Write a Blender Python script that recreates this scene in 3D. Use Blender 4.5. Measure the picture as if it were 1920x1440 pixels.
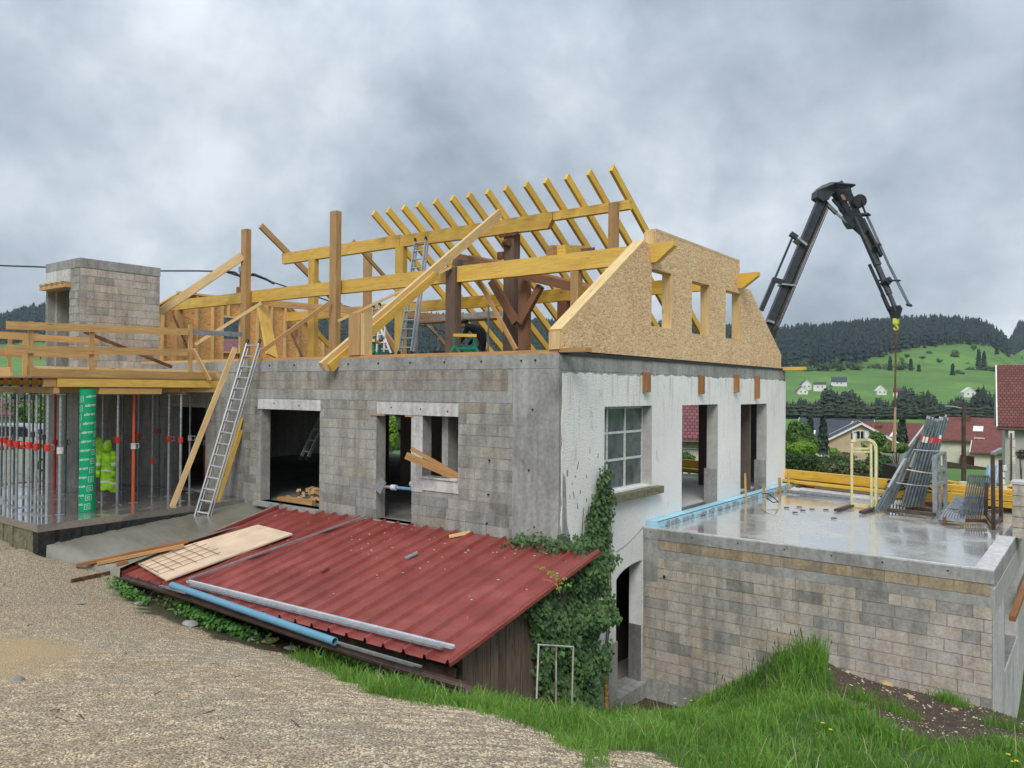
import bpy, bmesh, math, random
import numpy as np
from mathutils import Vector, Matrix, noise
from mathutils.geometry import tessellate_polygon
random.seed(7); RNG = np.random.default_rng(7)
for o in list(bpy.data.objects): bpy.data.objects.remove(o)
SC = bpy.context.scene; COL = SC.collection
# ------------------------------------------------------------------ camera
# X runs along the grey block facade, Y along the white gable wall, Z up; eye height 1.7 above the gravel
F = 1470.0
R_ = np.array([[0.797, -0.002, 0.604], [0.604, -0.010, -0.797], [0.008, 1.0, -0.007]])
vA = np.array([-1940.0, 5.0, -F]); vB = np.array([1115.0, -18.0, -F])
ax = -vA/np.linalg.norm(vA); ay = vB/np.linalg.norm(vB); a_ = ax@ay
ax2 = ax-a_/2*ay; ay2 = ay-a_/2*ax; ax2 /= np.linalg.norm(ax2); ay2 = ay2-(ay2@ax2)*ax2; ay2 /= np.linalg.norm(ay2)
R_ = np.stack([ax2, ay2, np.cross(ax2, ay2)])
CAM = np.array([7.33, -11.008, 1.7])
cam_d = bpy.data.cameras.new('camera'); cam = bpy.data.objects.new('camera', cam_d); COL.objects.link(cam)
cam_d.sensor_width = 36; cam_d.lens = 36*F/1920; cam_d.clip_end = 6000; cam_d.clip_start = .05
M4 = Matrix([[*R_[0], CAM[0]], [*R_[1], CAM[1]], [*R_[2], CAM[2]], [0, 0, 0, 1]]); cam.matrix_world = M4
SC.camera = cam
def ray(px, py): return R_@np.array([(px-960)/F, -(py-720)/F, -1.0])
def onX(px, py, v): r = ray(px, py); return CAM+r*(v-CAM[0])/r[0]
def onY(px, py, v): r = ray(px, py); return CAM+r*(v-CAM[1])/r[1]
def onZ(px, py, v): r = ray(px, py); return CAM+r*(v-CAM[2])/r[2]
def at(px, py, d): return CAM+ray(px, py)*d
def pixel(p):
    c = (np.asarray(p)-CAM)@R_; return 960+F*c[..., 0]/-c[..., 2], 720-F*c[..., 1]/-c[..., 2], -c[..., 2]
# ------------------------------------------------------------------ node helpers
def nd(nt, kind, ins=None, **props):
    n = nt.nodes.new(kind)
    for k, v in props.items(): setattr(n, k, v)
    for k, v in (ins or {}).items():
        s = n.inputs[k]
        if isinstance(v, bpy.types.NodeSocket): nt.links.new(v, s)
        else: s.default_value = v
    return n
def ramp(nt, fac, stops, interp='LINEAR'):
    n = nt.nodes.new('ShaderNodeValToRGB'); nt.links.new(fac, n.inputs[0]); e = n.color_ramp.elements; n.color_ramp.interpolation = interp
    while len(e) < len(stops): e.new(.5)
    for i, (p, c) in enumerate(stops):
        e[i].position = p; e[i].color = (*c, 1) if isinstance(c, (tuple, list)) else (c, c, c, 1)
    return n.outputs[0]
def mixc(nt, f, a, b, t='MIX'):
    n = nd(nt, 'ShaderNodeMix', data_type='RGBA', blend_type=t)
    for i, v in ((0, f), (6, a), (7, b)):
        if isinstance(v, bpy.types.NodeSocket): nt.links.new(v, n.inputs[i])
        else: n.inputs[i].default_value = (*v, 1) if isinstance(v, (tuple, list)) else v
    return n.outputs[2]
def math_(nt, op, a, b=0.5, c=None):
    n = nd(nt, 'ShaderNodeMath', operation=op)
    for i, v in enumerate((a, b, c)):
        if v is None: continue
        if isinstance(v, bpy.types.NodeSocket): nt.links.new(v, n.inputs[i])
        else: n.inputs[i].default_value = v
    return n.outputs[0]
# ------------------------------------------------------------------ world, sun, exposure
W = bpy.data.worlds.new('World'); SC.world = W; W.use_nodes = True; nt = W.node_tree; nt.nodes.clear()
SUN_EL, SUN_AZ = math.radians(52), math.radians(205)
sky = nd(nt, 'ShaderNodeTexSky', sky_type='NISHITA', sun_disc=False, sun_elevation=SUN_EL, sun_rotation=SUN_AZ)
tc = nd(nt, 'ShaderNodeTexCoord'); sep = nd(nt, 'ShaderNodeSeparateXYZ', {0: tc.outputs['Generated']})
zz = math_(nt, 'ADD', math_(nt, 'MAXIMUM', sep.outputs[2], 0.0), .80)
flat = nd(nt, 'ShaderNodeCombineXYZ', {0: math_(nt, 'DIVIDE', sep.outputs[0], zz), 1: math_(nt, 'DIVIDE', sep.outputs[1], zz), 2: 2.3})
n1 = nd(nt, 'ShaderNodeTexNoise', {'Vector': flat.outputs[0], 'Scale': 2.7, 'Detail': 9.0, 'Roughness': .52, 'Distortion': .12})
n2 = nd(nt, 'ShaderNodeTexNoise', {'Vector': flat.outputs[0], 'Scale': 7.5, 'Detail': 8.0, 'Roughness': .56, 'Distortion': .1})
cl = math_(nt, 'ADD', math_(nt, 'MULTIPLY', n1.outputs[0], .68), math_(nt, 'MULTIPLY', n2.outputs[0], .32))
clc = ramp(nt, cl, [(.36, (.20, .238, .28)), (.45, (.29, .337, .39)), (.53, (.39, .443, .50)), (.63, (.56, .61, .66))])
# overcast: a little brighter high up
up = math_(nt, 'MULTIPLY_ADD', math_(nt, 'MAXIMUM', math_(nt, 'SUBTRACT', sep.outputs[2], .35), 0.0), 1.6, 1.0)
clb = nd(nt, 'ShaderNodeVectorMath', {0: clc, 1: nd(nt, 'ShaderNodeCombineXYZ', {0: up, 1: up, 2: up}).outputs[0]}, operation='MULTIPLY')
cl10 = nd(nt, 'ShaderNodeVectorMath', {0: clb.outputs[0]}, operation='SCALE'); cl10.inputs['Scale'].default_value = 10.0
skc = mixc(nt, .96, sky.outputs[0], cl10.outputs[0])
bg = nd(nt, 'ShaderNodeBackground', {'Color': skc, 'Strength': .1})
nt.links.new(bg.outputs[0], nd(nt, 'ShaderNodeOutputWorld').inputs[0])
sd = bpy.data.lights.new('sun', 'SUN'); sd.energy = 1.5; sd.angle = math.radians(26); sd.color = (1, .96, .90)
sun = bpy.data.objects.new('sun', sd); COL.objects.link(sun)
sdir = Vector((.38, -.62, .72)).normalized(); sun.rotation_euler = sdir.to_track_quat('Z', 'Y').to_euler()
VS = SC.view_settings; VS.view_transform = 'Standard'; VS.look = 'None'; VS.exposure = 0.55; VS.gamma = 1; VS.use_curve_mapping = False
SC.cycles.max_bounces = 6; SC.cycles.transparent_max_bounces = 6; SC.cycles.use_denoising = True
# ------------------------------------------------------------------ mesh builder
class MB:
    def __init__(s): s.v = []; s.f = []; s.uv = []; s.mi = []; s.m = 0
    def face(s, pts, uvs=None):
        i = len(s.v); s.v += [tuple(map(float, p)) for p in pts]; s.f.append(tuple(range(i, i+len(pts)))); s.mi.append(s.m)
        s.uv += uvs if uvs else [(p[0]+p[1], p[2]) for p in pts]
        return s
    def box(s, a, b):
        x0, y0, z0 = a; x1, y1, z1 = b
        c = Vector(((x0+x1)/2, (y0+y1)/2, (z0+z1)/2)); d = (abs(x1-x0), abs(y1-y0), abs(z1-z0)); k = max(range(3), key=lambda i: d[i])
        e = [Vector((1, 0, 0)), Vector((0, 1, 0)), Vector((0, 0, 1))]
        l = e[k]; o = [i for i in range(3) if i != k]
        s._b(c-l*d[k]/2, c+l*d[k]/2, e[o[0]]*d[o[0]]/2, e[o[1]]*d[o[1]]/2); return s
    def _b(s, p, q, a, b, cp=0, cq=0):
        L = (q-p).length; w = a.length*2; h = b.length*2; o = random.random()*50; t = (q-p).normalized() if L else Vector((0, 0, 1))
        P = [p+a+b+t*cp, p-a+b+t*cp, p-a-b, p+a-b]; Q = [q+a+b-t*cq, q-a+b-t*cq, q-a-b, q+a-b]; y = 0
        flip = (P[0]-P[1]).cross(P[1]-P[2]).dot(q-p) < 0
        for i in range(4):
            j = (i+1) % 4; wd = (w if i % 2 == 0 else h)
            pts = [P[i], P[j], Q[j], Q[i]]; uv = [(o, o+y), (o, o+y+wd), (o+L, o+y+wd), (o+L, o+y)]
            if flip: pts.reverse(); uv.reverse()
            s.face(pts, uv); y += wd
        e1 = [(o+90+x*.3, o+yy*.3) for x, yy in ((0, 0), (w, 0), (w, h), (0, h))]
        A = P[::-1]; B = Q[:]
        if flip: A.reverse(); B.reverse()
        s.face(A, e1); s.face(B, e1)
    def beam(s, p, q, w, h, up=(0, 0, 1), cp=0, cq=0):
        p = Vector(p); q = Vector(q); d = (q-p).normalized(); u = Vector(up)
        if abs(d.dot(u)) > .98: u = Vector((0, 1, 0)) if abs(d.z) > .9 else Vector((0, 0, 1))
        side = d.cross(u).normalized(); u2 = side.cross(d).normalized()
        s._b(p, q, side*w/2, u2*h/2, cp, cq); return s
    def tube(s, p, q, r, n=10, r2=None, caps=True):
        p = Vector(p); q = Vector(q); d = (q-p).normalized(); u = Vector((0, 0, 1)) if abs(d.z) < .9 else Vector((1, 0, 0))
        a = d.cross(u).normalized(); b = d.cross(a).normalized(); r2 = r if r2 is None else r2
        A = [p+(a*math.cos(t)+b*math.sin(t))*r for t in [2*math.pi*i/n for i in range(n)]]
        B = [q+(a*math.cos(t)+b*math.sin(t))*r2 for t in [2*math.pi*i/n for i in range(n)]]
        i0 = len(s.v); s.v += [tuple(x) for x in A+B]; L = (q-p).length
        for i in range(n):
            j = (i+1) % n; s.f.append((i0+i, i0+n+i, i0+n+j, i0+j)); s.mi.append(s.m)
            s.uv += [(0, i/n*r*6), (L, i/n*r*6), (L, (i+1)/n*r*6), (0, (i+1)/n*r*6)]
        if caps:
            s.f.append(tuple(i0+i for i in range(n))); s.mi.append(s.m); s.uv += [(0, 0)]*n
            s.f.append(tuple(i0+n+i for i in reversed(range(n)))); s.mi.append(s.m); s.uv += [(0, 0)]*n
        return s
    def path(s, pts, r, n=6):
        for a, b in zip(pts[:-1], pts[1:]): s.tube(a, b, r, n)
        return s
    def prism(s, loops, fn, w0, w1):
        # loops of (u,v): outline then holes; fn(u,v,w) gives the point
        L3 = [[Vector((u, v, 0)) for u, v in lp] for lp in loops]; flatl = [p for lp in loops for p in lp]
        tris = tessellate_polygon(L3)
        for w, rev in ((w0, False), (w1, True)):
            for t in tris:
                A = [flatl[i] for i in t]
                ar = (A[1][0]-A[0][0])*(A[2][1]-A[0][1])-(A[2][0]-A[0][0])*(A[1][1]-A[0][1])
                if abs(ar) < 1e-9: continue
                if (ar < 0) != rev: A = A[::-1]
                s.face([fn(u, v, w) for u, v in A], [(u, v) for u, v in A])
        for lp in loops:
            n = len(lp)
            for i in range(n):
                a, b = lp[i], lp[(i+1) % n]
                s.face([fn(*a, w0), fn(*b, w0), fn(*b, w1), fn(*a, w1)], [(a[0]+a[1], w0), (b[0]+b[1], w0), (b[0]+b[1], w1), (a[0]+a[1], w1)])
        return s
    def build(s, name, mats, parent=None, smooth=False, merge=False, fixn=False):
        me = bpy.data.meshes.new(name); me.from_pydata(s.v, [], s.f)
        ul = me.uv_layers.new(name='UVMap'); ul.data.foreach_set('uv', np.array(s.uv, dtype=np.float32).ravel())
        for m in (mats if isinstance(mats, (list, tuple)) else [mats]): me.materials.append(m)
        if s.m or any(s.mi): me.polygons.foreach_set('material_index', s.mi)
        if fixn or merge:
            bm = bmesh.new(); bm.from_mesh(me)
            if merge: bmesh.ops.remove_doubles(bm, verts=bm.verts, dist=1e-4)
            bmesh.ops.recalc_face_normals(bm, faces=bm.faces); bm.to_mesh(me); bm.free()
        if smooth: me.polygons.foreach_set('use_smooth', [True]*len(me.polygons))
        return link(name, me, parent)
def wloc(o):
    v = Vector((0, 0, 0))
    while o: v = v+o.location; o = o.parent
    return v
def link(name, me, parent=None, loc=None):
    o = bpy.data.objects.new(name, me); COL.objects.link(o)
    if parent: o.parent = parent; o.location = (Vector(loc) if loc is not None else Vector((0, 0, 0)))-wloc(parent)
    elif loc is not None: o.location = loc
    return o
def thing(name, label, cat, loc=(0, 0, 0), group=None):
    o = bpy.data.objects.new(name, None); COL.objects.link(o); o.location = loc; o.empty_display_size = .2
    return tag(o, label, cat, group)
def tag(o, label=None, cat=None, group=None, kind=None):
    for k, v in (('label', label), ('category', cat), ('group', group), ('kind', kind)):
        if v: o[k] = v
    return o
def copy_tree(o, parent=None):
    c = o.copy(); COL.objects.link(c)
    if parent: c.parent = parent
    for ch in list(o.children): copy_tree(ch, c)
    return c
def meshnp(name, v, f, mats, uv=None, attrs=None, smooth=False, mi=None):
    me = bpy.data.meshes.new(name); v = np.asarray(v, np.float32); f = np.asarray(f, np.int32); k = f.shape[1]
    me.vertices.add(len(v)); me.vertices.foreach_set('co', v.ravel()); me.loops.add(f.size); me.loops.foreach_set('vertex_index', f.ravel())
    me.polygons.add(len(f)); me.polygons.foreach_set('loop_start', np.arange(0, f.size, k, dtype=np.int32))
    for m in (mats if isinstance(mats, (list, tuple)) else [mats]): me.materials.append(m)
    if mi is not None: me.polygons.foreach_set('material_index', np.asarray(mi, np.int32))
    for an, av in (attrs or {}).items():
        at_ = me.attributes.new(an, 'FLOAT', 'POINT'); at_.data.foreach_set('value', np.asarray(av, np.float32))
    if smooth: me.polygons.foreach_set('use_smooth', np.ones(len(f), bool))
    me.update(calc_edges=True); return me
# ------------------------------------------------------------------ materials
MATS = {}
def material(name, fn, **kw):
    m = bpy.data.materials.new(name); m.use_nodes = True; nt = m.node_tree; nt.nodes.clear()
    out = nd(nt, 'ShaderNodeOutputMaterial'); b = nd(nt, 'ShaderNodeBsdfPrincipled'); nt.links.new(b.outputs[0], out.inputs[0])
    b.inputs['Roughness'].default_value = .8; b.inputs['Specular IOR Level'].default_value = .35
    fn(nt, b, **kw); MATS[name] = m; return m
def setc(nt, b, c):
    if isinstance(c, bpy.types.NodeSocket): nt.links.new(c, b.inputs['Base Color'])
    else: b.inputs['Base Color'].default_value = (*c, 1)
def pos(nt, scale=(1, 1, 1), rot=(0, 0, 0)):
    g = nd(nt, 'ShaderNodeNewGeometry'); return nd(nt, 'ShaderNodeMapping', {0: g.outputs['Position'], 'Scale': scale, 'Rotation': rot}).outputs[0]
def uvm(nt, scale=(1, 1, 1), rot=(0, 0, 0)):
    g = nd(nt, 'ShaderNodeUVMap'); return nd(nt, 'ShaderNodeMapping', {0: g.outputs[0], 'Scale': scale, 'Rotation': rot}).outputs[0]
def noi(nt, vec, scale, detail=4.0, rough=.55, dist=0.0):
    return nd(nt, 'ShaderNodeTexNoise', {'Vector': vec, 'Scale': scale, 'Detail': detail, 'Roughness': rough, 'Distortion': dist}).outputs[0]
def bump(nt, b, h, dist=.01, strength=1.0):
    n = nd(nt, 'ShaderNodeBump', {'Height': h, 'Distance': dist, 'Strength': strength}); nt.links.new(n.outputs[0], b.inputs['Normal'])
def S(c): return tuple(c)
def m_plain(nt, b, c=(.5, .5, .5), rough=.5, metal=0, var=.12, scale=6, bmp=.002):
    p = pos(nt); n = noi(nt, p, scale, 5.0)
    lo = tuple(x*(1-var) for x in c); hi = tuple(min(1, x*(1+var)) for x in c)
    setc(nt, b, ramp(nt, n, [(.3, lo), (.7, hi)])); b.inputs['Roughness'].default_value = rough; b.inputs['Metallic'].default_value = metal
    if bmp: bump(nt, b, noi(nt, p, 60, 3.0), bmp)
def m_concrete(nt, b, c=(.36, .36, .34), dark=.6, rough=.85, wet=0):
    p = pos(nt); big = noi(nt, p, .9, 6.0, .6, .6); fine = noi(nt, p, 14, 5.0); drip = noi(nt, pos(nt, (5, 5, .5)), 1.5, 4.0, .6)
    base = ramp(nt, big, [(.3, tuple(x*dark for x in c)), (.5, c), (.72, tuple(min(1, x*1.25) for x in c))])
    base = mixc(nt, .35, base, ramp(nt, fine, [(.3, .3), (.7, .75)]), 'OVERLAY')
    base = mixc(nt, .4, base, ramp(nt, drip, [(.38, .32), (.55, .56), (.7, .66)]), 'OVERLAY')
    setc(nt, b, base); b.inputs['Roughness'].default_value = rough
    bump(nt, b, math_(nt, 'ADD', fine, math_(nt, 'MULTIPLY', noi(nt, p, 70, 2.0), .5)), .006)
def m_block(nt, b, cols=None, smear=.3, sm=(.36, .36, .34)):
    oi = nd(nt, 'ShaderNodeObjectInfo').outputs['Random']; p = pos(nt)
    c = ramp(nt, oi, cols)
    big = noi(nt, p, 1.6, 6.0, .62, .8); fine = noi(nt, p, 22, 4.0, .7)
    c = mixc(nt, ramp(nt, big, [(.47, 0.0), (.60, 1.0)]), c, sm) if smear <= 0 else mixc(nt, math_(nt, 'MULTIPLY', ramp(nt, big, [(.44, 0.0), (.60, 1.0)]), smear), c, sm)
    c = mixc(nt, .55, c, ramp(nt, fine, [(.3, .32), (.7, .68)]), 'OVERLAY')
    med = noi(nt, p, 5.0, 3.0); c = mixc(nt, .45, c, ramp(nt, med, [(.3, .36), (.7, .62)]), 'OVERLAY')
    drip = noi(nt, pos(nt, (3, 3, .45)), 1.3, 5.0, .65); c = mixc(nt, .6, c, ramp(nt, drip, [(.36, .27), (.5, .5), (.68, .66)]), 'OVERLAY')
    setc(nt, b, c); b.inputs['Roughness'].default_value = .92
    bump(nt, b, math_(nt, 'ADD', fine, math_(nt, 'MULTIPLY', noi(nt, p, 120, 2.0), .6)), .006)
def m_plaster(nt, b):
    p = pos(nt); big = noi(nt, p, .7, 5.0); fine = noi(nt, p, 42, 3.0, .6); st = noi(nt, pos(nt, (7, 7, .55)), 1.6, 5.0, .65)
    sz = nd(nt, 'ShaderNodeSeparateXYZ', {0: p}).outputs[2]
    c = ramp(nt, big, [(.3, (.80, .79, .76)), (.7, (.88, .87, .83))])
    hi = nd(nt, 'ShaderNodeMapRange', {0: sz, 1: .3, 2: 2.1, 3: 0.0, 4: 1.0}).outputs[0]
    c = mixc(nt, math_(nt, 'MULTIPLY', math_(nt, 'MULTIPLY', ramp(nt, st, [(.52, 0.0), (.68, 1.0)]), hi), .55), c, (.25, .25, .235))
    low = nd(nt, 'ShaderNodeMapRange', {0: math_(nt, 'ADD', sz, math_(nt, 'MULTIPLY', big, 1.6)), 1: -3.2, 2: -1.9, 3: .8, 4: 0.0}).outputs[0]
    c = mixc(nt, low, c, (.30, .30, .29))
    c = mixc(nt, ramp(nt, noi(nt, pos(nt, (3, 3, 1.2)), 1.1, 6.0, .7), [(.60, 0.0), (.7, .55)]), c, (.36, .355, .33))
    c = mixc(nt, ramp(nt, fine, [(.30, .6), (.40, 0.0)]), c, (.30, .295, .28))
    setc(nt, b, c); b.inputs['Roughness'].default_value = .95; bump(nt, b, fine, .022)
def m_wood(nt, b, c=(.62, .40, .11), c2=None, knots=True, rough=.55, grain=.25, lam=0):
    c2 = c2 or tuple(x*.72 for x in c); u = uvm(nt, (1.2, 26, 1)); g = noi(nt, u, 2.0, 5.0, .6, .6); g2 = noi(nt, uvm(nt, (.5, 5, 1)), 1.6, 3.0, .5, 1.0)
    oi = nd(nt, 'ShaderNodeObjectInfo').outputs['Random']
    col = ramp(nt, g, [(.32, c2), (.62, c)])
    col = mixc(nt, .5, col, ramp(nt, g2, [(.3, .36), (.7, .64)]), 'OVERLAY')
    hs = nd(nt, 'ShaderNodeHueSaturation', {'Color': col, 'Value': nd(nt, 'ShaderNodeMapRange', {0: oi, 3: .86, 4: 1.12}).outputs[0]}); col = hs.outputs[0]
    if knots:
        vo = nd(nt, 'ShaderNodeTexVoronoi', {'Vector': uvm(nt, (1.5, 7.0, 1)), 'Scale': 1.0, 'Randomness': 1.0})
        k = ramp(nt, vo.outputs['Distance'], [(.035, 1.0), (.12, 0.0)])
        col = mixc(nt, math_(nt, 'MULTIPLY', k, .8), col, tuple(x*.28 for x in c))
    st = noi(nt, pos(nt), 1.7, 4.0, .6); col = mixc(nt, math_(nt, 'MULTIPLY', ramp(nt, st, [(.52, 0.0), (.7, 1.0)]), .35), col, tuple(x*.55 for x in c))
    setc(nt, b, col); b.inputs['Roughness'].default_value = rough; bump(nt, b, g, .002)
def m_osb(nt, b, base=(.66, .44, .235)):
    cols = None
    for i, r in enumerate((.35, 1.3, 2.4, 3.0)):
        p = uvm(nt, (10+i, 40, 1), (0, 0, r)); p = nd(nt, 'ShaderNodeVectorMath', {0: p, 1: nd(nt, 'ShaderNodeVectorMath', {0: nd(nt, 'ShaderNodeTexNoise', {'Vector': uvm(nt), 'Scale': 5.0}).outputs[1]}, operation='SCALE').outputs[0]}, operation='ADD').outputs[0]
        v = nd(nt, 'ShaderNodeTexVoronoi', {'Vector': p, 'Scale': 1.0}); s = nd(nt, 'ShaderNodeSeparateColor', {0: v.outputs['Color']}).outputs[0]
        cc = ramp(nt, s, [(0, tuple(x*.50 for x in base)), (.10, tuple(x*.80 for x in base)), (.35, base), (.8, (base[0]*1.22, base[1]*1.25, base[2]*1.35)), (1, (min(1, base[0]*1.4), base[1]*1.5, base[2]*1.8))])
        cols = cc if cols is None else mixc(nt, math_(nt, 'GREATER_THAN', noi(nt, uvm(nt, (1, 1, 1), (0, 0, i)), 9+4*i, 2.0), .5), cols, cc)
    big = noi(nt, pos(nt), .9, 4.0); cols = mixc(nt, .4, cols, ramp(nt, big, [(.3, .38), (.7, .58)]), 'OVERLAY')
    setc(nt, b, cols); b.inputs['Roughness'].default_value = .75
def m_redroof(nt, b):
    p = pos(nt); n = noi(nt, p, 1.2, 6.0, .6, .4); f = noi(nt, p, 25, 4.0)
    c = ramp(nt, n, [(.3, (.19, .036, .029)), (.55, (.275, .058, .046)), (.75, (.345, .09, .074))]); c = mixc(nt, .3, c, ramp(nt, f, [(.3, .36), (.7, .6)]), 'OVERLAY')
    c = mixc(nt, math_(nt, 'MULTIPLY', ramp(nt, noi(nt, pos(nt, (6, .8, 1)), 2.0, 5.0, .7), [(.52, 0.0), (.70, 1.0)]), .6), c, (.17, .055, .045))
    setc(nt, b, c); nt.links.new(ramp(nt, n, [(.35, .30), (.65, .5)]), b.inputs['Roughness']); b.inputs['Specular IOR Level'].default_value = .5
def m_wetslab(nt, b, c=(.34, .335, .32), lo=.03, hi=.32, thr=(.40, .60)):
    p = pos(nt); n = noi(nt, p, .55, 5.0, .6, .3); f = noi(nt, p, 7, 5.0); br = noi(nt, pos(nt, (1.2, 16, 1), (0, 0, .35)), 1.0, 4.0)
    col = ramp(nt, n, [(.35, tuple(x*.72 for x in c)), (.65, c)]); col = mixc(nt, .4, col, ramp(nt, f, [(.3, .38), (.7, .6)]), 'OVERLAY'); col = mixc(nt, .35, col, ramp(nt, br, [(.3, .4), (.7, .62)]), 'OVERLAY')
    setc(nt, b, col); nt.links.new(ramp(nt, n, [(thr[0], lo), (thr[1], hi)]), b.inputs['Roughness']); b.inputs['Specular IOR Level'].default_value = .9; b.inputs['Coat Weight'].default_value = 1.0; b.inputs['Coat IOR'].default_value = 1.45; nt.links.new(ramp(nt, n, [(thr[0], lo*.6), (thr[1]+.05, hi)]), b.inputs['Coat Roughness'])
    bump(nt, b, math_(nt, 'ADD', math_(nt, 'MULTIPLY', f, .3), br), .0010, .5)
def m_tile(nt, b, c=(.22, .075, .06)):
    oi = nd(nt, 'ShaderNodeObjectInfo').outputs['Random']; v = nd(nt, 'ShaderNodeTexBrick', {'Vector': uvm(nt), 'Scale': 1.0, 'Color1': (*c, 1), 'Color2': (*[x*.72 for x in c], 1), 'Mortar': (*[x*.3 for x in c], 1), 'Mortar Size': .02, 'Mortar Smooth': .3, 'Brick Width': .20, 'Row Height': .23, 'Bias': 0.0})
    n = noi(nt, pos(nt), .8, 4.0); setc(nt, b, mixc(nt, .5, v.outputs[0], ramp(nt, n, [(.3, .35), (.7, .62)]), 'OVERLAY')); b.inputs['Roughness'].default_value = .7; bump(nt, b, v.outputs['Fac'], -.02)
def m_leaf(nt, b, c=(.06, .14, .03), c2=(.12, .24, .05), spec=.3, trans=.25, sc=.6):
    oi = nd(nt, 'ShaderNodeObjectInfo').outputs['Random']; n = noi(nt, pos(nt), sc, 4.0, .65); a = nd(nt, 'ShaderNodeAttribute', attribute_name='tint').outputs['Fac']
    f = math_(nt, 'ADD', math_(nt, 'MULTIPLY', n, .6), math_(nt, 'MULTIPLY', a, .4)); setc(nt, b, ramp(nt, f, [(.25, c), (.7, c2)])); b.inputs['Roughness'].default_value = .55; b.inputs['Specular IOR Level'].default_value = spec
    if trans:
        b.inputs['Subsurface Weight'].default_value = 0
        out = [x for x in nt.nodes if x.type == 'OUTPUT_MATERIAL'][0]; tr = nd(nt, 'ShaderNodeBsdfTranslucent', {'Color': (*[min(1, x*1.3) for x in c2], 1)}); mx = nd(nt, 'ShaderNodeMixShader', {0: trans, 1: b.outputs[0], 2: tr.outputs[0]}); nt.links.new(mx.outputs[0], out.inputs[0])
def m_ground(nt, b):
    p = pos(nt); A = lambda n: nd(nt, 'ShaderNodeAttribute', attribute_name=n).outputs['Fac']
    big = noi(nt, p, .35, 5.0, .6, .5); sto = nd(nt, 'ShaderNodeTexVoronoi', {'Vector': p, 'Scale': 55.0}); s2 = nd(nt, 'ShaderNodeTexVoronoi', {'Vector': p, 'Scale': 21.0}); fine = noi(nt, p, 60, 3.0)
    sv = nd(nt, 'ShaderNodeSeparateColor', {0: sto.outputs['Color']}).outputs[0]
    gr = ramp(nt, sv, [(0, (.31, .235, .155)), (.35, (.45, .35, .24)), (.7, (.54, .435, .31)), (1, (.68, .575, .44))])
    gr = mixc(nt, ramp(nt, sto.outputs['Distance'], [(.35, 0.0), (.7, .75)]), gr, (.09, .07, .05)); gr = mixc(nt, .5, gr, ramp(nt, big, [(.35, (.52, .47, .40)), (.6, (.50, .50, .50))]), 'OVERLAY')
    sand = mixc(nt, .5, (.50, .35, .18), ramp(nt, fine, [(.3, .36), (.7, .62)]), 'OVERLAY'); gr = mixc(nt, A('sand'), gr, sand)
    soil = ramp(nt, noi(nt, p, 9, 6.0, .7), [(.3, (.035, .022, .014)), (.55, (.085, .055, .036)), (.75, (.16, .11, .075))])
    gra = ramp(nt, noi(nt, p, 4, 5.0), [(.3, (.035, .06, .012)), (.7, (.07, .13, .025))])
    fld = ramp(nt, noi(nt, p, .02, 6.0, .6), [(.3, (.065, .145, .028)), (.55, (.105, .215, .040)), (.72, (.15, .28, .055))])
    ff = noi(nt, pos(nt, (.15, .15, .15)), 1.0, 5.0, .7); fld = mixc(nt, .3, fld, ramp(nt, ff, [(.3, .3), (.7, .66)]), 'OVERLAY')
    asp = ramp(nt, noi(nt, p, 3, 5.0), [(.3, (.14, .135, .125)), (.7, (.24, .23, .21))])
    c = mixc(nt, A('grass'), gr, gra); c = mixc(nt, A('soil'), c, soil); c = mixc(nt, A('field'), c, fld); c = mixc(nt, A('yard'), c, asp)
    setc(nt, b, c); b.inputs['Roughness'].default_value = .85
    bump(nt, b, math_(nt, 'ADD', math_(nt, 'MULTIPLY', sto.outputs['Distance'], -1.0), math_(nt, 'MULTIPLY', s2.outputs['Distance'], -.6)), .012)
def m_glass(nt, b):
    n = noi(nt, pos(nt), 3, 4.0, .6, .5); setc(nt, b, ramp(nt, n, [(.35, (.05, .065, .075)), (.7, (.13, .155, .165))])); b.inputs['Roughness'].default_value = .12; b.inputs['Specular IOR Level'].default_value = .8
mk = material
mk('concrete', m_concrete, c=(.30, .30, .285)); mk('concrete_light', m_concrete, c=(.52, .51, .50), dark=.8); mk('concrete_dark', m_concrete, c=(.19, .19, .175)); mk('mortar', m_concrete, c=(.31, .305, .285), dark=.75)
mk('block_grey', m_block, cols=[(0, (.20, .195, .175)), (.3, (.28, .27, .245)), (.75, (.36, .345, .31)), (.88, (.33, .30, .24)), (1, (.27, .235, .18))], smear=.5)
mk('block_tan', m_block, cols=[(0, (.235, .225, .205)), (.14, (.31, .29, .26)), (.22, (.40, .35, .29)), (.5, (.47, .415, .35)), (.8, (.43, .365, .29)), (1, (.50, .45, .39))], smear=.55, sm=(.43, .41, .38))
mk('block_band', m_block, cols=[(0, (.40, .31, .20)), (.5, (.36, .275, .175)), (1, (.31, .25, .17))], smear=.25)
mk('block_row', m_block, cols=[(0, (.29, .25, .19)), (.5, (.24, .225, .195)), (1, (.33, .28, .21))], smear=.5)
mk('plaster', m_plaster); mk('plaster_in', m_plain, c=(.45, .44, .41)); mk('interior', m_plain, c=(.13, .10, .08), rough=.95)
mk('yellow_wood', m_wood, c=(.72, .47, .105), c2=(.57, .33, .06)); mk('amber_wood', m_wood, c=(.76, .49, .075), c2=(.62, .36, .045)); mk('pale_wood', m_wood, c=(.76, .53, .25)); mk('brown_wood', m_wood, c=(.47, .28, .115)); mk('old_wood', m_wood, c=(.17, .115, .08), c2=(.085, .055, .04), rough=.8); mk('red_old_wood', m_wood, c=(.26, .125, .065), rough=.7)
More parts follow.
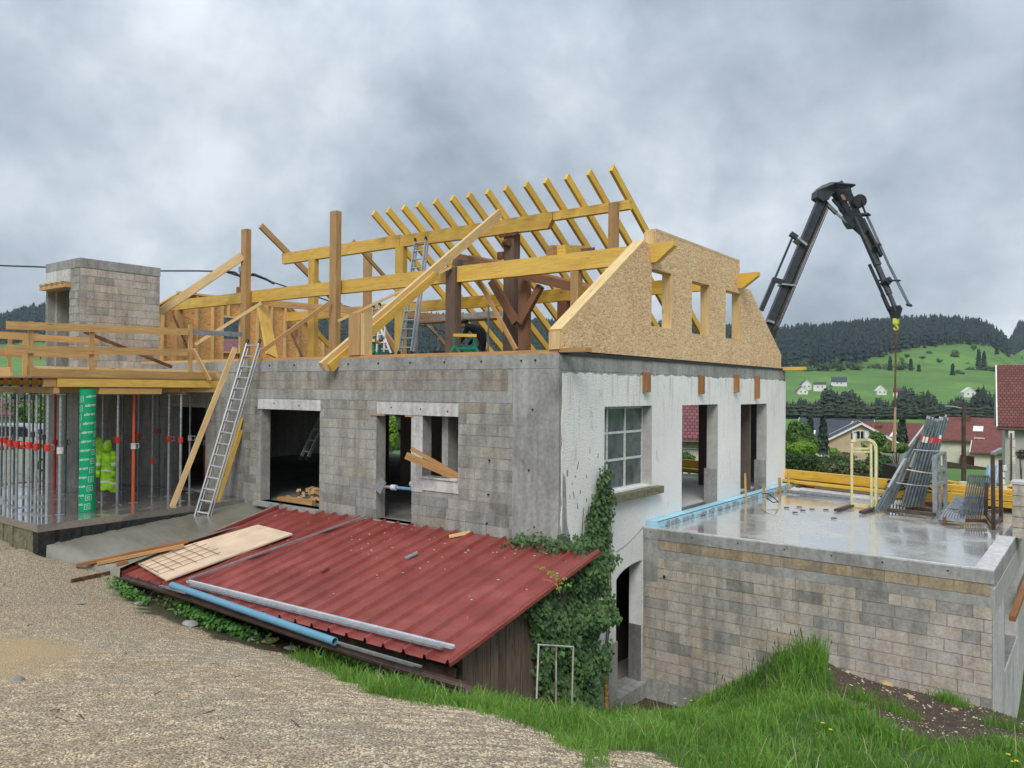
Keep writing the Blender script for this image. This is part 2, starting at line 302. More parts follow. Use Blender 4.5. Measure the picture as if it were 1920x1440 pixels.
mk('rail_wood', m_wood, c=(.58, .35, .14)); mk('orange_wood', m_wood, c=(.52, .29, .12)); mk('plank_old', m_wood, c=(.20, .145, .11), c2=(.085, .06, .045), rough=.9); mk('sleeper', m_wood, c=(.36, .16, .06))
mk('ply', m_plain, c=(.68, .52, .36), rough=.6, scale=2.5, var=.16); mk('osb', m_osb); mk('osb_warm', m_osb, base=(.64, .36, .13))
mk('red_sheet', m_redroof); mk('galv', m_plain, c=(.50, .52, .54), rough=.35, metal=.75, var=.2); mk('galv_dull', m_plain, c=(.33, .35, .37), rough=.5, metal=.5, var=.25, scale=9); mk('tube_dark', m_plain, c=(.15, .18, .19), rough=.45, metal=.4, var=.3)
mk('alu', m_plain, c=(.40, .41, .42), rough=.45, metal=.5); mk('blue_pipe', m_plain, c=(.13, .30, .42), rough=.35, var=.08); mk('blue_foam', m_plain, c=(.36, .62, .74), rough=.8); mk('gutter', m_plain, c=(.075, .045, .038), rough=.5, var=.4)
mk('wet_slab', m_wetslab, c=(.55, .54, .51), lo=.05, hi=.34); mk('wet_terrace', m_wetslab, c=(.23, .205, .18), lo=.05, hi=.4, thr=(.42, .6)); mk('ramp', m_wetslab, c=(.20, .185, .145), lo=.3, hi=.6); MATS['ramp'].node_tree.nodes['Principled BSDF'].inputs['Coat Weight'].default_value = .25; mk('tar', m_plain, c=(.03, .03, .03), rough=.9, var=.5, scale=14, bmp=.03)
mk('red_paint', m_plain, c=(.58, .035, .025), rough=.45); mk('orange_paint', m_plain, c=(.70, .11, .04), rough=.5); mk('green_card', m_plain, c=(.0, .30, .13), rough=.5, var=.06); mk('white_ink', m_plain, c=(.72, .85, .76), rough=.6)
mk('hivis', m_plain, c=(.27, .53, .03), rough=.85, var=.35, scale=9); mk('silver_tape', m_plain, c=(.55, .6, .5), rough=.5); mk('black', m_plain, c=(.02, .02, .022), rough=.5); mk('crane_black', m_plain, c=(.035, .042, .05), rough=.4, var=.3); mk('hook_yellow', m_plain, c=(.75, .72, .08), rough=.5); mk('blue_paint', m_plain, c=(.03, .08, .40), rough=.4)
mk('cream_paint', m_plain, c=(.72, .66, .36), rough=.6, var=.15, scale=12); mk('rust', m_plain, c=(.16, .07, .035), rough=.9, var=.5); mk('rusty_orange', m_plain, c=(.50, .24, .05), rough=.9, var=.4, scale=20); mk('green_paint', m_plain, c=(.01, .20, .11), rough=.5)
mk('white_paint', m_plain, c=(.74, .74, .72), rough=.6); mk('old_white', m_plain, c=(.55, .56, .55), rough=.7, var=.3, scale=25); mk('moss_stone', m_plain, c=(.17, .16, .10), rough=.95, var=.4, scale=12); mk('glass', m_glass); mk('dark_glass', m_plain, c=(.02, .022, .025), rough=.1)
mk('tile_red', m_tile, c=(.25, .085, .07)); mk('tile_brown', m_tile, c=(.20, .07, .055)); mk('tile_maroon', m_tile, c=(.24, .085, .09)); mk('tile_slate', m_tile, c=(.085, .095, .125)); mk('wall_beige', m_plain, c=(.52, .38, .26), rough=.9, scale=1.5); mk('wall_cream', m_plain, c=(.66, .62, .50), rough=.9, scale=1.5); mk('wall_white', m_plain, c=(.72, .71, .68), rough=.9, scale=1.5); mk('wall_grey', m_plain, c=(.42, .40, .37), rough=.9, scale=1.5)
mk('bright_zinc', m_plain, c=(.60, .63, .67), rough=.35, metal=.3, bmp=0); mk('ivy_leaf', m_leaf, c=(.012, .042, .012), c2=(.095, .18, .045), spec=.45, trans=.12, sc=3.0); mk('grass_blade', m_leaf, c=(.045, .12, .018), c2=(.21, .38, .06), trans=.35, sc=1.3); mk('weed_leaf', m_leaf, c=(.05, .15, .025), c2=(.11, .27, .05), sc=3.0)
mk('bush_lime', m_leaf, c=(.10, .20, .02), c2=(.24, .40, .05), sc=1.0); mk('bush_green', m_leaf, c=(.045, .10, .02), c2=(.12, .22, .05), sc=1.0); mk('hedge_leaf', m_leaf, c=(.022, .055, .018), c2=(.06, .12, .035), sc=1.5); mk('hedge_top', m_leaf, c=(.06, .09, .03), c2=(.15, .17, .07), sc=1.5)
mk('conifer_dark', m_leaf, c=(.010, .026, .016), c2=(.028, .055, .03), trans=0, sc=.05); mk('dry_blade', m_leaf, c=(.30, .30, .12), c2=(.50, .48, .25), trans=.2); mk('conifer_hill', m_leaf, c=(.004, .014, .018), c2=(.017, .042, .030), trans=0, sc=.012); mk('belt_leaf', m_leaf, c=(.009, .02, .014), c2=(.040, .058, .030), trans=0, sc=.06); mk('far_leaf', m_leaf, c=(.045, .09, .03), c2=(.10, .16, .06), trans=0, sc=.05); mk('bark', m_plain, c=(.08, .06, .045), rough=.95, var=.4)
mk('ground', m_ground); mk('stone', m_block, cols=[(0, (.30, .24, .18)), (.5, (.44, .38, .31)), (1, (.62, .56, .48))], smear=.1); mk('stone_yellow', m_plain, c=(.46, .33, .17), rough=.9, var=.3, scale=8); mk('stone_grey', m_plain, c=(.27, .27, .25), rough=.9, var=.3, scale=8)
mk('skin', m_plain, c=(.45, .25, .17), rough=.6); mk('cloth_black', m_plain, c=(.015, .015, .018), rough=.9); mk('cloth_work', m_plain, c=(.05, .04, .035), rough=.9); mk('membrane', m_plain, c=(.03, .033, .036), rough=.7); mk('petal', m_plain, c=(.75, .62, .03), rough=.6)
mk('silver_body', m_plain, c=(.5, .5, .52), rough=.25, metal=.6); mk('wood_debris', m_wood, c=(.55, .38, .20)); mk('purple', m_plain, c=(.2, .1, .35)); mk('strap', m_plain, c=(.50, .33, .20), rough=.8)
M = MATS
# ------------------------------------------------------------------ terrain
def cd(px, py, d): p = at(px, py, d); return (p[0], p[1], p[2])
DPROF = [35, 50, 80, 105, 150, 200, 300, 400, 450, 520, 650, 760, 900, 1100, 1300, 1700, 2600]
ZPROF = [-2.9, -4.2, -6.2, -7.5, -9, -10.2, -11.3, -12, -8, -1, 12, 26, 55, 95, 99, 104, 110]
SKX = [-800, 0, 30, 60, 100, 300, 540, 800, 980, 1230, 1370, 1440, 1480, 1560, 1620, 1700, 1760, 1800, 1850, 1875, 1900, 1960, 2600]
SKY_ = [575, 597, 588, 578, 574, 578, 590, 588, 598, 602, 606, 612, 607, 601, 594, 588, 585, 588, 596, 612, 640, 660, 600]
def azpx(x, y):
    c0 = (x-CAM[0])*R_[0, 0]+(y-CAM[1])*R_[1, 0]; c2 = -((x-CAM[0])*R_[0, 2]+(y-CAM[1])*R_[1, 2])
    return np.where(c2 > 1e-3, 960+F*c0/np.maximum(c2, 1e-3), np.where(c0 > 0, 9999, -9999)), c2
def hfar(x, y):
    d = np.hypot(x-CAM[0], y-CAM[1]); px, c2 = azpx(x, y); px = np.clip(px, -800, 2600)
    dd = np.where(c2 > 0, np.maximum(c2, .75*d), d)
    z = np.interp(dd, DPROF, ZPROF); zs = (734-np.interp(px, SKX, SKY_))/F*1100+1.7-19
    k = (zs-12)/(95-12); z = np.where(dd > 650, 12+(z-12)*k, z)
    z = np.where((px > 1850) & (dd > 1200), np.maximum(z, np.interp(dd, [1200, 1700, 3000], [0, 140, 142])*np.clip((px-1850)/60, 0, 1)), z)
    return z
CP = [(7.33, -11, 0), (7.33, -13, .15), (10, -11, .0), (4, -13, -.1), (0, -14, -.5), (12, -14, .2), (-6, -12, -1.1), (-10, -9, -1.3), (-14, -8, -1.3),
      cd(860, 1330, 7.2), cd(240, 1122, 13.9), cd(600, 1248, 10.7), cd(60, 1060, 15.0), cd(430, 1195, 12.2), cd(740, 1290, 8.7), cd(1065, 1392, 5.9), cd(0, 1440, 4.7), cd(500, 1440, 4.3), cd(960, 1440, 4.0), cd(300, 1250, 8.6), cd(960, 1350, 6.7),
      cd(100, 1045, 15.3), cd(225, 1085, 14.6), (-8.9, -4.75, -1.36), (-12, -4.9, -1.3), (-16, -5, -1.2), (-8.6, -2, -1.4), (-8.6, 0, -1.3), (-7.6, -3.4, -1.9), (-7.6, -1.5, -1.6), (-7.6, 0, -1.35),
      (-4, -3.2, -2.4), (0, -3.2, -2.55), (-4, -1, -2.6), (0, -1, -3.2), (.5, -2.9, -2.42), (.6, -1.5, -3.03), (.7, 0, -3.72), (.3, 1.9, -4.25), (.3, 2.8, -4.35), (1.5, 2.8, -4.3), (2.6, 2.8, -3.7), (3.57, 2.8, -3.15), (5.96, 2.8, -3.08), (9, 2.8, -3.3), (6.6, 3.4, -3.5), (7, 5, -4.5), (10, 5, -4.2), (8.5, 8, -4.9), (14, 6, -3.6), (14, -4, -1.2),
      cd(1530, 1232, 10.7), cd(1470, 1236, 10.8), cd(1590, 1262, 11.0), cd(1400, 1320, 10.4), cd(1300, 1345, 10.8), cd(1200, 1352, 11.8), cd(1700, 1350, 9.8), cd(1900, 1380, 9.0), cd(1900, 1460, 6.2), cd(1500, 1450, 6.1), cd(1500, 1330, 8.6), cd(1280, 1440, 5.3), cd(1150, 1420, 5.6), cd(1150, 1360, 9.5), cd(1060, 1385, 6.8), cd(1000, 1350, 8.6), cd(880, 1316, 9.3), cd(1100, 1345, 11.6),
      (-9, 5, -4.5), (-4, 5, -4.6), (-14, 5, -3), (3, 6, -4.5), (3, 9, -4.4), (-3, 12.2, -1.25), (-10, 12.2, -1.3), (-18.8, 12, -1.4), (2, 12.2, -1.25), (6, 12, -1.3), (9, 11.5, -1.5), (-3, 16, -1.3), (6, 16, -1.4), (-12, 17, -1.4), (14, 12, -2.0), (14, 18, -2.2), (-20, 0, -1.35), (-24, -4, -1.4), (-20, 6, -1.4)]
CP = np.array([tuple(p) for p in CP], float)
ring = []
for k in range(20):
    t = 2*math.pi*k/20
    for r in (34, 44):
        x, y = CAM[0]+r*math.cos(t), CAM[1]+r*math.sin(t); c = azpx(x, y)[1]; ring.append((x, y, float(hfar(np.array(x), np.array(y))) if c > 0 else .3))
CP = np.vstack([CP, np.array(ring)])
K = np.hypot(CP[:, None, 0]-CP[None, :, 0], CP[:, None, 1]-CP[None, :, 1])
LAM = np.linalg.solve(K+np.eye(len(CP))*.02, CP[:, 2]-CP[:, 2].mean())
def hN(x, y):
    x = np.asarray(x, float); y = np.asarray(y, float); sh = x.shape; x = x.ravel(); y = y.ravel(); out = np.empty(len(x))
    for i in range(0, len(x), 20000):
        out[i:i+20000] = np.hypot(x[i:i+20000, None]-CP[None, :, 0], y[i:i+20000, None]-CP[None, :, 1])@LAM
    z = out+CP[:, 2].mean(); z = np.where((x > -7.4) & (x < 5.9) & (y > .3) & (y < 11.5) & ~((x > 0) & (y < 3.1)), np.minimum(z, -4.5), z)
    return z.reshape(sh)
def H(x, y):
    x = np.asarray(x, float); y = np.asarray(y, float); d = np.hypot(x-CAM[0], y-CAM[1]); t = np.clip((d-30)/10, 0, 1)
    return hN(x, y)*(1-t)+hfar(x, y)*t
def onT(px, py):
    r = ray(px, py); ts = np.concatenate([np.arange(2, 30, .03), np.arange(30, 400, .5)]); P = CAM[None]+r[None]*ts[:, None]; h = H(P[:, 0], P[:, 1]); i = np.argmax(P[:, 2] < h)
    return np.array([P[i, 0], P[i, 1], h[i]])
def wx(x, y): return x+.10*np.sin(x*3.1+y*2.3)+.06*np.sin(x*7.7-y*6.1+1)+.035*np.sin(17*x+13*y)
def wy(x, y): return y+.10*np.sin(y*2.7-x*3.3+2)+.06*np.sin(y*8.3+x*5.9)+.035*np.sin(15*y-19*x)
def inpoly(x, y, poly):
    r = np.zeros(np.shape(x), bool); n = len(poly)
    for i in range(n):
        x0, y0 = poly[i][:2]; x1, y1 = poly[(i+1) % n][:2]
        if y0 == y1: continue
        r ^= ((y0 > y) != (y1 > y)) & (x < (x1-x0)*(y-y0)/(y1-y0)+x0)
    return r
GE = [(60, 1058), (235, 1128), (310, 1160), (400, 1193), (480, 1214), (560, 1236), (620, 1262), (700, 1300), (790, 1318), (860, 1326), (950, 1347), (1020, 1370), (1065, 1392), (1080, 1408)]
gpts = [onT(*p) for p in GE]
GRAVEL = [(-30, -4.3), (-9.1, -4.4), tuple(onT(100, 1040)[:2]), tuple(onT(226, 1082)[:2]), tuple(onT(240, 1100)[:2])]+[tuple(p[:2]) for p in gpts[1:]]+[tuple(onT(1072, 1438)[:2]), tuple(onT(1095, 1440)[:2]), tuple(onT(1140, 1416)[:2]), tuple(onT(1200, 1410)[:2]), tuple(onT(1260, 1424)[:2]), tuple(onT(1290, 1440)[:2]), (9, -9.4), (14, -14), (-30, -16), (-30, -4), (-16, -4.6)]
SOIL = [tuple(onT(*p)[:2]) for p in [(1552, 1262), (1560, 1290), (1630, 1348), (1700, 1386), (1800, 1394), (1900, 1398), (1990, 1412)]]+[(9.5, 3.2), (3.45, 3.2)]
SOIL2 = [tuple(onT(*p)[:2]) for p in [(1110, 1322), (1160, 1338), (1215, 1345), (1290, 1335), (1290, 1325)]]+[(1.0, 3.2), (-.2, 3.2), (-.2, 0.6)]
SAND = [tuple(onT(*p)[:2]) for p in [(-80, 1205), (60, 1192), (120, 1200), (150, 1222), (100, 1245), (30, 1272), (-80, 1290)]]
def axis(lo, hi, step, far, g=1.09):
    a = list(np.arange(lo, hi+1e-6, step)); s = step; b = [a[-1]]
    while b[-1] < far: s = min(s*g, 26); b.append(b[-1]+s)
    s = step; c = [a[0]]
    while c[-1] > -far: s = min(s*g, 26); c.append(c[-1]-s)
    return np.array(c[:0:-1]+a+b[1:])
gx = axis(-13, 11, .11, 1700); gy = axis(-12, 4, .11, 2100); gy = gy[gy > -160]
XX, YY = np.meshgrid(gx, gy); ZZ = H(XX, YY)
D = np.hypot(XX-CAM[0], YY-CAM[1]); jit = (RNG.random(XX.shape)-.5)*.16
def soft(poly, w=.12):
    a = np.zeros(XX.shape); sel = D < 45
    for dx, dy in ((0, 0), (w, 0), (-w, 0), (0, w), (0, -w), (w, w), (-w, -w)): a[sel] += inpoly(wx(XX[sel], YY[sel])+dx+jit[sel], wy(XX[sel], YY[sel])+dy-jit[sel], poly)
    return a/7
A_gravel = soft(GRAVEL); A_soil = np.maximum(soft(SOIL), soft(SOIL2)); A_sand = soft(SAND, .3)*.9
A_under = (XX > -7.7) & (XX < -2.4) & (YY > -4.4) & (YY < -2.5); A_soil = np.maximum(A_soil, np.where(A_under & (A_gravel < .5), .85, 0))
A_field = np.clip((D-24)/4, 0, 1); A_yard = np.where((YY > 11.4) & (YY < 19) & (XX > -22) & (XX < 8) | (XX < -8.2) & (YY > -3.4) & (YY < 19) & (XX > -22), 1.0, 0)*(1-A_field)
ZZ += np.where(D < 14, (RNG.random(XX.shape)-.5)*.012, 0)
ny, nx = XX.shape; idx = np.arange(nx*ny).reshape(ny, nx)
quads = np.stack([idx[:-1, :-1], idx[:-1, 1:], idx[1:, 1:], idx[1:, :-1]], -1).reshape(-1, 4)
me = meshnp('ground', np.stack([XX, YY, ZZ], -1).reshape(-1, 3), quads, M['ground'], attrs={'grass': 1-A_gravel.ravel(), 'soil': A_soil.ravel(), 'sand': A_sand.ravel(), 'field': A_field.ravel(), 'yard': A_yard.ravel()}, smooth=True)
ground = tag(link('ground', me), 'gravel track, grass bank and fields that the building site stands on', None, None, 'structure')
# concrete ramp and terrace slab
zr = lambda x, y: -1.03+.062*y-.10*(x+8.9)-.034*np.maximum(0, -y-.8)**2*np.clip((x+8.95)/1.3, 0, 1)
FR = [V_[:2] for V_ in (onT(100, 1044), onT(225, 1084))]
m = MB(); NA, NB = 14, 8
def rgrid(i, j):
    t = j/NB; f = i/NA; xb = -9.05+(1.75)*t; xf, yf = (-8.92+(FR[1][0]+8.92)*t, -4.45+(FR[1][1]+4.45)*t); x = xb+(xf-xb)*f; y = .02+(yf-.02)*f; return (x, y, float(zr(x, y)))
for i in range(NA):
    for j in range(NB): m.face([rgrid(i, j), rgrid(i+1, j), rgrid(i+1, j+1), rgrid(i, j+1)])
for j in range(NB):
    a, b = rgrid(NA, j), rgrid(NA, j+1); m.face([a, (a[0], a[1]-.02, a[2]-.5), (b[0], b[1]-.02, b[2]-.5), b])
tag(m.build('concrete_ramp', M['ramp'], merge=True, smooth=True), 'wet concrete ramp between terrace and red shed roof', None, None, 'structure')
TZ = -.95
# ------------------------------------------------------------------ block walls
UB = MB(); UB.box((-.5, -.5, -.5), (.5, .5, .5)); tmp = UB.build('block_proto', M['block_grey']); UNIT = {}
def unit(mat):
    if mat not in UNIT: me = tmp.data.copy(); me.name = 'block_'+mat; me.materials.clear(); me.materials.append(M[mat]); UNIT[mat] = me
    return UNIT[mat]
def block_wall(parent, org, axis_, length, z0, z1, holes=(), mat='block_grey', L=.5, hgt=.2, nrm=(0, -1, 0), shift=0.0, proud=.006, pieces=True, mb=None, edgecut=True):
    """courses of blocks along axis_ from org; each visible block is its own object (or joined into mb)"""
    ax_ = Vector(axis_); nv = Vector(nrm); nrow = int(round((z1-z0)/hgt)); rng = random.Random(int(length*100)+int(z0*10)); ang = math.atan2(ax_.y, ax_.x); cnt = 0
    for r in range(nrow):
        a = z0+r*hgt; b = a+hgt; u = -(L/2 if (r % 2) else 0)-shift-rng.choice((0, 0, .06))
        while u < length:
            w = L
            if rng.random() < .07: w = L*rng.choice((.4, .5, .3))
            s0, s1 = max(u, 0), min(u+w, length); u += w; segs = [(s0, s1)]
            for h in holes:
                if h[2] < b-.02 and h[3] > a+.02:
                    ns = []
                    for p, q in segs:
                        if h[1] <= p or h[0] >= q: ns.append((p, q))
                        else:
                            if h[0] > p: ns.append((p, h[0]))
                            if h[1] < q: ns.append((h[1], q))
                    segs = ns
            for p, q in segs:
                if q-p < .05: continue
                g = .006; pr_ = proud+rng.uniform(-.002, .003); dpt = .05
                c = Vector(org)+ax_*((p+q)/2)+nv*(pr_-dpt/2); c.z = (a+b)/2
                if mb is not None: e = ax_*((q-p)/2-g); mb._b(Vector(c)-Vector((0, 0, hgt/2-g)), Vector(c)+Vector((0, 0, hgt/2-g)), e, nv*dpt/2); continue
                o = link('block', unit(mat), parent, c); o.scale = (q-p-g*2, dpt, hgt-g*2); o.rotation_euler = (0, 0, ang); cnt += 1
    return cnt
# ------------------------------------------------------------------ main building
main = thing('unfinished_house', 'grey block and white rendered house under construction with open timber roof', 'building', (-5, 5, -1))
ZT, ZF = 2.31, -.95; W_, T_ = 11.6, .25
fy = lambda u, v, w: (u, w, v); fx = lambda u, v, w: (w, u, v)
def rect(a, b, c, d): return [(a, c), (b, c), (b, d), (a, d)]
doorA = rect(-8.32, -6.22, -.93, 1.20); doorB = rect(-4.45, -3.45, -.95, 1.17); winA = rect(-3.17, -2.26, 0.0, 1.18); doorD = rect(-12.22, -10.62, -.94, 1.18)
m = MB(); m.prism([rect(-18.3, -.02, -4.5, ZT-.02), doorA, doorB, winA, doorD], fy, 0.0, T_); m.build('block_wall_core', M['mortar'], main, fixn=True)
holes = [(-8.32+9, -6.22+9, -.95, 1.45), (-4.45+9, -2.26+9, .98, 1.45), (-4.45+9, -3.45+9, -.95, 1.2), (-3.45+9, -3.03+9, -.2, 1.2), (-3.17+9, -2.26+9, -.25, 1.2), (-8.35+9, -6.19+9, 1.15, 1.45)]
block_wall(main, (-9, 0, 0), (1, 0, 0), 8.02, -2.15, 1.45, holes, 'block_grey')
block_wall(main, (-9.4, 0, 0), (1, 0, 0), 8.3, 1.66, 2.06, (), 'block_row')
mm = MB(); block_wall(None, (-18.3, 0, 0), (1, 0, 0), 9.3, -.95, 1.45, [(-12.22+18.3, -10.62+18.3, -.95, 1.18)], mb=mm); tag(mm.build('blocks_behind_props', M['block_grey'], main), kind='stuff')
def cbox(name, a, b, mat, par=main): return MB().box(a, b).build(name, M[mat], par)
cbox('ring_beam', (-18.3, -.012, 2.06), (-.012, .0, ZT), 'concrete'); cbox('ring_beam', (-18.3, -.010, 1.45), (-1.0, .0, 1.66), 'concrete')
cbox('corner_column', (-.98, -.016, -2.2), (-.004, -.004, 2.055), 'concrete')
cbox('corner_column', (-1.0, -.008, 1.4), (-.9, -.002, 2.05), 'concrete_dark')
cbox('lintel', (-8.42, -.03, 1.2), (-6.18, .1, 1.43), 'concrete_light'); cbox('lintel', (-4.42, -.03, 1.18), (-2.24, .1, 1.42), 'concrete_light')
cbox('concrete_pier', (-3.46, -.014, -.3), (-3.16, -.002, 1.18), 'concrete_light'); cbox('sill_pad', (-3.18, -.02, -.25), (-2.24, -.002, -.02), 'concrete_light'); cbox('window_sill', (-3.2, -.05, -.02), (-2.24, .2, .012), 'concrete_light')
cbox('door_sill', (-4.6, -.06, -1.02), (-3.3, .2, -.95), 'concrete')
cbox('door_sill', (-8.4, -.16, -1.02), (-6.15, .24, -.93), 'concrete')
m = MB(); m.box((-4.62, -.03, 1.145), (-4.2, .05, 1.175)); m.build('wood_shim', M['brown_wood'], main); m = MB(); m.box((-3.62, -.03, 1.145), (-3.4, .05, 1.175)); m.build('wood_shim', M['brown_wood'], main)
# tie holes in concrete
m = MB()
for x, z in [(-.55, 1.35), (-.62, .3), (-1.5, .42), (-1.52, -.2), (-1.55, -.72), (-7.8, 1.33), (-6.9, 1.3), (-4.0, 1.32), (-3.2, 1.3), (-2.5, 1.27), (-.5, 2.2)]+[(-8+i*.9, 2.2) for i in range(9)]: m.tube((x, -.034, z), (x, .01, z), .017, 8)
tag(m.build('tie_holes', M['black'], main), kind='stuff')
# white gable wall with openings
arch = [(1.93, -4.28), (2.95, -4.28), (2.95, -1.66), (2.7, -1.66), (2.45, -1.68), (2.2, -1.73), (2.04, -1.79), (1.93, -1.86)]
winB = rect(1.46, 3.32, -.22, 1.39); opB2 = rect(4.75, 6.70, -1.05, 1.38); opB3 = rect(8.16, 10.04, -1.05, 1.36)
m = MB(); m.prism([rect(0.03, W_, -4.6, ZT-.02), arch, winB, opB2, opB3], fx, -T_, 0.0); m.build('gable_wall_core', M['mortar'], main, fixn=True)
rag = [(.06, -4.6), (W_, -4.6)]; rng = random.Random(3); y = W_
top = []
while y > .06: top.append((y, 2.0+rng.uniform(-.03, .03)-.02*(y < 3))); y -= rng.uniform(.08, .2)
rag += top+[(.06, 1.98)]
k = 0
lf = [(.03+abs(rng.uniform(0, .05)), z) for z in np.arange(1.8, -4.5, -.17)]
rag += lf
j = .012
m = MB(); m.prism([rag]+[[(a+(j if a > (min(q[0] for q in lp)+max(q[0] for q in lp))/2 else -j), b+(0)) for a, b in lp] for lp in (arch, winB, opB2, opB3)], fx, 0.0, .018); m.build('render_coat', M['plaster'], main, fixn=True)
cbox('ring_beam', (-.0, .02, 2.03), (.006, W_, ZT-.02), 'concrete'); cbox('damp_course', (-.25, .02, ZT-.02), (.03, 11.3, ZT+.035), 'membrane')
# reveals get their own plaster lining
for lp, z0, z1, n in ((winB, -.22, 1.39, 0), (opB2, -1.05, 1.38, 1), (opB3, -1.05, 1.36, 2)):
    y1 = max(q[0] for q in lp)
    cbox('reveal', (-.252, y1-.012, z0 if n == 0 else -.2), (.019, y1-.001, z1-.01), 'plaster_in')
    if n: cbox('concrete_jamb', (-.30, y1-.05, z0), (.012, y1+.0, -.2+rng.uniform(0, .06)), 'concrete')
cbox('arch_reveal', (-.26, 2.93, -2.95), (.004, 2.945, -1.66), 'white_paint'); cbox('arch_reveal', (-.26, 2.92, -4.3), (.004, 2.942, -2.95), 'concrete_dark'); cbox('door_threshold', (-.35, 1.9, -4.35), (.12, 2.97, -4.05), 'concrete')
m = MB(); m.box((.015, 1.15, -4.6), (.05, 1.93, -3.0)); m.build('cement_patch', M['concrete'], main)
m = MB(); rr_ = random.Random(6)
for i in range(12):
    px, py = rr_.gauss(1092, 16), rr_.uniform(835, 960); 
    if px < 1062: continue
    p = Vector(onX(px, py, .020)); l = rr_.uniform(.02, .14); sl = rr_.uniform(-.5, .9); m.beam(p, p+Vector((0, l*sl*.5, l)), rr_.uniform(.006, .022), .004, (1, 0, 0))
tag(m.build('ivy_scars', M['bark'], main), kind='stuff')
m = MB(); m.prism([[(.07, .3), (.16, .2), (.22, -.6), (.34, -.9), (.38, -1.6), (.07, -1.8)]], fx, .018, .0195); m.build('damp_stain', M['concrete'], main)
# shell: back walls, floors and ceilings
m = MB(); m.prism([rect(-18.3, 0, -4.5, ZT-.02), rect(-4.1, -1.85, -.95, 1.45), rect(-16.4, -14.3, -.95, 1.3), rect(-9.5, -8.2, -.2, 1.2)], fy, W_-T_, W_); m.build('rear_wall', M['mortar'], main, fixn=True)
cbox('side_wall', (-18.3, T_, -4.5), (-18.05, W_-T_, ZT-.02), 'mortar')
m = MB(); m.prism([[(-18.04, T_+.01), (-.26, T_+.01), (-.26, W_-T_-.01), (-18.04, W_-T_-.01)]], lambda u, v, w: (u, v, w), ZF-.2, ZF); m.build('floor_slab', M['concrete_dark'], main, fixn=True)
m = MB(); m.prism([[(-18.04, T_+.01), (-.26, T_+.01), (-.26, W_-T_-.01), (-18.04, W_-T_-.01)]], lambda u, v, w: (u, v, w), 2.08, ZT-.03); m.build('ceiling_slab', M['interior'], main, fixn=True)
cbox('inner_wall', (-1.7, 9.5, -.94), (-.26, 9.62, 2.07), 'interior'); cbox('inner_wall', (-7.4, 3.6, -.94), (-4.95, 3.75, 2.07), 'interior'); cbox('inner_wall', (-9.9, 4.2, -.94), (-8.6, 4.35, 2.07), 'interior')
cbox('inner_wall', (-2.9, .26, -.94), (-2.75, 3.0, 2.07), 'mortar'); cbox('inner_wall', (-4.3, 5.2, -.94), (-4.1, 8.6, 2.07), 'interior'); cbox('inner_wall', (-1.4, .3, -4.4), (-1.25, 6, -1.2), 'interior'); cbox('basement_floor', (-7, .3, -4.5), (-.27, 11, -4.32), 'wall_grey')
# timber deck floor seen through the opening
pk = [MB().box((-4.5+i*.14, 4.0, ZF+.004), (-4.5+i*.14+.132, 11.3, ZF+.03)).build('floor_plank', M['old_white'], main) for i in range(30)]
# old steel window
wn = MB(); X0 = -.19
for z in (-.20, .36, .88, 1.36): wn.box((X0-.02, 1.48, z-.022), (X0+.02, 3.30, z+.022))
for y in (1.50, 1.86, 2.55, 3.27): wn.box((X0-.025, y-.025, -.2), (X0+.025, y+.025, 1.38))
win = wn.build('window', M['old_white'], main)
for (y0, y1) in ((1.52, 1.84), (1.88, 2.53), (2.57, 3.25)):
    for (z0, z1) in ((-.18, .34), (.38, .86), (.90, 1.34)): MB().box((X0-.004, y0, z0), (X0+.004, y1, z1)).build('pane', M['glass'], win)
m = MB(); m.box((-.18, 1.5, -.23), (.03, 3.3, -.20)); m.build('window_board', M['white_paint'], main)
m = MB(); m.box((-.1, 1.42, -.38), (.17, 3.58, -.24)); m.build('stone_sill', M['moss_stone'], main)
for y, z0, z1 in ((2.99, 1.66, 2.05), (5.63, 1.62, 2.04), (7.73, 1.66, 2.09), (9.16, 1.5, 2.09)): MB().beam((.07, y, z0), (.07, y, z1), .14 if y != 2.99 else .17, .10, (1, 0, 0)).build('wood_cleat', M['sleeper'], main)
m = MB(); m.path([(.024, y, z) for y, z in [(1.9, -1.33), (2.2, -1.28), (2.5, -1.19), (2.75, -1.1), (2.98, -1.0)]], .006, 4); m.build('wall_crack', M['concrete_dark'], main)
# ------------------------------------------------------------------ block annex with wet roof slab
annex = thing('block_annex', 'low tan and grey concrete block annex with a wet flat roof slab', 'annex', (3, 6, -3))
AX, AY0, AY1, AZ = 5.97, 2.99, 11.45, -1.0
m = MB(); m.prism([rect(0.0, AX-.01, -4.6, AZ-.03)], fy, AY0+.004, AY0+.2); m.build('block_wall_core', M['mortar'], annex, fixn=True)
m = MB(); m.prism([rect(AY0+.01, AY1, -4.6, AZ-.3), rect(4.6, 6.9, -2.97, -1.62), rect(8.5, 10, -2.5, -1.42)], fx, AX-.2, AX-.002); m.build('side_wall_core', M['concrete_light'], annex, fixn=True)
n = block_wall(annex, (0.05, AY0, 0), (1, 0, 0), AX-.07, -4.18, -1.58, (), 'block_tan')
n += block_wall(annex, (0.35, AY0, 0), (1, 0, 0), AX-.40, -1.42, -1.22, (), 'block_band', shift=.12)
cbox('rendered_foot', (0.02, AY0-.014, -4.6), (1.5, AY0, -3.98), 'concrete', annex); cbox('rendered_foot', (1.5, AY0-.012, -4.6), (1.9, AY0, -4.06), 'concrete', annex)
cbox('mortar_band', (0.3, AY0-.009, -1.59), (AX-.02, AY0+.003, -1.425), 'mortar', annex)
cbox('mortar_band', (0.02, AY0-.010, -2.05), (.34, AY0+.003, -1.22), 'mortar', annex)
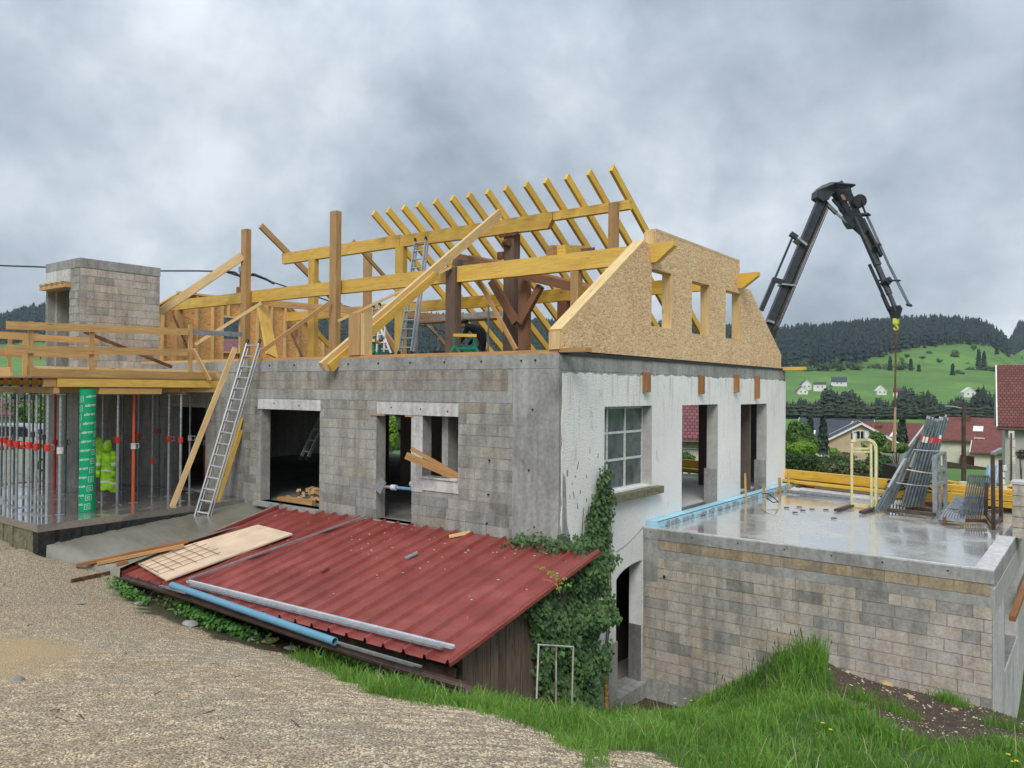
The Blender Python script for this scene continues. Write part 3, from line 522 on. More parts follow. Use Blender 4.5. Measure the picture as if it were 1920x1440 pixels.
cbox('ring_beam', (0.0, AY0-.018, -1.225), (AX, AY0+.2, AZ-.028), 'concrete', annex)
cbox('ring_beam', (AX-.2, AY0+.21, -1.30), (AX+.004, AY1, AZ-.028), 'concrete', annex)
m = MB(); m.box((0.0, AY0-.02, AZ-.03), (AX+.005, AY0+.05, AZ-.004)); m.build('slab_rim', M['concrete_light'], annex)
m = MB(); m.box((AX-.26, AY0+.052, AZ-.03), (AX+.005, 6.45, AZ+.0)); m.build('kerb', M['concrete_light'], annex)
m = MB(); m.box((AX+.0, AY0+.0, -1.7), (AX+.012, AY1, -1.3)); m.build('mortar_band', M['plaster_in'], annex)
m = MB(); m.prism([[(0.02, AY0+.05), (AX-.01, AY0+.05), (AX-.01, AY1), (0.02, AY1)]], lambda u, v, w: (u, v, w), AZ-.2, AZ-.035); m.build('roof_slab', M['wet_slab'], annex, fixn=True)
m = MB(); m.prism([[(0.5, 10.35), (3.4, 9.75), (3.9, 10.7), (.35, 11.4)]], lambda u, v, w: (u, v, w), AZ-.034, AZ+.03); m.build('raised_slab', M['concrete_light'], annex, fixn=True)
pil = MB().box((AX-.05, 6.5, AZ-.03), (AX+.32, 7.0, AZ+.98)).build('block_pillar', M['mortar'], annex); MB().box((AX-.08, 6.47, AZ+.98), (AX+.35, 7.03, AZ+1.03)).build('pillar_cap', M['concrete_light'], pil)
for i in range(5): o = link('block', unit('block_tan'), annex, (AX+.135, 6.5, AZ+.07+i*.2)); o.scale = (.36, .05, .188)
m = MB(); m.beam(onX(1898, 1160, AX+.10), onX(1925, 1085, AX+.10)+np.array([0, 2.0, .0]), .10, .09); m.build('wall_timber', M['sleeper'], annex)
m = MB(); m.box((AX-.9, 4.62, -3.02), (AX+.02, 6.88, -2.97)); m.box((AX-.95, 4.4, -3.0), (AX-.9, 7.2, -1.4)); m.build('window_sill', M['concrete_light'], annex)
cbox('inner_wall', (3.5, 4.2, -4.4), (3.6, 11, -1.25), 'plaster_in', annex)
m = MB()
for x in (.18, 1.05, 1.95, 2.8, 3.6, 4.4, 5.35): m.tube((x, AY0-.022, -1.1), (x, AY0, -1.1), .014, 8)
m.tube((.48, AY0-.02, -1.93), (.48, AY0, -1.93), .03, 10); tag(m.build('tie_holes', M['black'], annex), kind='stuff')
# ------------------------------------------------------------------ lift tower
tower = thing('block_tower', 'square block lift shaft rising above the formwork deck', 'tower', (-14.9, -.5, -.95))
tx0, tx1, ty0, ty1, tz = -15.9, -13.9, -1.6, .56, 5.03
m = MB(); m.prism([rect(tx0, tx1, TZ, tz-.25), rect(-15.8, -14.48, 1.9, 4.27)], fy, ty0+.004, ty0+.2); m.prism([rect(ty0+.2, ty1-.0, TZ, tz-.25)], fx, tx1-.2, tx1-.006); m.prism([rect(ty0+.2, ty1, TZ, tz-.25)], fx, tx0, tx0+.2); m.box((tx0+.2, ty1-.2, TZ), (tx1-.2, ty1, tz-.25)); m.build('shaft_core', M['mortar'], tower, fixn=True)
block_wall(tower, (tx1, ty0, 0), (0, 1, 0), 2.16, 1.78, 4.78, (), 'block_tan', nrm=(1, 0, 0), proud=.0)
block_wall(tower, (tx0, ty0, 0), (1, 0, 0), 2.0, 1.78, 4.78, [(.08, 1.42, 1.9, 4.29), (-.1, 1.6, 4.26, 5)], 'block_grey')
cbox('capping_beam', (tx0-.01, ty0-.01, tz-.24), (tx1+.01, ty1+.01, tz), 'concrete', tower); cbox('lintel_beam', (tx0, ty0-.008, 4.42), (-14.42, ty0+.003, 4.79), 'concrete_light', tower)
m = MB().beam((-15.92, -1.68, 4.34), (-14.4, -1.68, 4.34), .16, .09); m.build('formwork_board', M['rail_wood'], tower)
for i in range(5): MB().beam((-15.8+i*.32, -1.8, 4.42), (-15.8+i*.32, -1.4, 4.42), .08, .06).build('formwork_batten', M['brown_wood'], tower)
# ------------------------------------------------------------------ timber roof frame
V = Vector
frame = thing('timber_roof_frame', 'yellow timber roof frame of posts, purlins and rafters on top of the grey block walls', 'roof frame', (-8, 5, ZT))
def part(name, mat, par, *a, **k): return MB().beam(*a, **k).build(name, M[mat], par)
def vb(name, mat, par, x0, x1, y0, y1, z0, z1): return MB().box((x0, y0, z0), (x1, y1, z1)).build(name, M[mat], par)
# purlins
PZ = 4.46
def lapbeam(name, mat, par, x0, x1, y, z, w, h, cut=0): 
    m = MB(); 
    if cut: m.prism([[(x0, z-h/2), (x1-cut, z-h/2), (x1, z+h/2-.09), (x1, z+h/2), (x0, z+h/2)]], fy, y-w/2, y+w/2)
    else: m.beam((x0, y, z), (x1, y, z), w, h)
    return m.build(name, M[mat], par, fixn=bool(cut))
part('purlin', 'yellow_wood', frame, (-18.1, 3.3, PZ), (-13.5, 3.3, PZ), .16, .33)
part('purlin', 'yellow_wood', frame, (-13.49, 3.3, PZ), (-5.31, 3.3, PZ), .16, .36)
lapbeam('purlin', 'yellow_wood', frame, -5.28, .52, 3.3, PZ, .16, .38, .38)
part('purlin', 'yellow_wood', frame, (-18.1, 8.0, PZ-.02), (-9.45, 8.0, PZ-.02), .16, .34); lapbeam('purlin', 'amber_wood', frame, -9.43, .52, 8.0, PZ-.02, .16, .36, .38)
part('ridge_beam', 'yellow_wood', frame, (-15.1, 5.6, 6.09), (-9.45, 5.6, 6.09), .16, .36)
m = MB(); m.prism([[(-9.43, 5.91), (-4.1, 5.83), (-3.95, 6.06), (-3.95, 6.24), (-9.43, 6.24)]], fy, 5.52, 5.68); m.build('ridge_beam', M['yellow_wood'], frame, fixn=True)
part('ridge_beam', 'yellow_wood', frame, (-3.93, 5.6, 6.13), (-1.74, 5.6, 6.13), .15, .22)
# posts
vb('post', 'brown_wood', frame, -13.69, -13.43, 3.0, 3.18, ZT, 6.5); vb('post', 'brown_wood', frame, -9.55, -9.28, 2.98, 3.16, ZT, 6.5)
vb('post', 'brown_wood', frame, -13.6, -13.3, 7.84, 8.0, ZT, 6.46); vb('post', 'yellow_wood', frame, -13.66, -13.34, 5.5, 5.68, ZT, 5.9); vb('post', 'yellow_wood', frame, -9.6, -9.28, 5.5, 5.69, ZT, 5.9)
vb('post', 'brown_wood', frame, -2.24, -2.0, 5.4, 5.51, ZT, 6.2)
vb('post', 'old_wood', frame, -5.44, -5.14, 3.14, 3.38, ZT, 4.64); vb('post', 'old_wood', frame, -5.5, -5.16, 5.5, 5.78, ZT, 5.84); vb('post', 'red_old_wood', frame, -4.85, -4.58, 5.3, 5.5, ZT, 5.0); vb('post', 'red_old_wood', frame, -5.38, -5.06, 7.9, 8.1, ZT, 4.27)
vb('post', 'brown_wood', frame, -9.6, -9.35, 7.9, 8.08, ZT, 4.25); vb('post', 'brown_wood', frame, -1.9, -1.7, 3.22, 3.4, ZT, 4.26); vb('post', 'brown_wood', frame, -17.8, -17.6, 3.2, 3.4, ZT, 4.3)
vb('stub_post', 'brown_wood', frame, -5.30, -4.96, -.02, .24, ZT+.07, 3.26)
st2 = vb('stub_post', 'pale_wood', frame, -4.95, -4.84, .0, .22, ZT+.07, 3.24)
# iron bracket lumps on the old post head
mb = MB(); mb.box((-5.62, 5.44, 5.75), (-5.0, 5.5, 5.84)); mb.tube((-5.42, 5.44, 5.58), (-5.25, 5.4, 5.58), .1, 8); mb.box((-5.66, 5.42, 5.16), (-5.48, 5.5, 5.36)); mb.build('iron_bracket', M['rust'], frame)
# old braces and ties
def yz(px, py, y): return V(onY(px, py, y))
for a, b, y, w, h, mt in [((922, 527), (968, 605), 5.2, .14, .2, 'red_old_wood'), ((1014, 536), (976, 606), 5.2, .14, .17, 'red_old_wood'), ((848, 480), (938, 500), 4.3, .16, .2, 'red_old_wood'), ((852, 492), (925, 506), 3.9, .16, .18, 'old_wood'),
                          ((975, 515), (1075, 538), 5.1, .16, .22, 'red_old_wood'), ((1000, 512), (1120, 540), 6.2, .1, .12, 'orange_wood'), ((880, 483), (975, 500), 4.6, .1, .13, 'orange_wood')]: part('old_tie', mt, frame, yz(*a, y), yz(*b, y), w, h)
# rafters of the far roof slope
SL = (4.45-6.33)/2.75
def rz(y): return 6.36-.69*(y-5.6)
for i, px in enumerate([699, 726, 755, 782, 814, 846, 877, 912, 946, 984, 1021, 1060, 1102, 1145]):
    x = onY(px, [414, 409, 404, 397, 392, 387, 381, 375, 369, 361, 352, 345, 337, 329][i], 4.92)[0]+.04
    part('rafter', 'amber_wood', frame, (x, 4.9, rz(4.9)+.03), (x, 11.75, rz(11.75)+.03), .08, .2)
for x in (-15.0,): part('rafter', 'brown_wood', frame, (x, 4.6, rz(4.6)), (x, 8.6, rz(8.6)), .09, .2)
part('rafter', 'pale_wood', frame, V(onY(300, 585, 1.2)), V(onY(455, 480, 3.0)), .09, .24)
part('rafter', 'brown_wood', frame, (-11.6, 5.6, 6.33), (-11.6, 11.4, 2.3), .06, .12)
# wall plates
part('wall_plate', 'pale_wood', frame, (-18.2, .14, ZT+.035), (-9.3, .14, ZT+.035), .2, .07); part('wall_plate', 'orange_wood', frame, (-9.28, .12, ZT+.03), (-.05, .12, ZT+.03), .22, .07); part('wall_plate', 'orange_wood', frame, (-.03, .10, ZT+.052), (.5, .10, ZT+.052), .2, .07)
part('wall_plate', 'brown_wood', frame, (-18.2, 11.45, ZT+.03), (-.3, 11.45, ZT+.03), .2, .08); part('wall_plate', 'yellow_wood', frame, (-.2, 11.42, ZT+.03), (.62, 11.42, ZT+.03), .2, .09)
# stacked timbers across the middle purlin
part('cross_timber', 'orange_wood', frame, yz(1030, 470, 3.5), yz(1060, 470, 4.0), .22, .22); part('cross_timber', 'yellow_wood', frame, yz(1052, 468, 3.35), yz(1095, 470, 4.7), .2, .2); part('cross_timber', 'red_old_wood', frame, yz(1095, 470, 3.6), yz(1110, 468, 4.3), .14, .1)
part('cross_timber', 'red_old_wood', frame, yz(352, 549, 3.6), yz(364, 549, 3.9), .2, .07); part('cross_timber', 'red_old_wood', frame, yz(447, 545, 3.5), yz(458, 545, 3.6), .3, .2)
part('tie_beam', 'orange_wood', frame, (-14.5, 3.5, 4.42), (-9.8, 7.9, 4.0), .1, .2)
# ------------------------------------------------------------------ front gable panel (OSB)
gab = thing('gable_panel', 'particle board gable panel with three window holes standing on the white wall', 'gable panel', (0, 5.6, ZT))
GO = [(0.02, 2.37), (11.19, 2.345), (11.19, 2.74), (8.74, 4.30), (8.02, 4.30), (8.02, 4.92), (3.42, 4.95), (3.42, 4.64), (2.96, 4.64), (0.02, 2.69)]
GW = [rect(3.27, 4.20, 2.97, 4.18), rect(5.20, 6.18, 2.94, 4.16), rect(7.13, 8.10, 2.95, 4.16)]
m = MB(); m.prism([GO]+GW, fx, 0.0, .02); m.build('board_sheet', M['osb'], gab, fixn=True)
m = MB(); m.prism([GO]+GW, fx, -.20, -.002); m.build('stud_frame', M['pale_wood'], gab, fixn=True)
def edge(a, b, n='edge_plank'): return MB().beam((-.10, a[0], a[1]), (-.10, b[0], b[1]), .25, .05, (0, -.5, 1)).build(n, M['pale_wood'], gab)
edge((0.0, 2.70), (2.95, 4.66)); edge((3.44, 4.965), (8.0, 4.94)); vb('edge_plank', 'pale_wood', gab, -.22, -.0, -.025, .015, 2.38, 2.68); vb('edge_plank', 'pale_wood', gab, -.22, .0, 3.38, 3.415, 4.62, 4.93)
for (y0, y1, z0, z1) in ((3.27, 4.20, 2.97, 4.18), (5.20, 6.18, 2.94, 4.16), (7.13, 8.10, 2.95, 4.16)): vb('window_lining', 'pale_wood', gab, -.2, .022, y1-.028, y1-.001, z0+.028, z1-.028); vb('window_lining', 'pale_wood', gab, -.2, .022, y0, y1, z0, z0+.027); vb('window_lining', 'pale_wood', gab, -.2, .022, y0, y1, z1-.027, z1)
for i, (a, b) in enumerate([((.021, 2.5), 0)]): pass
m = MB()
for y in (2.5, 5.0, 7.5, 10.0):
    zt = min(4.9, 2.69+.66*y) if y < 5 else (4.9 if y < 8 else 4.9-(y-8)*.9)
    if 3 < y < 9: m.box((.0205, y-.002, 2.38), (.0212, y+.002, 2.9)); m.box((.0205, y-.002, 4.25), (.0212, y+.002, min(zt, 4.85)))
    else: m.box((.0205, y-.002, 2.38), (.0212, y+.002, min(zt, 3.5)-.1))
m.build('board_joint', M['rust'], gab)
# ------------------------------------------------------------------ far gable seen from inside
fg = thing('far_stud_wall', 'warm particle board stud wall with a small window at the left end of the roof frame', 'stud wall', (-18.2, 5.6, ZT))
LO = [(0.1, 2.38), (11.1, 2.38), (11.1, 2.8), (8.1, 4.85), (8.1, 4.95), (3.6, 4.95), (3.3, 4.75), (0.1, 2.7)]
LW = [rect(5.35, 6.15, 2.75, 3.95)]
LW = [rect(onX(416, 600, -18.2)[1], onX(449, 600, -18.2)[1], onX(416, 659, -18.2)[2], onX(430, 596, -18.2)[2]), rect(9.3, 9.9, 2.6, 3.1)]
m = MB(); m.prism([LO, LW[0]], fx, -18.25, -18.22); m.build('board_sheet', M['osb_warm'], fg, fixn=True)
y = .5; wy0, wy1 = LW[0][0][0], LW[0][1][0]; wz0, wz1 = LW[0][0][1], LW[0][2][1]
while y < 11:
    top = 4.9 if 3.5 < y < 8.1 else (2.7+.64*(y-.1) if y <= 3.5 else 4.85-(y-8.1)*.69)-.06
    if not (wy0 < y < wy1): vb('stud', 'pale_wood', fg, -18.215, -18.08, y-.03, y+.03, 2.4, top)
    else: vb('stud', 'pale_wood', fg, -18.215, -18.08, y-.03, y+.03, wz1+.03, top)
    y += .62
for yy in (wy0-.03, wy1+.03): vb('stud', 'pale_wood', fg, -18.215, -18.07, yy-.028, yy+.028, 2.4, 4.88)
vb('window_lining', 'pale_wood', fg, -18.24, -18.07, wy0, wy1, wz1, wz1+.05); vb('window_lining', 'pale_wood', fg, -18.24, -18.07, wy0, wy1, wz0-.05, wz0); vb('top_plank', 'pale_wood', fg, -18.22, -18.06, 3.5, 8.1, 4.91, 4.98); vb('sole_plank', 'pale_wood', fg, -18.22, -18.06, .1, 11, 2.36, 2.41)
MB().beam((-18.14, .1, 2.72), (-18.14, 3.4, 4.84), .15, .05, (0, -.5, 1)).build('edge_plank', M['pale_wood'], fg); MB().beam((-18.14, 8.15, 4.86), (-18.14, 11.1, 2.84), .15, .05, (0, .5, 1)).build('edge_plank', M['pale_wood'], fg)
# ------------------------------------------------------------------ loose boards in and on the frame
def board(label, mat, a, b, w, h, name='timber_board', up=(0, 0, 1), cat='board', group=None):
    a = V(a); b = V(b); o = MB().beam(a-a, b-a, w, h, up).build(name, M[mat]); o.location = a; return tag(o, label, cat, group)
A0 = yz(604, 688, -.35); B0 = yz(938, 399, 5.05); A1 = yz(618, 690, -.22); B1 = A1+(B0-A0)*.55
board('long yellow timber leaning from below the wall top up to the ridge', 'pale_wood', A0, B0, .10, .21, up=(0, -.6, 1), cat='timber')
board('second long timber laid beside the leaning one at the wall edge', 'yellow_wood', A1, B1, .08, .19, up=(0, -.6, 1), cat='timber')
board('thin pale batten rising from the middle tall post to the old dark post', 'pale_wood', yz(634, 602, 1.2), yz(846, 501, 3.1), .06, .06, cat='batten')
board('thin pale batten crossing the window of the far stud wall', 'pale_wood', yz(366, 646, 1.5), yz(490, 568, 2.9), .05, .09, cat='batten')
board('brown batten sloping up to the middle tall post from the ladder head', 'orange_wood', yz(486, 662, .8), yz(620, 566, 2.9), .05, .10, cat='batten')
board('wide stained yellow plank leaning beside the far stud wall', 'yellow_wood', yz(510, 668, 3.0), yz(492, 570, 3.6), .42, .05, up=(1, 0, 0), cat='plank')
board('thin brown brace leaning against the old red post', 'orange_wood', yz(968, 656, 3.5), yz(898, 527, 3.6), .06, .09, cat='batten')
board('short pale batten leaning under the purlin beside the gable panel', 'pale_wood', yz(1068, 600, 5.0), yz(1078, 540, 6.0), .05, .09, cat='batten')
board('yellow brace sloping down from the ridge post behind the stepladder', 'orange_wood', yz(742, 655, 6.0), yz(700, 590, 6.4), .06, .2, cat='board')
board('yellow timber sloping down to the floor behind the stub post', 'amber_wood', yz(618, 650, 8.8), yz(593, 620, 8.2), .08, .16, cat='board')
for i, (a, b, y) in enumerate([((325, 592), (358, 664), 2.0), ((541, 612), (566, 668), 2.4)]):
    board(['rusty steel brace leaning on the stud wall above the deck rail', 'rusty steel brace standing beside the middle of the stud wall'][i], 'rust', yz(*a, y), yz(*b, y), .05, .05, name='steel_brace', cat='brace')
# ------------------------------------------------------------------ ladders
def ladder(label, bl, br, tl, tr, n, double=False, mat='alu', rw=.03, rh=.075, name='ladder'):
    bl, br, tl, tr = map(V, (bl, br, tl, tr)); t = thing(name, label, 'ladder', bl); nrm = (br-bl).cross(tl-bl).normalized()
    for a, b in ((bl, tl), (br, tr)): MB().beam(a, b, rw, rh, nrm).build('rail', M[mat], t)
    if double:
        off = (br-bl).normalized()*.045+nrm*-.06
        for a, b in ((bl+off, tl+off), (br+off, tr+off)): MB().beam(a.lerp(b, .02), b.lerp(a, .03), rw*.8, rh*.8, nrm).build('rail', M[mat], t)
    for i in range(n): f = (i+.6)/n; MB().beam(bl.lerp(tl, f), br.lerp(tr, f), .03, .03, nrm).build('rung', M[mat], t)
    for p in (bl, br, tl, tr): 
        d = (tl-bl).normalized()*.05; MB().beam(p-d, p+d, rw*1.5, rh*1.2, nrm).build('rubber_cap', M['black'], t)
    return t
lb = onT(373, 974); lz = zr(-7.9, -1.5)
p1 = onZ(364, 972, zr(-8.3, -1.7)); p2 = onZ(388, 976, zr(-7.9, -1.7))
ladder('long aluminium double ladder leaning on the wall top above the ramp', p1, p2, onY(464, 640, -.12), onY(487, 640, -.12), 16, True)
a = onZ(311, 980, -1.32)
board('long thin yellow board leaning on the deck left of the aluminium ladder', 'pale_wood', a, onY(441, 652, -.3), .07, .11, cat='board')
board('short yellow board leaning on the wall right of the ladder foot', 'yellow_wood', onZ(396, 961, -1.24), onY(451, 783, -.06), .06, .13, cat='board')
board('shortest yellow board leaning behind the ladder foot', 'yellow_wood', onZ(401, 960, -1.22), onY(452, 806, -.04), .04, .10, cat='board')
ladder('tall aluminium ladder leaning on the ridge beam inside the roof frame', yz(748, 662, 4.2), yz(771, 662, 4.2), yz(779, 450, 5.5), yz(799, 447, 5.5), 13, True)
ladder('aluminium ladder top showing beside the stub post', yz(697, 640, 4.4), yz(712, 640, 4.4), yz(700, 575, 5.0), yz(712, 571, 5.0), 4)
sl = thing('stepladder', 'small white stepladder standing behind the stub post', 'stepladder', yz(722, 662, 3.6))
for a, b in (((710, 612), (706, 662)), ((712, 612), (733, 662)), ((722, 612), (720, 660))): MB().beam(yz(*a, 3.6), yz(*b, 3.6), .04, .04).build('leg', M['white_paint'], sl)
for f in (.3, .6, .85): MB().beam(yz(710-4*f, 612+50*f, 3.62), yz(712+21*f, 612+50*f, 3.58), .04, .03).build('step', M['white_paint'], sl)
# ------------------------------------------------------------------ scaffold platform, trestles, carpenter
sc = thing('scaffold_tower', 'galvanised scaffold platform standing inside the roof frame', 'scaffold', yz(880, 655, 6.5))
for px, y, yt in ((783, 7.5, 590), (822, 8.6, 586), (916, 5.6, 572), (958, 7.8, 575)): MB().tube(yz(px, yt, y), V((yz(px, yt, y).x, y, ZT)), .025, 8).build('standard', M['galv_dull'], sc)
za = yz(785, 602, 7.0).z
MB().beam(yz(785, 601, 7.5), yz(917, 589, 5.6), .05, .16).build('side_board', M['galv'], sc); MB().beam(yz(917, 588, 5.6), yz(958, 590, 7.8), .05, .14).build('side_board', M['galv'], sc); MB().beam(yz(790, 606, 7.6), yz(930, 597, 6.3), .6, .04).build('platform', M['brown_wood'], sc)
MB().tube(yz(790, 602, 7.5), yz(820, 630, 8.4), .02, 6).build('diagonal', M['galv_dull'], sc)
def trestle(label, px0, px1, pyt, pyb, y, y2, group):
    t = thing('sawhorse', label, 'trestle', yz((px0+px1)/2, pyb, y)); a = yz(px0, pyt, y); b = yz(px1, pyt+2, y2); a.z = b.z = (a.z+b.z)/2
    MB().beam(a, b, .07, .07).build('top_rail', M['amber_wood'], t)
    d = (b-a).normalized()
    for f in (.08, .92):
        c = a.lerp(b, f)
        MB().beam(c-V((0, 0, .05)), V((c.x, c.y, ZT+.28)), .05, .05).build('stem', M['green_paint'], t)
        for s in (-1, 1): MB().beam(V((c.x, c.y, ZT+.36)), V((c.x+s*.22, c.y+s*.12, ZT)), .045, .045).build('leg', M['green_paint'], t)
    MB().beam(V((a.x, a.y, ZT+.3)), V((b.x, b.y, ZT+.3)), .04, .04).build('brace', M['green_paint'], t)
trestle('green steel trestle with yellow top bar in front of the crouching carpenter', 850, 893, 628, 658, 2.2, 2.6, 'sawhorses')
trestle('green steel trestle half hidden behind the stub post', 700, 712, 640, 660, 2.6, 3.6, 'sawhorses')
pp = lambda px, py, y: np.array(onY(px, py, y))
PY = 4.6
def skin_figure(name, joints, edges, mat, sub=2):
    me = bpy.data.meshes.new(name); me.from_pydata([tuple(j[0]) for j in joints], edges, []); me.materials.append(M[mat])
    o = bpy.data.objects.new(name, me); COL.objects.link(o); sk = o.modifiers.new('skin', 'SKIN'); 
    for i, j in enumerate(joints): r = j[1]; me.skin_vertices[0].data[i].radius = (r, r) if not isinstance(r, tuple) else r
    me.skin_vertices[0].data[0].use_root = True; s = o.modifiers.new('sub', 'SUBSURF'); s.levels = sub; s.render_levels = sub; sk.use_smooth_shade = True
    return o
hx = pp(873, 609, PY); zb = ZT
def rel(dx, dy, dz): return V((hx[0]+dx, PY+dy, zb+dz))
base = thing('person', 'person in black cap and dark jacket bent over work behind the green trestle', 'person', rel(.3, .2, 0))
J = [(rel(.55, .25, .62), .15), (rel(.42, .15, .85), .16), (rel(.22, .05, 1.02), .17), (rel(.10, 0, 1.06), .07), (rel(.02, -.02, 1.08), .085),
     (rel(.40, .1, .38), .1), (rel(.62, .0, .08), .07), (rel(.45, -.08, .04), .06), (rel(.25, .3, .42), .1), (rel(.5, .4, .08), .07), (rel(.34, .36, .04), .06),
     (rel(.2, -.16, .98), .08), (rel(.12, -.22, .72), .055), (rel(-.05, -.2, .55), .045), (rel(.2, .24, .98), .08), (rel(.08, .28, .72), .055), (rel(-.08, .2, .55), .045)]
body = skin_figure('body', J, [(0, 1), (1, 2), (2, 3), (3, 4), (0, 5), (5, 6), (6, 7), (0, 8), (8, 9), (9, 10), (2, 11), (11, 12), (12, 13), (2, 14), (14, 15), (15, 16)], 'cloth_black'); body.parent = base; body.location = -base.location
hd = skin_figure('head', [(rel(.0, -.02, 1.12), .09), (rel(-.05, -.02, 1.06), .095), (rel(-.1, -.02, .98), .07), (rel(-.135, -.02, 1.03), .02)], [(0, 1), (1, 2), (1, 3)], 'skin', 1); hd.parent = base; hd.location = -base.location
cp = MB(); hc = rel(-.02, -.02, 1.13)
for i in range(5): r0 = .118*math.cos(i*.3); cp.tube(hc+V((-.01*i, 0, .02*i)), hc+V((-.01*(i+1), 0, .02*(i+1))), r0, 14, .118*math.cos((i+1)*.3))
cp.box((hc.x-.22, hc.y-.07, hc.z-.035), (hc.x-.08, hc.y+.07, hc.z-.015)); cp.build('cap', M['black'], base)
hv = thing('tool_bucket', 'green bucket on the deck between the trestle legs', 'bucket', yz(880, 655, 2.9)); b0 = yz(880, 655, 2.9); b0.z = ZT; MB().tube(b0, b0+V((0, 0, .36)), .13, 12, .16).build('shell', M['green_paint'], hv)
for i, (px, y, mt, lab) in enumerate([(820, 3.4, 'cloth_work', 'heap of dark tools and hoses on the deck left of the old post'), (715, 2.2, 'white_paint', 'white plastic sheet bundle lying behind the stub post'), (868, 3.6, 'cloth_work', 'dark bag lying beside the green bucket'), (912, 3.8, 'galv_dull', 'grey tool case lying by the scaffold leg')]):
    c = yz(px, 655, y); m = MB(); rr = random.Random(i)
    for k in range(9): q = V((c.x+rr.uniform(-.35, .35), c.y+rr.uniform(-.2, .2), ZT+rr.uniform(.03, .14))); m.beam(q-V((rr.uniform(.05, .2), rr.uniform(.02, .1), rr.uniform(-.05, .06))), q+V((.12, .03, .02)), rr.uniform(.06, .16), rr.uniform(.05, .14))
    if mt == 'cloth_work' : 
        for k in range(5): m.path([V((c.x+rr.uniform(-.3, .3)+.13*math.cos(t*1.2), c.y, ZT+.2+.14*math.sin(t*1.2))) for t in range(6)], .015, 5)
    tag(m.build(['hose_heap', 'plastic_sheet', 'tool_bag', 'tool_case'][i], M[mt]), lab, ['tools', 'sheet', 'bag', 'case'][i])
# ------------------------------------------------------------------ terrace, formwork deck, rails
ter = MB(); TP = [(-8.83, -4.57), (-8.93, -.005), (-18.3, -.005), (-18.3, -4.57)]
ter.prism([TP], lambda u, v, w: (u, v, w), TZ-.14, TZ); terr = tag(ter.build('terrace_slab', M['wet_terrace'], fixn=True), 'wet concrete terrace slab under the propped deck', None, None, 'structure')
m = MB(); rr = random.Random(5); N = 46
for i in range(N):
    y0 = -4.55+i*4.5/N; y1 = y0+4.5/N; o0 = rr.uniform(0, .05)
    m.box((-9.1, y0, -1.9), (-8.86+o0, y1, TZ-.14+rr.uniform(-.015, .0)))
m.build('terrace_foot', M['tar'], terr)
m = MB()
for i in range(60): x0 = -18.3+i*9.4/60; m.box((x0, -4.54+rr.uniform(-.03, .01), -1.9), (x0+9.4/60, -4.3, TZ-.15)) 
m.build('terrace_foot', M['moss_stone'], terr)
deck = thing('formwork_deck', 'formwork deck of yellow beams and plywood carried on steel props over the terrace', 'formwork', (-13, -2.3, 1.8))
m = MB(); m.prism([[(-9.98, -4.65), (-9.98, -.02), (-13.88, -.02), (-13.88, -1.62), (-16.2, -1.62), (-16.2, -4.65)]], lambda u, v, w: (u, v, w), 1.86, 1.885); m.build('deck_plywood', M['brown_wood'], deck, fixn=True)
def hbeam(p, q, endcap=True):
    p = V(p); q = V(q); t = MB(); t.beam(p+V((0, 0, .07)), q+V((0, 0, .07)), .08, .04); t.beam(p-V((0, 0, .07)), q-V((0, 0, .07)), .08, .04); t.beam(p, q, .03, .1); o = t.build('formwork_beam', M['amber_wood'], deck)
    d = (q-p).normalized(); c = MB(); c.beam(p-d*.03+V((0, 0, .07)), p+d*.03+V((0, 0, .07)), .086, .046); c.beam(p-d*.03-V((0, 0, .07)), p+d*.03-V((0, 0, .07)), .086, .046); c.build('end_cap', M['blue_paint'], o)
part('side_beam', 'yellow_wood', deck, (-10.0, -3.75, 1.765), (-10.0, -.03, 1.765), .06, .17)
part('side_beam', 'orange_wood', deck, (-10.05, -4.0, 1.765), (-10.05, -3.76, 1.765), .06, .17)
for i in range(12): hbeam((-10.25-i*.5, -4.0+.02*(i % 3), 1.765), (-10.25-i*.5, -.1 if i < 8 else -1.7, 1.765))
for y in (-3.75, -2.2, -.9): part('carrier_beam', 'brown_wood', deck, (-10.02 if y < -3 else -10.1, y, 1.60), (-16, y, 1.60), .1, .13)
part('carrier_beam', 'rail_wood', deck, (-10.06, -2.9, 1.59), (-10.06, -1.5, 1.59), .14, .13); part('carrier_beam', 'brown_wood', deck, (-10.3, -1.4, 1.62), (-10.0, -.05, 1.62), .1, .1)
part('kicker_board', 'rail_wood', deck, (-9.99, -4.27, 1.965), (-9.99, -.15, 1.965), .04, .16); part('kicker_board', 'pale_wood', deck, (-10.05, -4.3, 2.0), (-10.05, .0, 2.0), .03, .2); part('kicker_board', 'rail_wood', deck, (-16.1, -4.5, 1.98), (-10.3, -4.5, 1.98), .04, .18)
# guard rails
RG = 'guard rail boards nailed round the formwork deck'
rl = thing('guard_rail', 'pale wooden guard rail along the near edge of the formwork deck', 'guard rail', (-10, -2.5, 1.9), 'guard rails')
for za_, zb_ in ((2.89, 3.0), (2.42, 2.51)): MB().beam((-10.0, -4.71, za_), (-10.0, -.87, zb_), .03, .16).build('board', M['rail_wood'], rl)
for y in (-4.25, -3.05, -.78):
    MB().box((-10.06, y-.05, 1.9), (-10.02, y+.05, 3.0 if y < -1 else 3.18)).build('upright', M['rail_wood'], rl)
MB().beam((-9.97, -.75, 2.6), (-9.9, -.35, 1.86), .04, .14, (1, 0, 0)).build('brace', M['pale_wood'], rl)
MB().beam((-10.0, -.7, 3.0), (-10.0, .6, 3.02), .03, .12).build('board', M['galv_dull'], rl)
rl2 = thing('guard_rail', 'guard rail on the far left edge of the formwork deck', 'guard rail', (-16.1, -3, 1.9), 'guard rails')
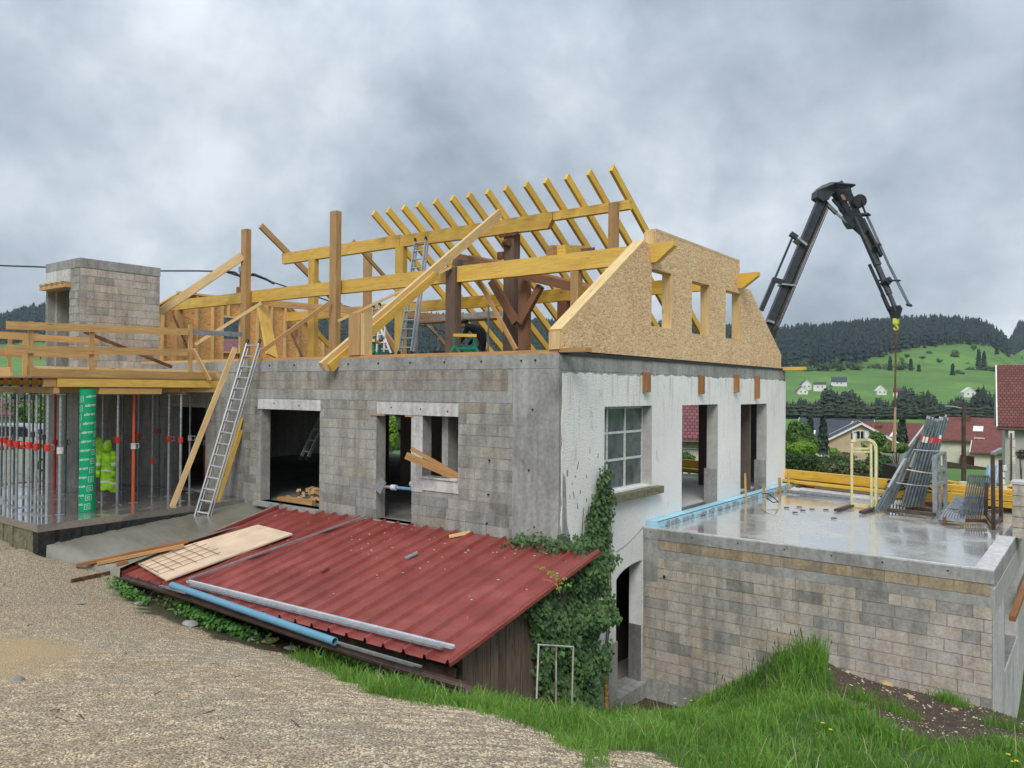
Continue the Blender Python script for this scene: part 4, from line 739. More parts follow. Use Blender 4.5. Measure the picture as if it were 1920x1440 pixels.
for z in (2.55, 3.05): MB().beam((-16.1, -4.6, z), (-16.1, -1.7, z), .03, .17).build('board', M['orange_wood'], rl2)
for z in (2.5, 3.02): MB().beam((-16.0, -1.68, z), (-15.9, -1.75, z), .03, .17).build('board', M['orange_wood'], rl2)
for y in (-4.2, -2.4): MB().box((-16.14, y-.04, 1.9), (-16.08, y+.04, 3.1)).build('upright', M['brown_wood'], rl2)
rl3 = thing('guard_rail', 'guard rail behind the near one with boards ending at the lift tower', 'guard rail', (-13, -4.5, 1.9), 'guard rails')
for z in (2.5, 2.87): MB().beam((-13.2, -4.6, z), (-12.6, -1.7, z-.06), .03, .15).build('board', M['rail_wood'], rl3)
MB().box((-12.94, -3.3, 1.9), (-12.88, -3.2, 2.9)).build('upright', M['rail_wood'], rl3)
board('rusty steel bar lying aslant against the tower behind the rails', 'rust', onX(158, 622, -11), onX(322, 688, -11), .06, .07, name='steel_bar', cat='bar')
# ------------------------------------------------------------------ steel props
PT = 1.52
def make_prop(label, hgt, zc, outer, inner, collar, x, y, thick=.03, z0=TZ):
    t = thing('steel_prop', label, 'prop', (x, y, z0), 'steel props holding the deck'); b = V((x, y, z0)); rot = random.uniform(0, 6.28)
    MB().tube(b+V((0, 0, .008)), b+V((0, 0, zc)), thick, 10).build('outer_tube', M[outer], t, smooth=False)
    it = MB().tube(b+V((0, 0, zc)), b+V((0, 0, hgt-.008)), thick*.78, 10).build('inner_tube', M[inner], t)
    hm = MB(); r = V((CAM[0]-x, CAM[1]-y, 0)).normalized()*(thick*.78)
    for k in range(int((hgt-zc-.1)/.1)): p = b+V((0, 0, zc+.1+k*.1))+r; hm.tube(p-r*.3, p+r*.06, .009, 5)
    tag(hm.build('pin_holes', M['black'], it), kind='stuff')
    c = MB(); c.tube(b+V((0, 0, zc-.06)), b+V((0, 0, zc+.07)), thick*1.75, 12); co = c.build('collar', M[collar], t)
    u = V((math.cos(rot), math.sin(rot), 0)); h = MB(); h.path([b+V((0, 0, zc+.05))+u*.05, b+V((0, 0, zc+.06))+u*.12, b+V((0, 0, zc-.04))+u*.13, b+V((0, 0, zc-.06))+u*.05], .008, 5); h.build('handle', M[collar if collar != 'red_paint' else random.choice(['red_paint', 'galv'])], co)
    MB().box((x-.07, y-.07, z0), (x+.07, y+.07, z0+.008)).build('base_plate', M['galv_dull'], t); MB().box((x-.07, y-.07, z0+hgt-.008), (x+.07, y+.07, z0+hgt)).build('head_plate', M['galv_dull'], t)
    return t
GD, GV, TD, RP_, OP, OW = 'galv_dull', 'galv', 'tube_dark', 'red_paint', 'orange_paint', 'old_white'
PR = [(18, 905, 585, TD, TD, RP_, 'first prop at the left image edge, dark with red collar'), (40, 938, 824, GD, GD, RP_, 'galvanised prop left of the white truck, red collar, second from left'), (71, 948, 831, GD, GV, RP_, 'galvanised prop with red collar, third from the left end'), (98, 935, 0, TD, TD, 0, ''),
      (111, 955, 833, GD, GV, RP_, 'galvanised prop with red collar, fourth from the left end'), (145, 915, 0, TD, TD, 0, 'dark back prop behind the fourth galvanised one')]
def prop_px(px, py, pyc, outer, inner, collar, label, thick=.03):
    p = onZ(px, py, TZ); d = pixel(np.array([p[0], p[1], 0.]))[2]; pc = pixel(np.array([p[0], p[1], TZ])); zc = (py-pyc)/F*d; return make_prop(label, PT-TZ, zc, outer, inner, collar, p[0], p[1], thick)
def q(x, y): return x/4, 680+y/4
for (x, b, c, o, i, cl_, th, lab) in [
    (10, 880, 580, TD, GD, RP_, .03, 'dark prop with a red collar cut by the left picture edge'), (38, 1035, 582, GD, GD, RP_, .03, 'galvanised prop second from the left edge with dull red collar'), (70, 1072, 603, GD, GV, RP_, .03, 'galvanised prop third from the left edge with bright red collar'),
    (122, 1092, 612, GD, GV, RP_, .031, 'galvanised prop in front of the white truck, fourth from the left'), (212, 1122, 622, GD, GV, RP_, .031, 'galvanised prop with red collar, fifth of the front row'), (266, 1132, 632, GD, GV, RP_, .031, 'galvanised prop with red collar, sixth of the front row'),
    (350, 1148, 640, GV, GV, RP_, .032, 'galvanised prop with red collar right beside the open corner of the wall'), (446, 1140, 662, GD, GD, OW, .036, 'thick grey prop with a pale ring collar left of the green tube'),
    (104, 920, 560, TD, TD, TD, .03, 'dark prop in the back row behind the fourth front prop'), (176, 930, 540, TD, TD, TD, .03, 'dark back row prop between fourth and fifth front props'), (243, 940, 540, TD, TD, TD, .03, 'dark back row prop between fifth and sixth front props'), (298, 950, 520, TD, TD, TD, .03, 'dark back row prop right of the sixth front prop'), (326, 925, 560, TD, GD, TD, .028, 'thin dark back prop beside the white truck cab'),
    (408, 962, 600, RP_, RP_, RP_, .036, 'dark red painted prop in front of the grey wall corner'), (486, 985, 600, TD, TD, TD, .034, 'dark prop standing in the shade just left of the green tube'),
    (702, 1036, 568, GD, GV, RP_, .026, 'prop with red collar behind the left yellow jacket'), (764, 1046, 700, GD, GD, GD, .026, 'plain grey prop behind the right yellow jacket'), (878, 1066, 582, GD, GV, RP_, .03, 'galvanised prop with red collar right of the two jackets'), (916, 965, 560, TD, TD, TD, .026, 'dark prop between the jackets and the orange red prop'),
    (997, 1050, 628, OP, OP, OW, .034, 'bright orange red prop with a pale collar'), (1034, 980, 550, TD, GD, RP_, .026, 'dark prop with dull red collar just right of the orange red prop'), (1139, 1002, 742, GD, GD, RP_, .026, 'grey prop with a narrow red collar low down'), (1188, 935, 515, TD, TD, RP_, .026, 'dark prop with a high dull red collar near the wall'),
    (1262, 1002, 572, GD, GV, RP_, .03, 'galvanised prop with red collar left of the dark doorway'), (1351, 1036, 582, GD, GV, RP_, .03, 'galvanised prop with red collar and white handle by the dark doorway'), (1420, 975, 567, GD, GD, OW, .027, 'grey prop with pale ring collar in front of the dark doorway'), (1533, 905, 600, OP, TD, OW, .03, 'dark prop with orange red lower tube behind the leaning board'), (1654, 930, 500, GD, GD, GD, .02, 'thin grey prop beside the top of the aluminium ladder')]:
    px, py = q(x, b); pc = q(x, c)[1]; t = prop_px(px, py, pc, o, i, cl_, lab, th)
# red strut props visible in the tower opening
for i, (px, c) in enumerate(((100, 'red_paint'), (118, 'red_paint'))):
    p = onY(px, 600, -1.3); make_prop(['grey prop with red collar inside the tower opening', 'red collared prop deeper inside the tower opening'][i], 2.4, 1.75 if i == 0 else 1.2, GD if i == 0 else RP_, GD, c, p[0], -1.3+i*.5, .03, 1.9)
# adjustable strut between the door jambs
a = yz(704, 915, -.05); b = yz(772, 917, -.05); s = thing('jamb_strut', 'short adjustable strut with a square plate wedged across the doorway', 'strut', a)
a = yz(716, 912, -.06); b = yz(771, 917, -.02); MB().tube(a, a.lerp(b, .42), .03, 10).build('screw_tube', M['galv_dull'], s); MB().tube(a.lerp(b, .34), a.lerp(b, .5), .055, 12).build('collar', M['old_white'], s); MB().tube(a.lerp(b, .5), b, .032, 10).build('blue_tube', M['blue_pipe'], s)
MB().beam(a+V((-.10, -.02, -.10)), a+V((.06, -.02, .14)), .02, .2, (1, 0, -1)).build('end_plate', M['galv_dull'], s)
# ------------------------------------------------------------------ printed green tube with lettering
gp = onZ(151, 961, TZ); gr_ = .158; gx0, gy0 = gp[0]-.05, gp[1]+.15
gt = thing('column_form_tube', 'bright green cardboard column tube with white print standing on the terrace', 'form tube', (gx0, gy0, TZ)); MB().tube((gx0, gy0, TZ+.003), (gx0, gy0, 1.63), gr_, 40).build('tube_shell', M['green_card'], gt, smooth=False)
cu = bpy.data.curves.new('txt', 'FONT'); cu.body = 'obron'; cu.size = .088; cu.extrude = 0.0; to = bpy.data.objects.new('txt', cu); COL.objects.link(to); bpy.context.view_layer.update()
tme = bpy.data.meshes.new_from_object(to.evaluated_get(bpy.context.evaluated_depsgraph_get())); bpy.data.objects.remove(to)
tv = np.array([v.co[:] for v in tme.vertices]); tf = [tuple(p.vertices) for p in tme.polygons]
cang = math.atan2(CAM[1]-gy0, CAM[0]-gx0)
def wrap(pts, uc, zc, slant=0.0): # pts in metres, uc = arc position
    out = []
    for x, y, *_ in pts: u = uc+x; a_ = cang+u/gr_; z = zc+y+x*slant; out.append((gx0+(gr_+.002)*math.cos(a_), gy0+(gr_+.002)*math.sin(a_), z))
    return out
for k in range(13):
    z = TZ+.12+k*.19; u = -.26+.035*(14-k)*-.55+.09
    u = -.30+k*.0225; me = bpy.data.meshes.new('lettering'); me.from_pydata(wrap(tv, u, z, .12), [], tf); me.materials.append(M['white_ink']); link('lettering', me, gt)
def outline(w, h, t):
    v = []; f = []
    for (x0, y0, x1, y1) in ((0, 0, w, t), (0, h-t, w, h), (0, t, t, h-t), (w-t, t, w, h-t)):
        n = 4; b = len(v)
        for i in range(n+1): x = x0+(x1-x0)*i/n; v += [(x, y0), (x, y1)]
        f += [(b+2*i, b+2*i+2, b+2*i+3, b+2*i+1) for i in range(n)]
    return v, f
for k in range(10):
    for (w, h, t, dx, dy) in ((.11, .115, .006, 0, 0), (.04, .05, .005, .035, .03)):
        v, f = outline(w, h, t); v = [(a+dx, b+dy) for a, b in v]; me = bpy.data.meshes.new('printed_mark'); me.from_pydata(wrap(v, -.05+k*.0225, TZ+.06+k*.19, .12), [], f); me.materials.append(M['white_ink']); link('printed_mark', me, gt)
        v2 = wrap(v, -.30+k*.02, TZ+1.35+k*.19, .12)
        if k < 6: me = bpy.data.meshes.new('printed_mark'); me.from_pydata(v2, [], f); me.materials.append(M['white_ink']); link('printed_mark', me, gt)
# ------------------------------------------------------------------ hanging hi-vis jackets
def jacket(label, px, pyt, pyb, wpx, base_px, hood, seed):
    p = onZ(*base_px, TZ); d = pixel(np.array([p[0], p[1], 0.]))[2]; top = CAM+ray(px, pyt)*(d-.1); Hh = (pyb-pyt)/F*d; w = wpx/F*d
    t = thing('safety_jacket', label, 'jacket', top); rx = V(tuple(R_[:, 0])).normalized(); ry = V((0, 0, 1)); rz_ = rx.cross(ry); rr = random.Random(seed)
    n, mseg = 26, 28; v = []; f = []
    prof = [(0, .10), (.08, .22), (.16, .30), (.26, .42), (.4, .46), (.6, .48), (.8, .50), (.93, .48), (1, .44)]
    if not hood: prof = [(0, .16), (.08, .36), (.2, .44), (.4, .5), (.6, .5), (.8, .47), (.93, .4), (1, .30)]
    for i in range(n+1):
        s = i/n; wv = np.interp(s, [a for a, b in prof], [b for a, b in prof])*w
        for j in range(mseg):
            a_ = 2*math.pi*j/mseg; fold = 1+.24*math.sin(a_*5+s*4+seed)+.16*math.sin(a_*8-s*7)
            x = wv*math.cos(a_)*(1+.05*math.sin(s*9+seed))+(.04*math.sin(s*5+seed))*w+(s-.5)*w*(.12 if hood else -.05); y = wv*.38*math.sin(a_)*fold; z = -s*Hh+.03*Hh*math.sin(a_*2+seed)*s+.012*Hh*math.sin(a_*5)*s*s
            v.append(V(top)+rx*x+rz_*y+ry*z)
    for i in range(n):
        for j in range(mseg): k = (j+1) % mseg; f.append((i*mseg+j, i*mseg+k, (i+1)*mseg+k, (i+1)*mseg+j))
    me = bpy.data.meshes.new('body'); me.from_pydata(v, [], f); me.materials.append(M['hivis']); me.materials.append(M['silver_tape']); me.polygons.foreach_set('use_smooth', [True]*len(f))
    mi = [0]*len(f)
    for k, fc in enumerate(f):
        i = k//mseg
        if i in ((12, 13, 19, 20) if not hood else (15, 21)): mi[k] = 1
    me.polygons.foreach_set('material_index', mi); link('body', me, t)
    for sgn in (-1, 1):   # sleeves
        a_ = V(top)+rx*(sgn*w*.34)+ry*(-Hh*.2)+rz_*.05; b_ = a_+rx*(sgn*w*.12)+ry*(-Hh*.38)+rz_*.04; c_ = b_+rx*(-sgn*w*.05)+ry*(-Hh*.14)
        sm = MB(); sm.tube(a_, b_, .055, 12, .05); sm.tube(b_, c_, .05, 12, .042); sm.build('sleeve', M['hivis'], t, smooth=True); MB().tube(a_.lerp(b_, .6), a_.lerp(b_, .75), .055, 12, .054).build('reflective_band', M['silver_tape'], t)
    if hood: m = MB(); m.tube(V(top)+ry*.02, V(top)-ry*Hh*.2+rz_*.03, .05, 12, .11); m.build('hood', M['hivis'], t, smooth=True)
    return t
jacket('yellow green safety jacket hanging against the green tube', 178, 820, 889, 34, q(702, 1036), False, 1); jacket('hooded yellow green safety coat hanging lower on the next prop', 203, 827, 920, 34, q(764, 1046), True, 4)
# ------------------------------------------------------------------ shed with red ribbed roof
shed = thing('lean_to_shed', 'low wooden lean-to with a red ribbed metal roof against the block wall', 'shed', (-3.4, -1.8, -2.4))
RX0, RX1, RY0, RY1 = -7.48, .82, -3.66, -.05
def rzp(x, y):
    f = (x-RX0)/(RX1-RX0); t = (y-RY1)/(RY0-RY1); return (-.985+.06*f)*(1-t)+(-1.85+.11*f)*t
RIBS = 22; PIT = (RX1-RX0)/RIBS
def ribprof(i0, i1):
    P = [];
    for i in range(i0, i1):
        x = RX0+i*PIT; P += [(x, 0.0), (x+PIT*.38, 0.0), (x+PIT*.40, .004), (x+PIT*.42, 0.0), (x+PIT*.80, 0.0), (x+PIT*.86, .055), (x+PIT*.93, .055)]
    P.append((RX0+i1*PIT, 0.0)); return P
k = 0; i0 = 0
while i0 < RIBS:
    i1 = min(i0+3, RIBS); P = ribprof(i0, i1); m = MB(); ov = .0 if k % 2 == 0 else .0
    ys = [RY1, -1.9, RY0-(.0 if k % 3 else .02)]
    for (xa, ha), (xb, hb) in zip(P[:-1], P[1:]):
        for ya, yb in zip(ys[:-1], ys[1:]):
            A = [(xa, yb, rzp(xa, yb)+ha), (xb, yb, rzp(xb, yb)+hb), (xb, ya, rzp(xb, ya)+hb), (xa, ya, rzp(xa, ya)+ha)]; m.face(A)
            m.face([(x, y, z-.003) for x, y, z in A[::-1]])
    m.build('roof_sheet', M['red_sheet'], shed); i0 = i1; k += 1
m = MB()
for i in range(RIBS):
    for t in (.06, .37, .68, .95):
        x = RX0+i*PIT+PIT*.895; y = RY1+(RY0-RY1)*t; z = rzp(x, y)+.042; m.tube((x, y, z), (x, y, z+.012), .011, 6)
tag(m.build('roof_screws', M['rust'], shed), kind='stuff')
m = MB(); rr = random.Random(11)
for i in range(120):
    x = rr.uniform(RX0+.3, RX1-.2); y = RY1-abs(rr.gauss(0, 1.0))-.1
    if y < RY0+.3: continue
    fx_ = ((x-RX0)/PIT) % 1; hh = .042 if fx_ > .8 else .001; z = rzp(x, y)+hh+.002; s = rr.uniform(.006, .02); m.beam((x-s, y, z), (x+s, y+rr.uniform(-s, s), z), s, .004)
tag(m.build('plaster_crumbs', M['white_paint'], shed), kind='stuff')
MB().beam((RX0-.02, RY1+.02, rzp(RX0, RY1)+.05), (RX0-.02, RY0-.03, rzp(RX0, RY0)+.05), .09, .035).build('verge_flashing', M['galv'], shed); MB().beam((RX0+.05, RY1, rzp(RX0, RY1)+.045), (RX0+.05, RY0, rzp(RX0, RY0)+.045), .05, .06).build('verge_flashing', M['red_sheet'], shed)
MB().beam((RX1+.0, RY1, rzp(RX1, RY1)+.0), (RX1+.0, RY0, rzp(RX1, RY0)+.0), .03, .05).build('verge_flashing', M['red_sheet'], shed)
# eaves: fascia and sagging gutter
def P3(px, py, y=None, d=None): return V(onY(px, py, y))
gz0, gz1 = rzp(RX0, RY0)-.10, rzp(RX1, RY0)-.12
m = MB(); n = 24; gl = [(222, 1084), (350, 1122), (480, 1166), (628, 1216), (740, 1252), (880, 1292)]
def gpt(f): x = 222+658*f; q_ = onY(x, np.interp(x, [a for a, b in gl], [b for a, b in gl])-6, RY0-.13); return q_
for i in range(n):
    (xa, ya, za), (xb, yb, zb_) = gpt(i/n), gpt((i+1)/n); r = .085
    prev = None
    for j in range(9):
        t = math.pi*j/8; qa = V((xa, ya-math.cos(t)*r, za-math.sin(t)*r)); qb = V((xb, yb-math.cos(t)*r, zb_-math.sin(t)*r))
        if prev: m.face([prev[0], prev[1], qb, qa]); m.face([qa+V((0, 0, -.004)), qb+V((0, 0, -.004)), prev[1]+V((0, 0, -.004)), prev[0]+V((0, 0, -.004))])
        prev = (qa, qb)
m.build('gutter', M['gutter'], shed)
MB().beam((RX0+.05, RY0+.22, -1.95), (RX1-.1, RY0+.22, -1.93), .04, .12).build('fascia_board', M['gutter'], shed)  # set back and coloured dark to paint in the shade between eave and gutter
m = MB(); e = V((RX1+.32, RY0-.1, -2.16)); m.face([(RX1-.1, RY0-.04, -1.92), (RX1+.42, RY0-.16, -2.15), (RX1+.35, RY0-.06, -2.2), (RX1-.1, RY0+.0, -2.05)]); m.face([(RX1-.1, RY0+.0, -2.06), (RX1+.35, RY0-.06, -2.21), (RX1+.42, RY0-.16, -2.16), (RX1-.1, RY0-.04, -1.93)]); m.build('torn_flashing', M['rust'], shed)
# side wall of upright planks, set back from the eaves
y = -2.98; i = 0; rr = random.Random(2)
while y < -.02:
    w = rr.uniform(.14, .2); x = .50+rr.uniform(-.006, .006); zt = rzp(.5, y+w)-.05; zb0 = float(H(x, y))-.1-rr.uniform(0, .06)
    MB().beam((x, y+w/2, zb0), (x, y+w/2, zt), w-.012, .025, (1, 0, 0)).build('plank', M['plank_old'], shed); y += w
MB().beam((.46, -3.0, -1.78), (.46, -.06, -1.08), .05, .10).build('top_rail', M['plank_old'], shed)
MB().beam((.48, -3.03, -3.0), (.48, -3.03, -1.80), .1, .1).build('corner_post', M['plank_old'], shed)
m = MB(); m.prism([[(-7.3, -3.2), (.44, -3.2), (.44, -1.9), (-7.3, -1.95)]], fy, -2.9, -2.86); m.build('dark_void_sheet', M['gutter'], shed, fixn=True)  # dark sheet whose colour stands in for the shaded open void under the eaves
m = MB(); m.prism([[(-3.5, -3.0), (-.1, -1.15), (-.1, -3.5), (-3.4, -3.4)]], fx, -7.3, -7.25); m.build('left_wall', M['mortar'], shed, fixn=True)
MB().box((.2, -3.4, -2.6), (.42, -3.1, -2.05)).build('stone_pier', M['stone_grey'], shed)
# things lying on the shed roof
def onRoof(px, py, lift=0.0):
    r = ray(px, py); ts = np.arange(7, 20, .01); P = CAM[None]+r[None]*ts[:, None]; z = np.array([rzp(a, b) for a, b in P[:, :2]])+lift+.04; i = np.argmax(P[:, 2] < z); return V(P[i])
c4 = [onRoof(*p, .02) for p in ((250, 1054), (312, 1090), (549, 1003), (484, 986))]
ply = MB(); up = V((0, 0, .022)); nrm = (c4[1]-c4[0]).cross(c4[3]-c4[0]).normalized(); nrm = nrm if nrm.z > 0 else -nrm; nrm *= .03
ply.face([p+nrm for p in c4]); ply.face([p for p in c4[::-1]])
for i in range(4): a, b = c4[i], c4[(i+1) % 4]; ply.face([a, b, b+nrm, a+nrm])
tag(ply.build('plywood_sheet', M['ply'], fixn=True), 'pale plywood sheet lying on the left end of the red roof', 'plywood')
MB2 = MB(); a, b, c, d = c4
for i in range(4): f = .15+.22*i; MB2.beam(a.lerp(b, f)-(c-b)*-0.0, a.lerp(b, f), .001, .001) if 0 else None
cr = [onRoof(*p, .075) for p in ((262, 1060), (296, 1077), (414, 1035), (371, 1018))]
g = MB()
for i in range(5): f = i/4; g.tube(cr[0].lerp(cr[1], f)+(cr[3]-cr[0])*(-.02+.05*(i % 2)), cr[3].lerp(cr[2], f)+(cr[3]-cr[0])*(.06*(i % 2)), .0045, 5)
for i in range(6): f = .04+i/5.6; g.tube(cr[0].lerp(cr[3], f)+(cr[0]-cr[1])*.12, cr[1].lerp(cr[2], f)+(cr[1]-cr[0])*.1*(1 if i % 2 else -1), .0045, 5)
tag(g.build('reinforcing_mesh', M['rust']), 'rusty steel reinforcing mesh lying on the plywood sheet', 'steel mesh')
a, b = onRoof(398, 1098, .03), onRoof(850, 1215, .03); st = thing('metal_stud', 'long bright galvanised channel lying along the lower edge of the red roof', 'metal channel', a)
a, b = onRoof(352, 1090, .03), onRoof(850, 1214, .03); MB().beam(a, b, .062, .03).build('web', M['bright_zinc'], st); dd = (b-a).normalized().cross(V((0, 0, 1)))*.029
for s in (-1, 1): MB().beam(a+dd*s+V((0, 0, .022)), b+dd*s+V((0, 0, .022)), .004, .014).build('flange', M['bright_zinc'], st)
a, b = onRoof(362, 1096, .03), onRoof(838, 1212, .03); a -= V((0, .06, 0)); b -= V((0, .09, 0)); o = MB().beam(a, b, .05, .03).build('metal_stud', M['galv_dull']); tag(o, 'duller galvanised channel lying just below the bright one on the roof edge', 'metal channel')
o = MB().beam(onRoof(352, 1086, .05), onRoof(722, 926, .05) if 0 else onRoof(690, 966, .05), .045, .03).build('metal_stud', M['galv']); tag(o, 'galvanised channel running up the red roof beside the plywood sheet', 'metal channel')
a = V(onY(322, 1097, RY0-.12)); b = V(onY(628, 1203, RY0-.14)); pd = (b-a).normalized(); pipe = thing('drain_pipe', 'long blue plastic pipe lying in the gutter of the red roof', 'pipe', a)
m = MB(); n = 28; u_ = pd.cross(V((0, 0, 1))).normalized(); w_ = u_.cross(pd).normalized(); ri, ro = .047, .056
for i in range(n):
    t0, t1 = 2*math.pi*i/n, 2*math.pi*(i+1)/n; e0 = u_*math.cos(t0)+w_*math.sin(t0); e1 = u_*math.cos(t1)+w_*math.sin(t1)
    m.face([a+e0*ro, b+e0*ro, b+e1*ro, a+e1*ro]); m.face([a+e1*ri, b+e1*ri, b+e0*ri, a+e0*ri]); m.face([a+e0*ro, a+e1*ro, a+e1*ri, a+e0*ri]); m.face([b+e1*ro, b+e0*ro, b+e0*ri, b+e1*ri])
m.build('tube_wall', M['blue_pipe'], pipe, merge=True); MB().tube(a.lerp(b, .60), a.lerp(b, .64), .060, 24).build('socket', M['blue_pipe'], pipe)
for k_, (p, q_, w) in enumerate((((632, 1204), (790, 1250), .03), ((640, 1209), (775, 1248), .025), ((300, 1098), (350, 1112), .05))):
    o = MB().beam(onY(*p, RY0-.12), onY(*q_, RY0-.16), w, .025).build('metal_stud', M['galv']); tag(o, ['galvanised strip lying in the gutter beyond the blue pipe end', 'second thinner strip lying in the gutter beyond the blue pipe', 'short light blue strip under the left end of the blue pipe'][k_], 'metal strip')
a, b = onRoof(759, 1048), onRoof(782, 1037); o = MB().tube(a, b, .035, 12).build('steel_sleeve', M['galv_dull']); tag(o, 'short grey steel sleeve lying in the middle of the red roof', 'sleeve')
a, b = onRoof(602, 1072), onRoof(616, 1065); o = MB().beam(a, b, .035, .03).build('metal_scrap', M['rust']); tag(o, 'small rusty scrap lying on the middle of the red roof', 'scrap')
a, b = onRoof(842, 1006), onRoof(881, 998); o = MB().beam(a, b, .07, .05).build('wood_offcut', M['pale_wood']); tag(o, 'pale wood offcut lying at the top edge of the red roof', 'offcut')
# boards lying on the ramp
for i, (a, b, mt, lab, w) in enumerate([((142, 1064), (352, 1018), 'sleeper', 'long brown board lying on the concrete ramp, the upper one', .09), ((182, 1060), (345, 1026), 'orange_wood', 'orange brown board lying against the long brown board on the ramp', .08), ((218, 1062), (240, 1056), 'sleeper', 'short brown board end beside the plywood sheet corner', .06), ((134, 1093), (238, 1070), 'rust', 'thin dark bar lying on the gravel left of the shed corner', .035)]):
    pa = np.array(onT(*a)); pb = np.array(onT(*b)) if i == 3 else None
    za = lambda p: zr(p[0], p[1])
    def onR(px, py):
        r = ray(px, py); ts = np.arange(8, 25, .01); P = CAM[None]+r[None]*ts[:, None]; k_ = np.argmax(P[:, 2] < zr(P[:, 0], P[:, 1])); return V(P[k_])
    A_, B_ = (onR(*a), onR(*b)) if i < 3 else (V(pa), V(pb)); o = MB().beam(A_+V((0, 0, .035)), B_+V((0, 0, .035)), w, .055).build('timber_board', M[mt]); tag(o, lab, 'board')
# timbers poking through the window hole
for i, (a, b, lab) in enumerate([((760, 856), (858, 899), 'lowest of the three orange timbers poking out of the window hole'), ((762, 851), (856, 892), 'middle of the three orange timbers poking out of the window hole'), ((771, 841), (858, 890), 'topmost of the three orange timbers poking out of the window hole')]):
    A_ = yz(*a, -.55+.12*i); B_ = yz(*b, .18); o = MB().beam(A_, B_+(B_-A_).normalized()*.35, .055, .07 if i else .085).build('timber_board', M['orange_wood']); tag(o, lab, 'timber')
# firewood heap inside the first doorway
rr = random.Random(9)
m = MB()
for i in range(70):
    c = V((-7.1+rr.gauss(0, .38), .75+rr.uniform(-.25, .45), ZF+abs(rr.gauss(.1, .16))+.02)); dv = V((rr.uniform(-1, 1), rr.uniform(-1, 1), rr.uniform(-.5, .6))).normalized()*rr.uniform(.06, .14); m.beam(c-dv, c+dv, rr.uniform(.05, .12), rr.uniform(.03, .08))
tag(m.build('wood_offcuts', M['wood_debris']), 'heap of wood offcuts on the floor inside the left doorway', None, None, 'stuff')
o = MB().beam((-8.05, .32, ZF+.05), (-7.1, .45, ZF+.05), .12, .10).build('timber_board', M['orange_wood']); tag(o, 'short orange timber lying on the sill of the left doorway', 'timber')
o = MB().beam((-7.75, .30, ZF+.07), (-6.75, .28, ZF+.07), .10, .13).build('timber_board', M['orange_wood']); tag(o, 'thick orange timber in front of the offcut heap in the left doorway', 'timber')
ladder('grey ladder leaning in the dark room behind the left doorway', (-8.15, 1.0, -.0), (-7.9, 1.0, -.0), (-7.75, 1.6, 1.6), (-7.5, 1.6, 1.6), 6, mat='galv_dull')
bn = thing('work_bench', 'dark red workbench behind the narrow doorway', 'bench', (-3.8, 1.5, ZF)); MB().box((-4.6, 1.3, ZF+.38), (-3.2, 1.7, ZF+.46)).build('top', M['rust'], bn)
for x in (-4.35, -3.75, -3.3): MB().box((x-.03, 1.32, ZF), (x+.03, 1.38, ZF+.38)).build('leg', M['rust'], bn)
o = MB().tube((-4.45, 1.0, ZF+.62), (-4.25, 1.0, ZF+.62), .06, 10).build('site_lamp', M['white_paint']); tag(o, 'white lamp hanging low in the narrow doorway', 'lamp')
# blue insulation strip, stakes and cable by the slab
ins = MB(); ins.box((.26, 3.08, AZ-.03), (.30, 11.35, AZ+.10)); ins.face([(.035, 3.08, AZ+.10), (.30, 3.08, AZ+.10), (.30, 11.35, AZ+.10), (.035, 11.35, AZ+.10)]); ins.box((.035, 3.08, AZ-.03), (.26, 11.35, AZ+.098)); tag(ins.build('insulation_board', M['blue_foam']), 'light blue foam strip between the white wall and the wet slab', 'insulation board')
m = MB(); rr = random.Random(4)
for i in range(70): yv = rr.uniform(3.3, 11); m.box((.302, yv, AZ+.0), (.302+rr.uniform(.005, .04), yv+rr.uniform(.02, .14), AZ+rr.uniform(.02, .09)))
tag(m.build('mortar_splashes', M['mortar']), 'grey mortar splashes along the blue foam strip', None, None, 'stuff')
for i, (px, pyb, pyt, w, lab) in enumerate([(1419, 930, 908, 5, 'short pale stake standing in front of the third opening'), (1449, 925, 895, 6, 'pale stake leaning on the white wall near its right corner'), (1443, 928, 920, 6, 'small brown stub at the foot of the white wall'), (1466, 921, 886, 5, 'tall pale stake at the right corner of the white wall'), (1384, 943, 887, 3, 'thin grey lath at the left jamb of the third opening')]):
    y = onX(px, pyb, .14)[1]; z0 = AZ+.0; z1 = onX(px, pyt, .14)[2]; o = MB().beam((.34, y, z0-.03), (.31, y, z1), w*.011, .05, (0, 1, 0)).build('stake', M['brown_wood' if i == 2 else 'rail_wood']); tag(o, lab, 'stake')
m = MB(); pts = [V(onZ(px, py, AZ+.11+dz)) for px, py, dz in [(1428, 926, .05), (1440, 925, .1), (1452, 934, .06), (1459, 941, -.05), (1449, 942, -.06), (1438, 934, .0)]]; m.path(pts, .012, 6); tag(m.build('cable', M['black']), 'black cable looped over the blue foam strip', 'cable')
# rusty frame and stake in front of the ivy, concrete edge
mk('stand_paint', m_block, cols=[(0, (.3, .2, .12)), (1, (.5, .5, .46))], smear=1.0, sm=(.58, .58, .55))
rf = thing('rusty_stand', 'rusty white tube stand standing in the grass before the ivy', 'frame', onX(1040, 1330, 1.15)); FXX = 1.15
for a, b in (((1010, 1208), (1006, 1285)), ((1043, 1212), (1042, 1342)), ((1075, 1214), (1071, 1340))): MB().tube(V(onX(*a, FXX)), V(onX(b[0], b[1]+25, FXX)), .013, 8).build('upright', M['stand_paint'], rf)
MB().tube(V(onX(1009, 1209, FXX)), V(onX(1075, 1213, FXX)), .013, 8).build('top_bar', M['stand_paint'], rf)
m = MB(); a = V(onX(1137, 1330, .5)); b = V(onX(1135, 1228, .5)); N_ = 18
for i in range(N_): p = a.lerp(b, i/N_); m.tube(p, a.lerp(b, (i+1)/N_), .035 if i % 2 else .028, 8)
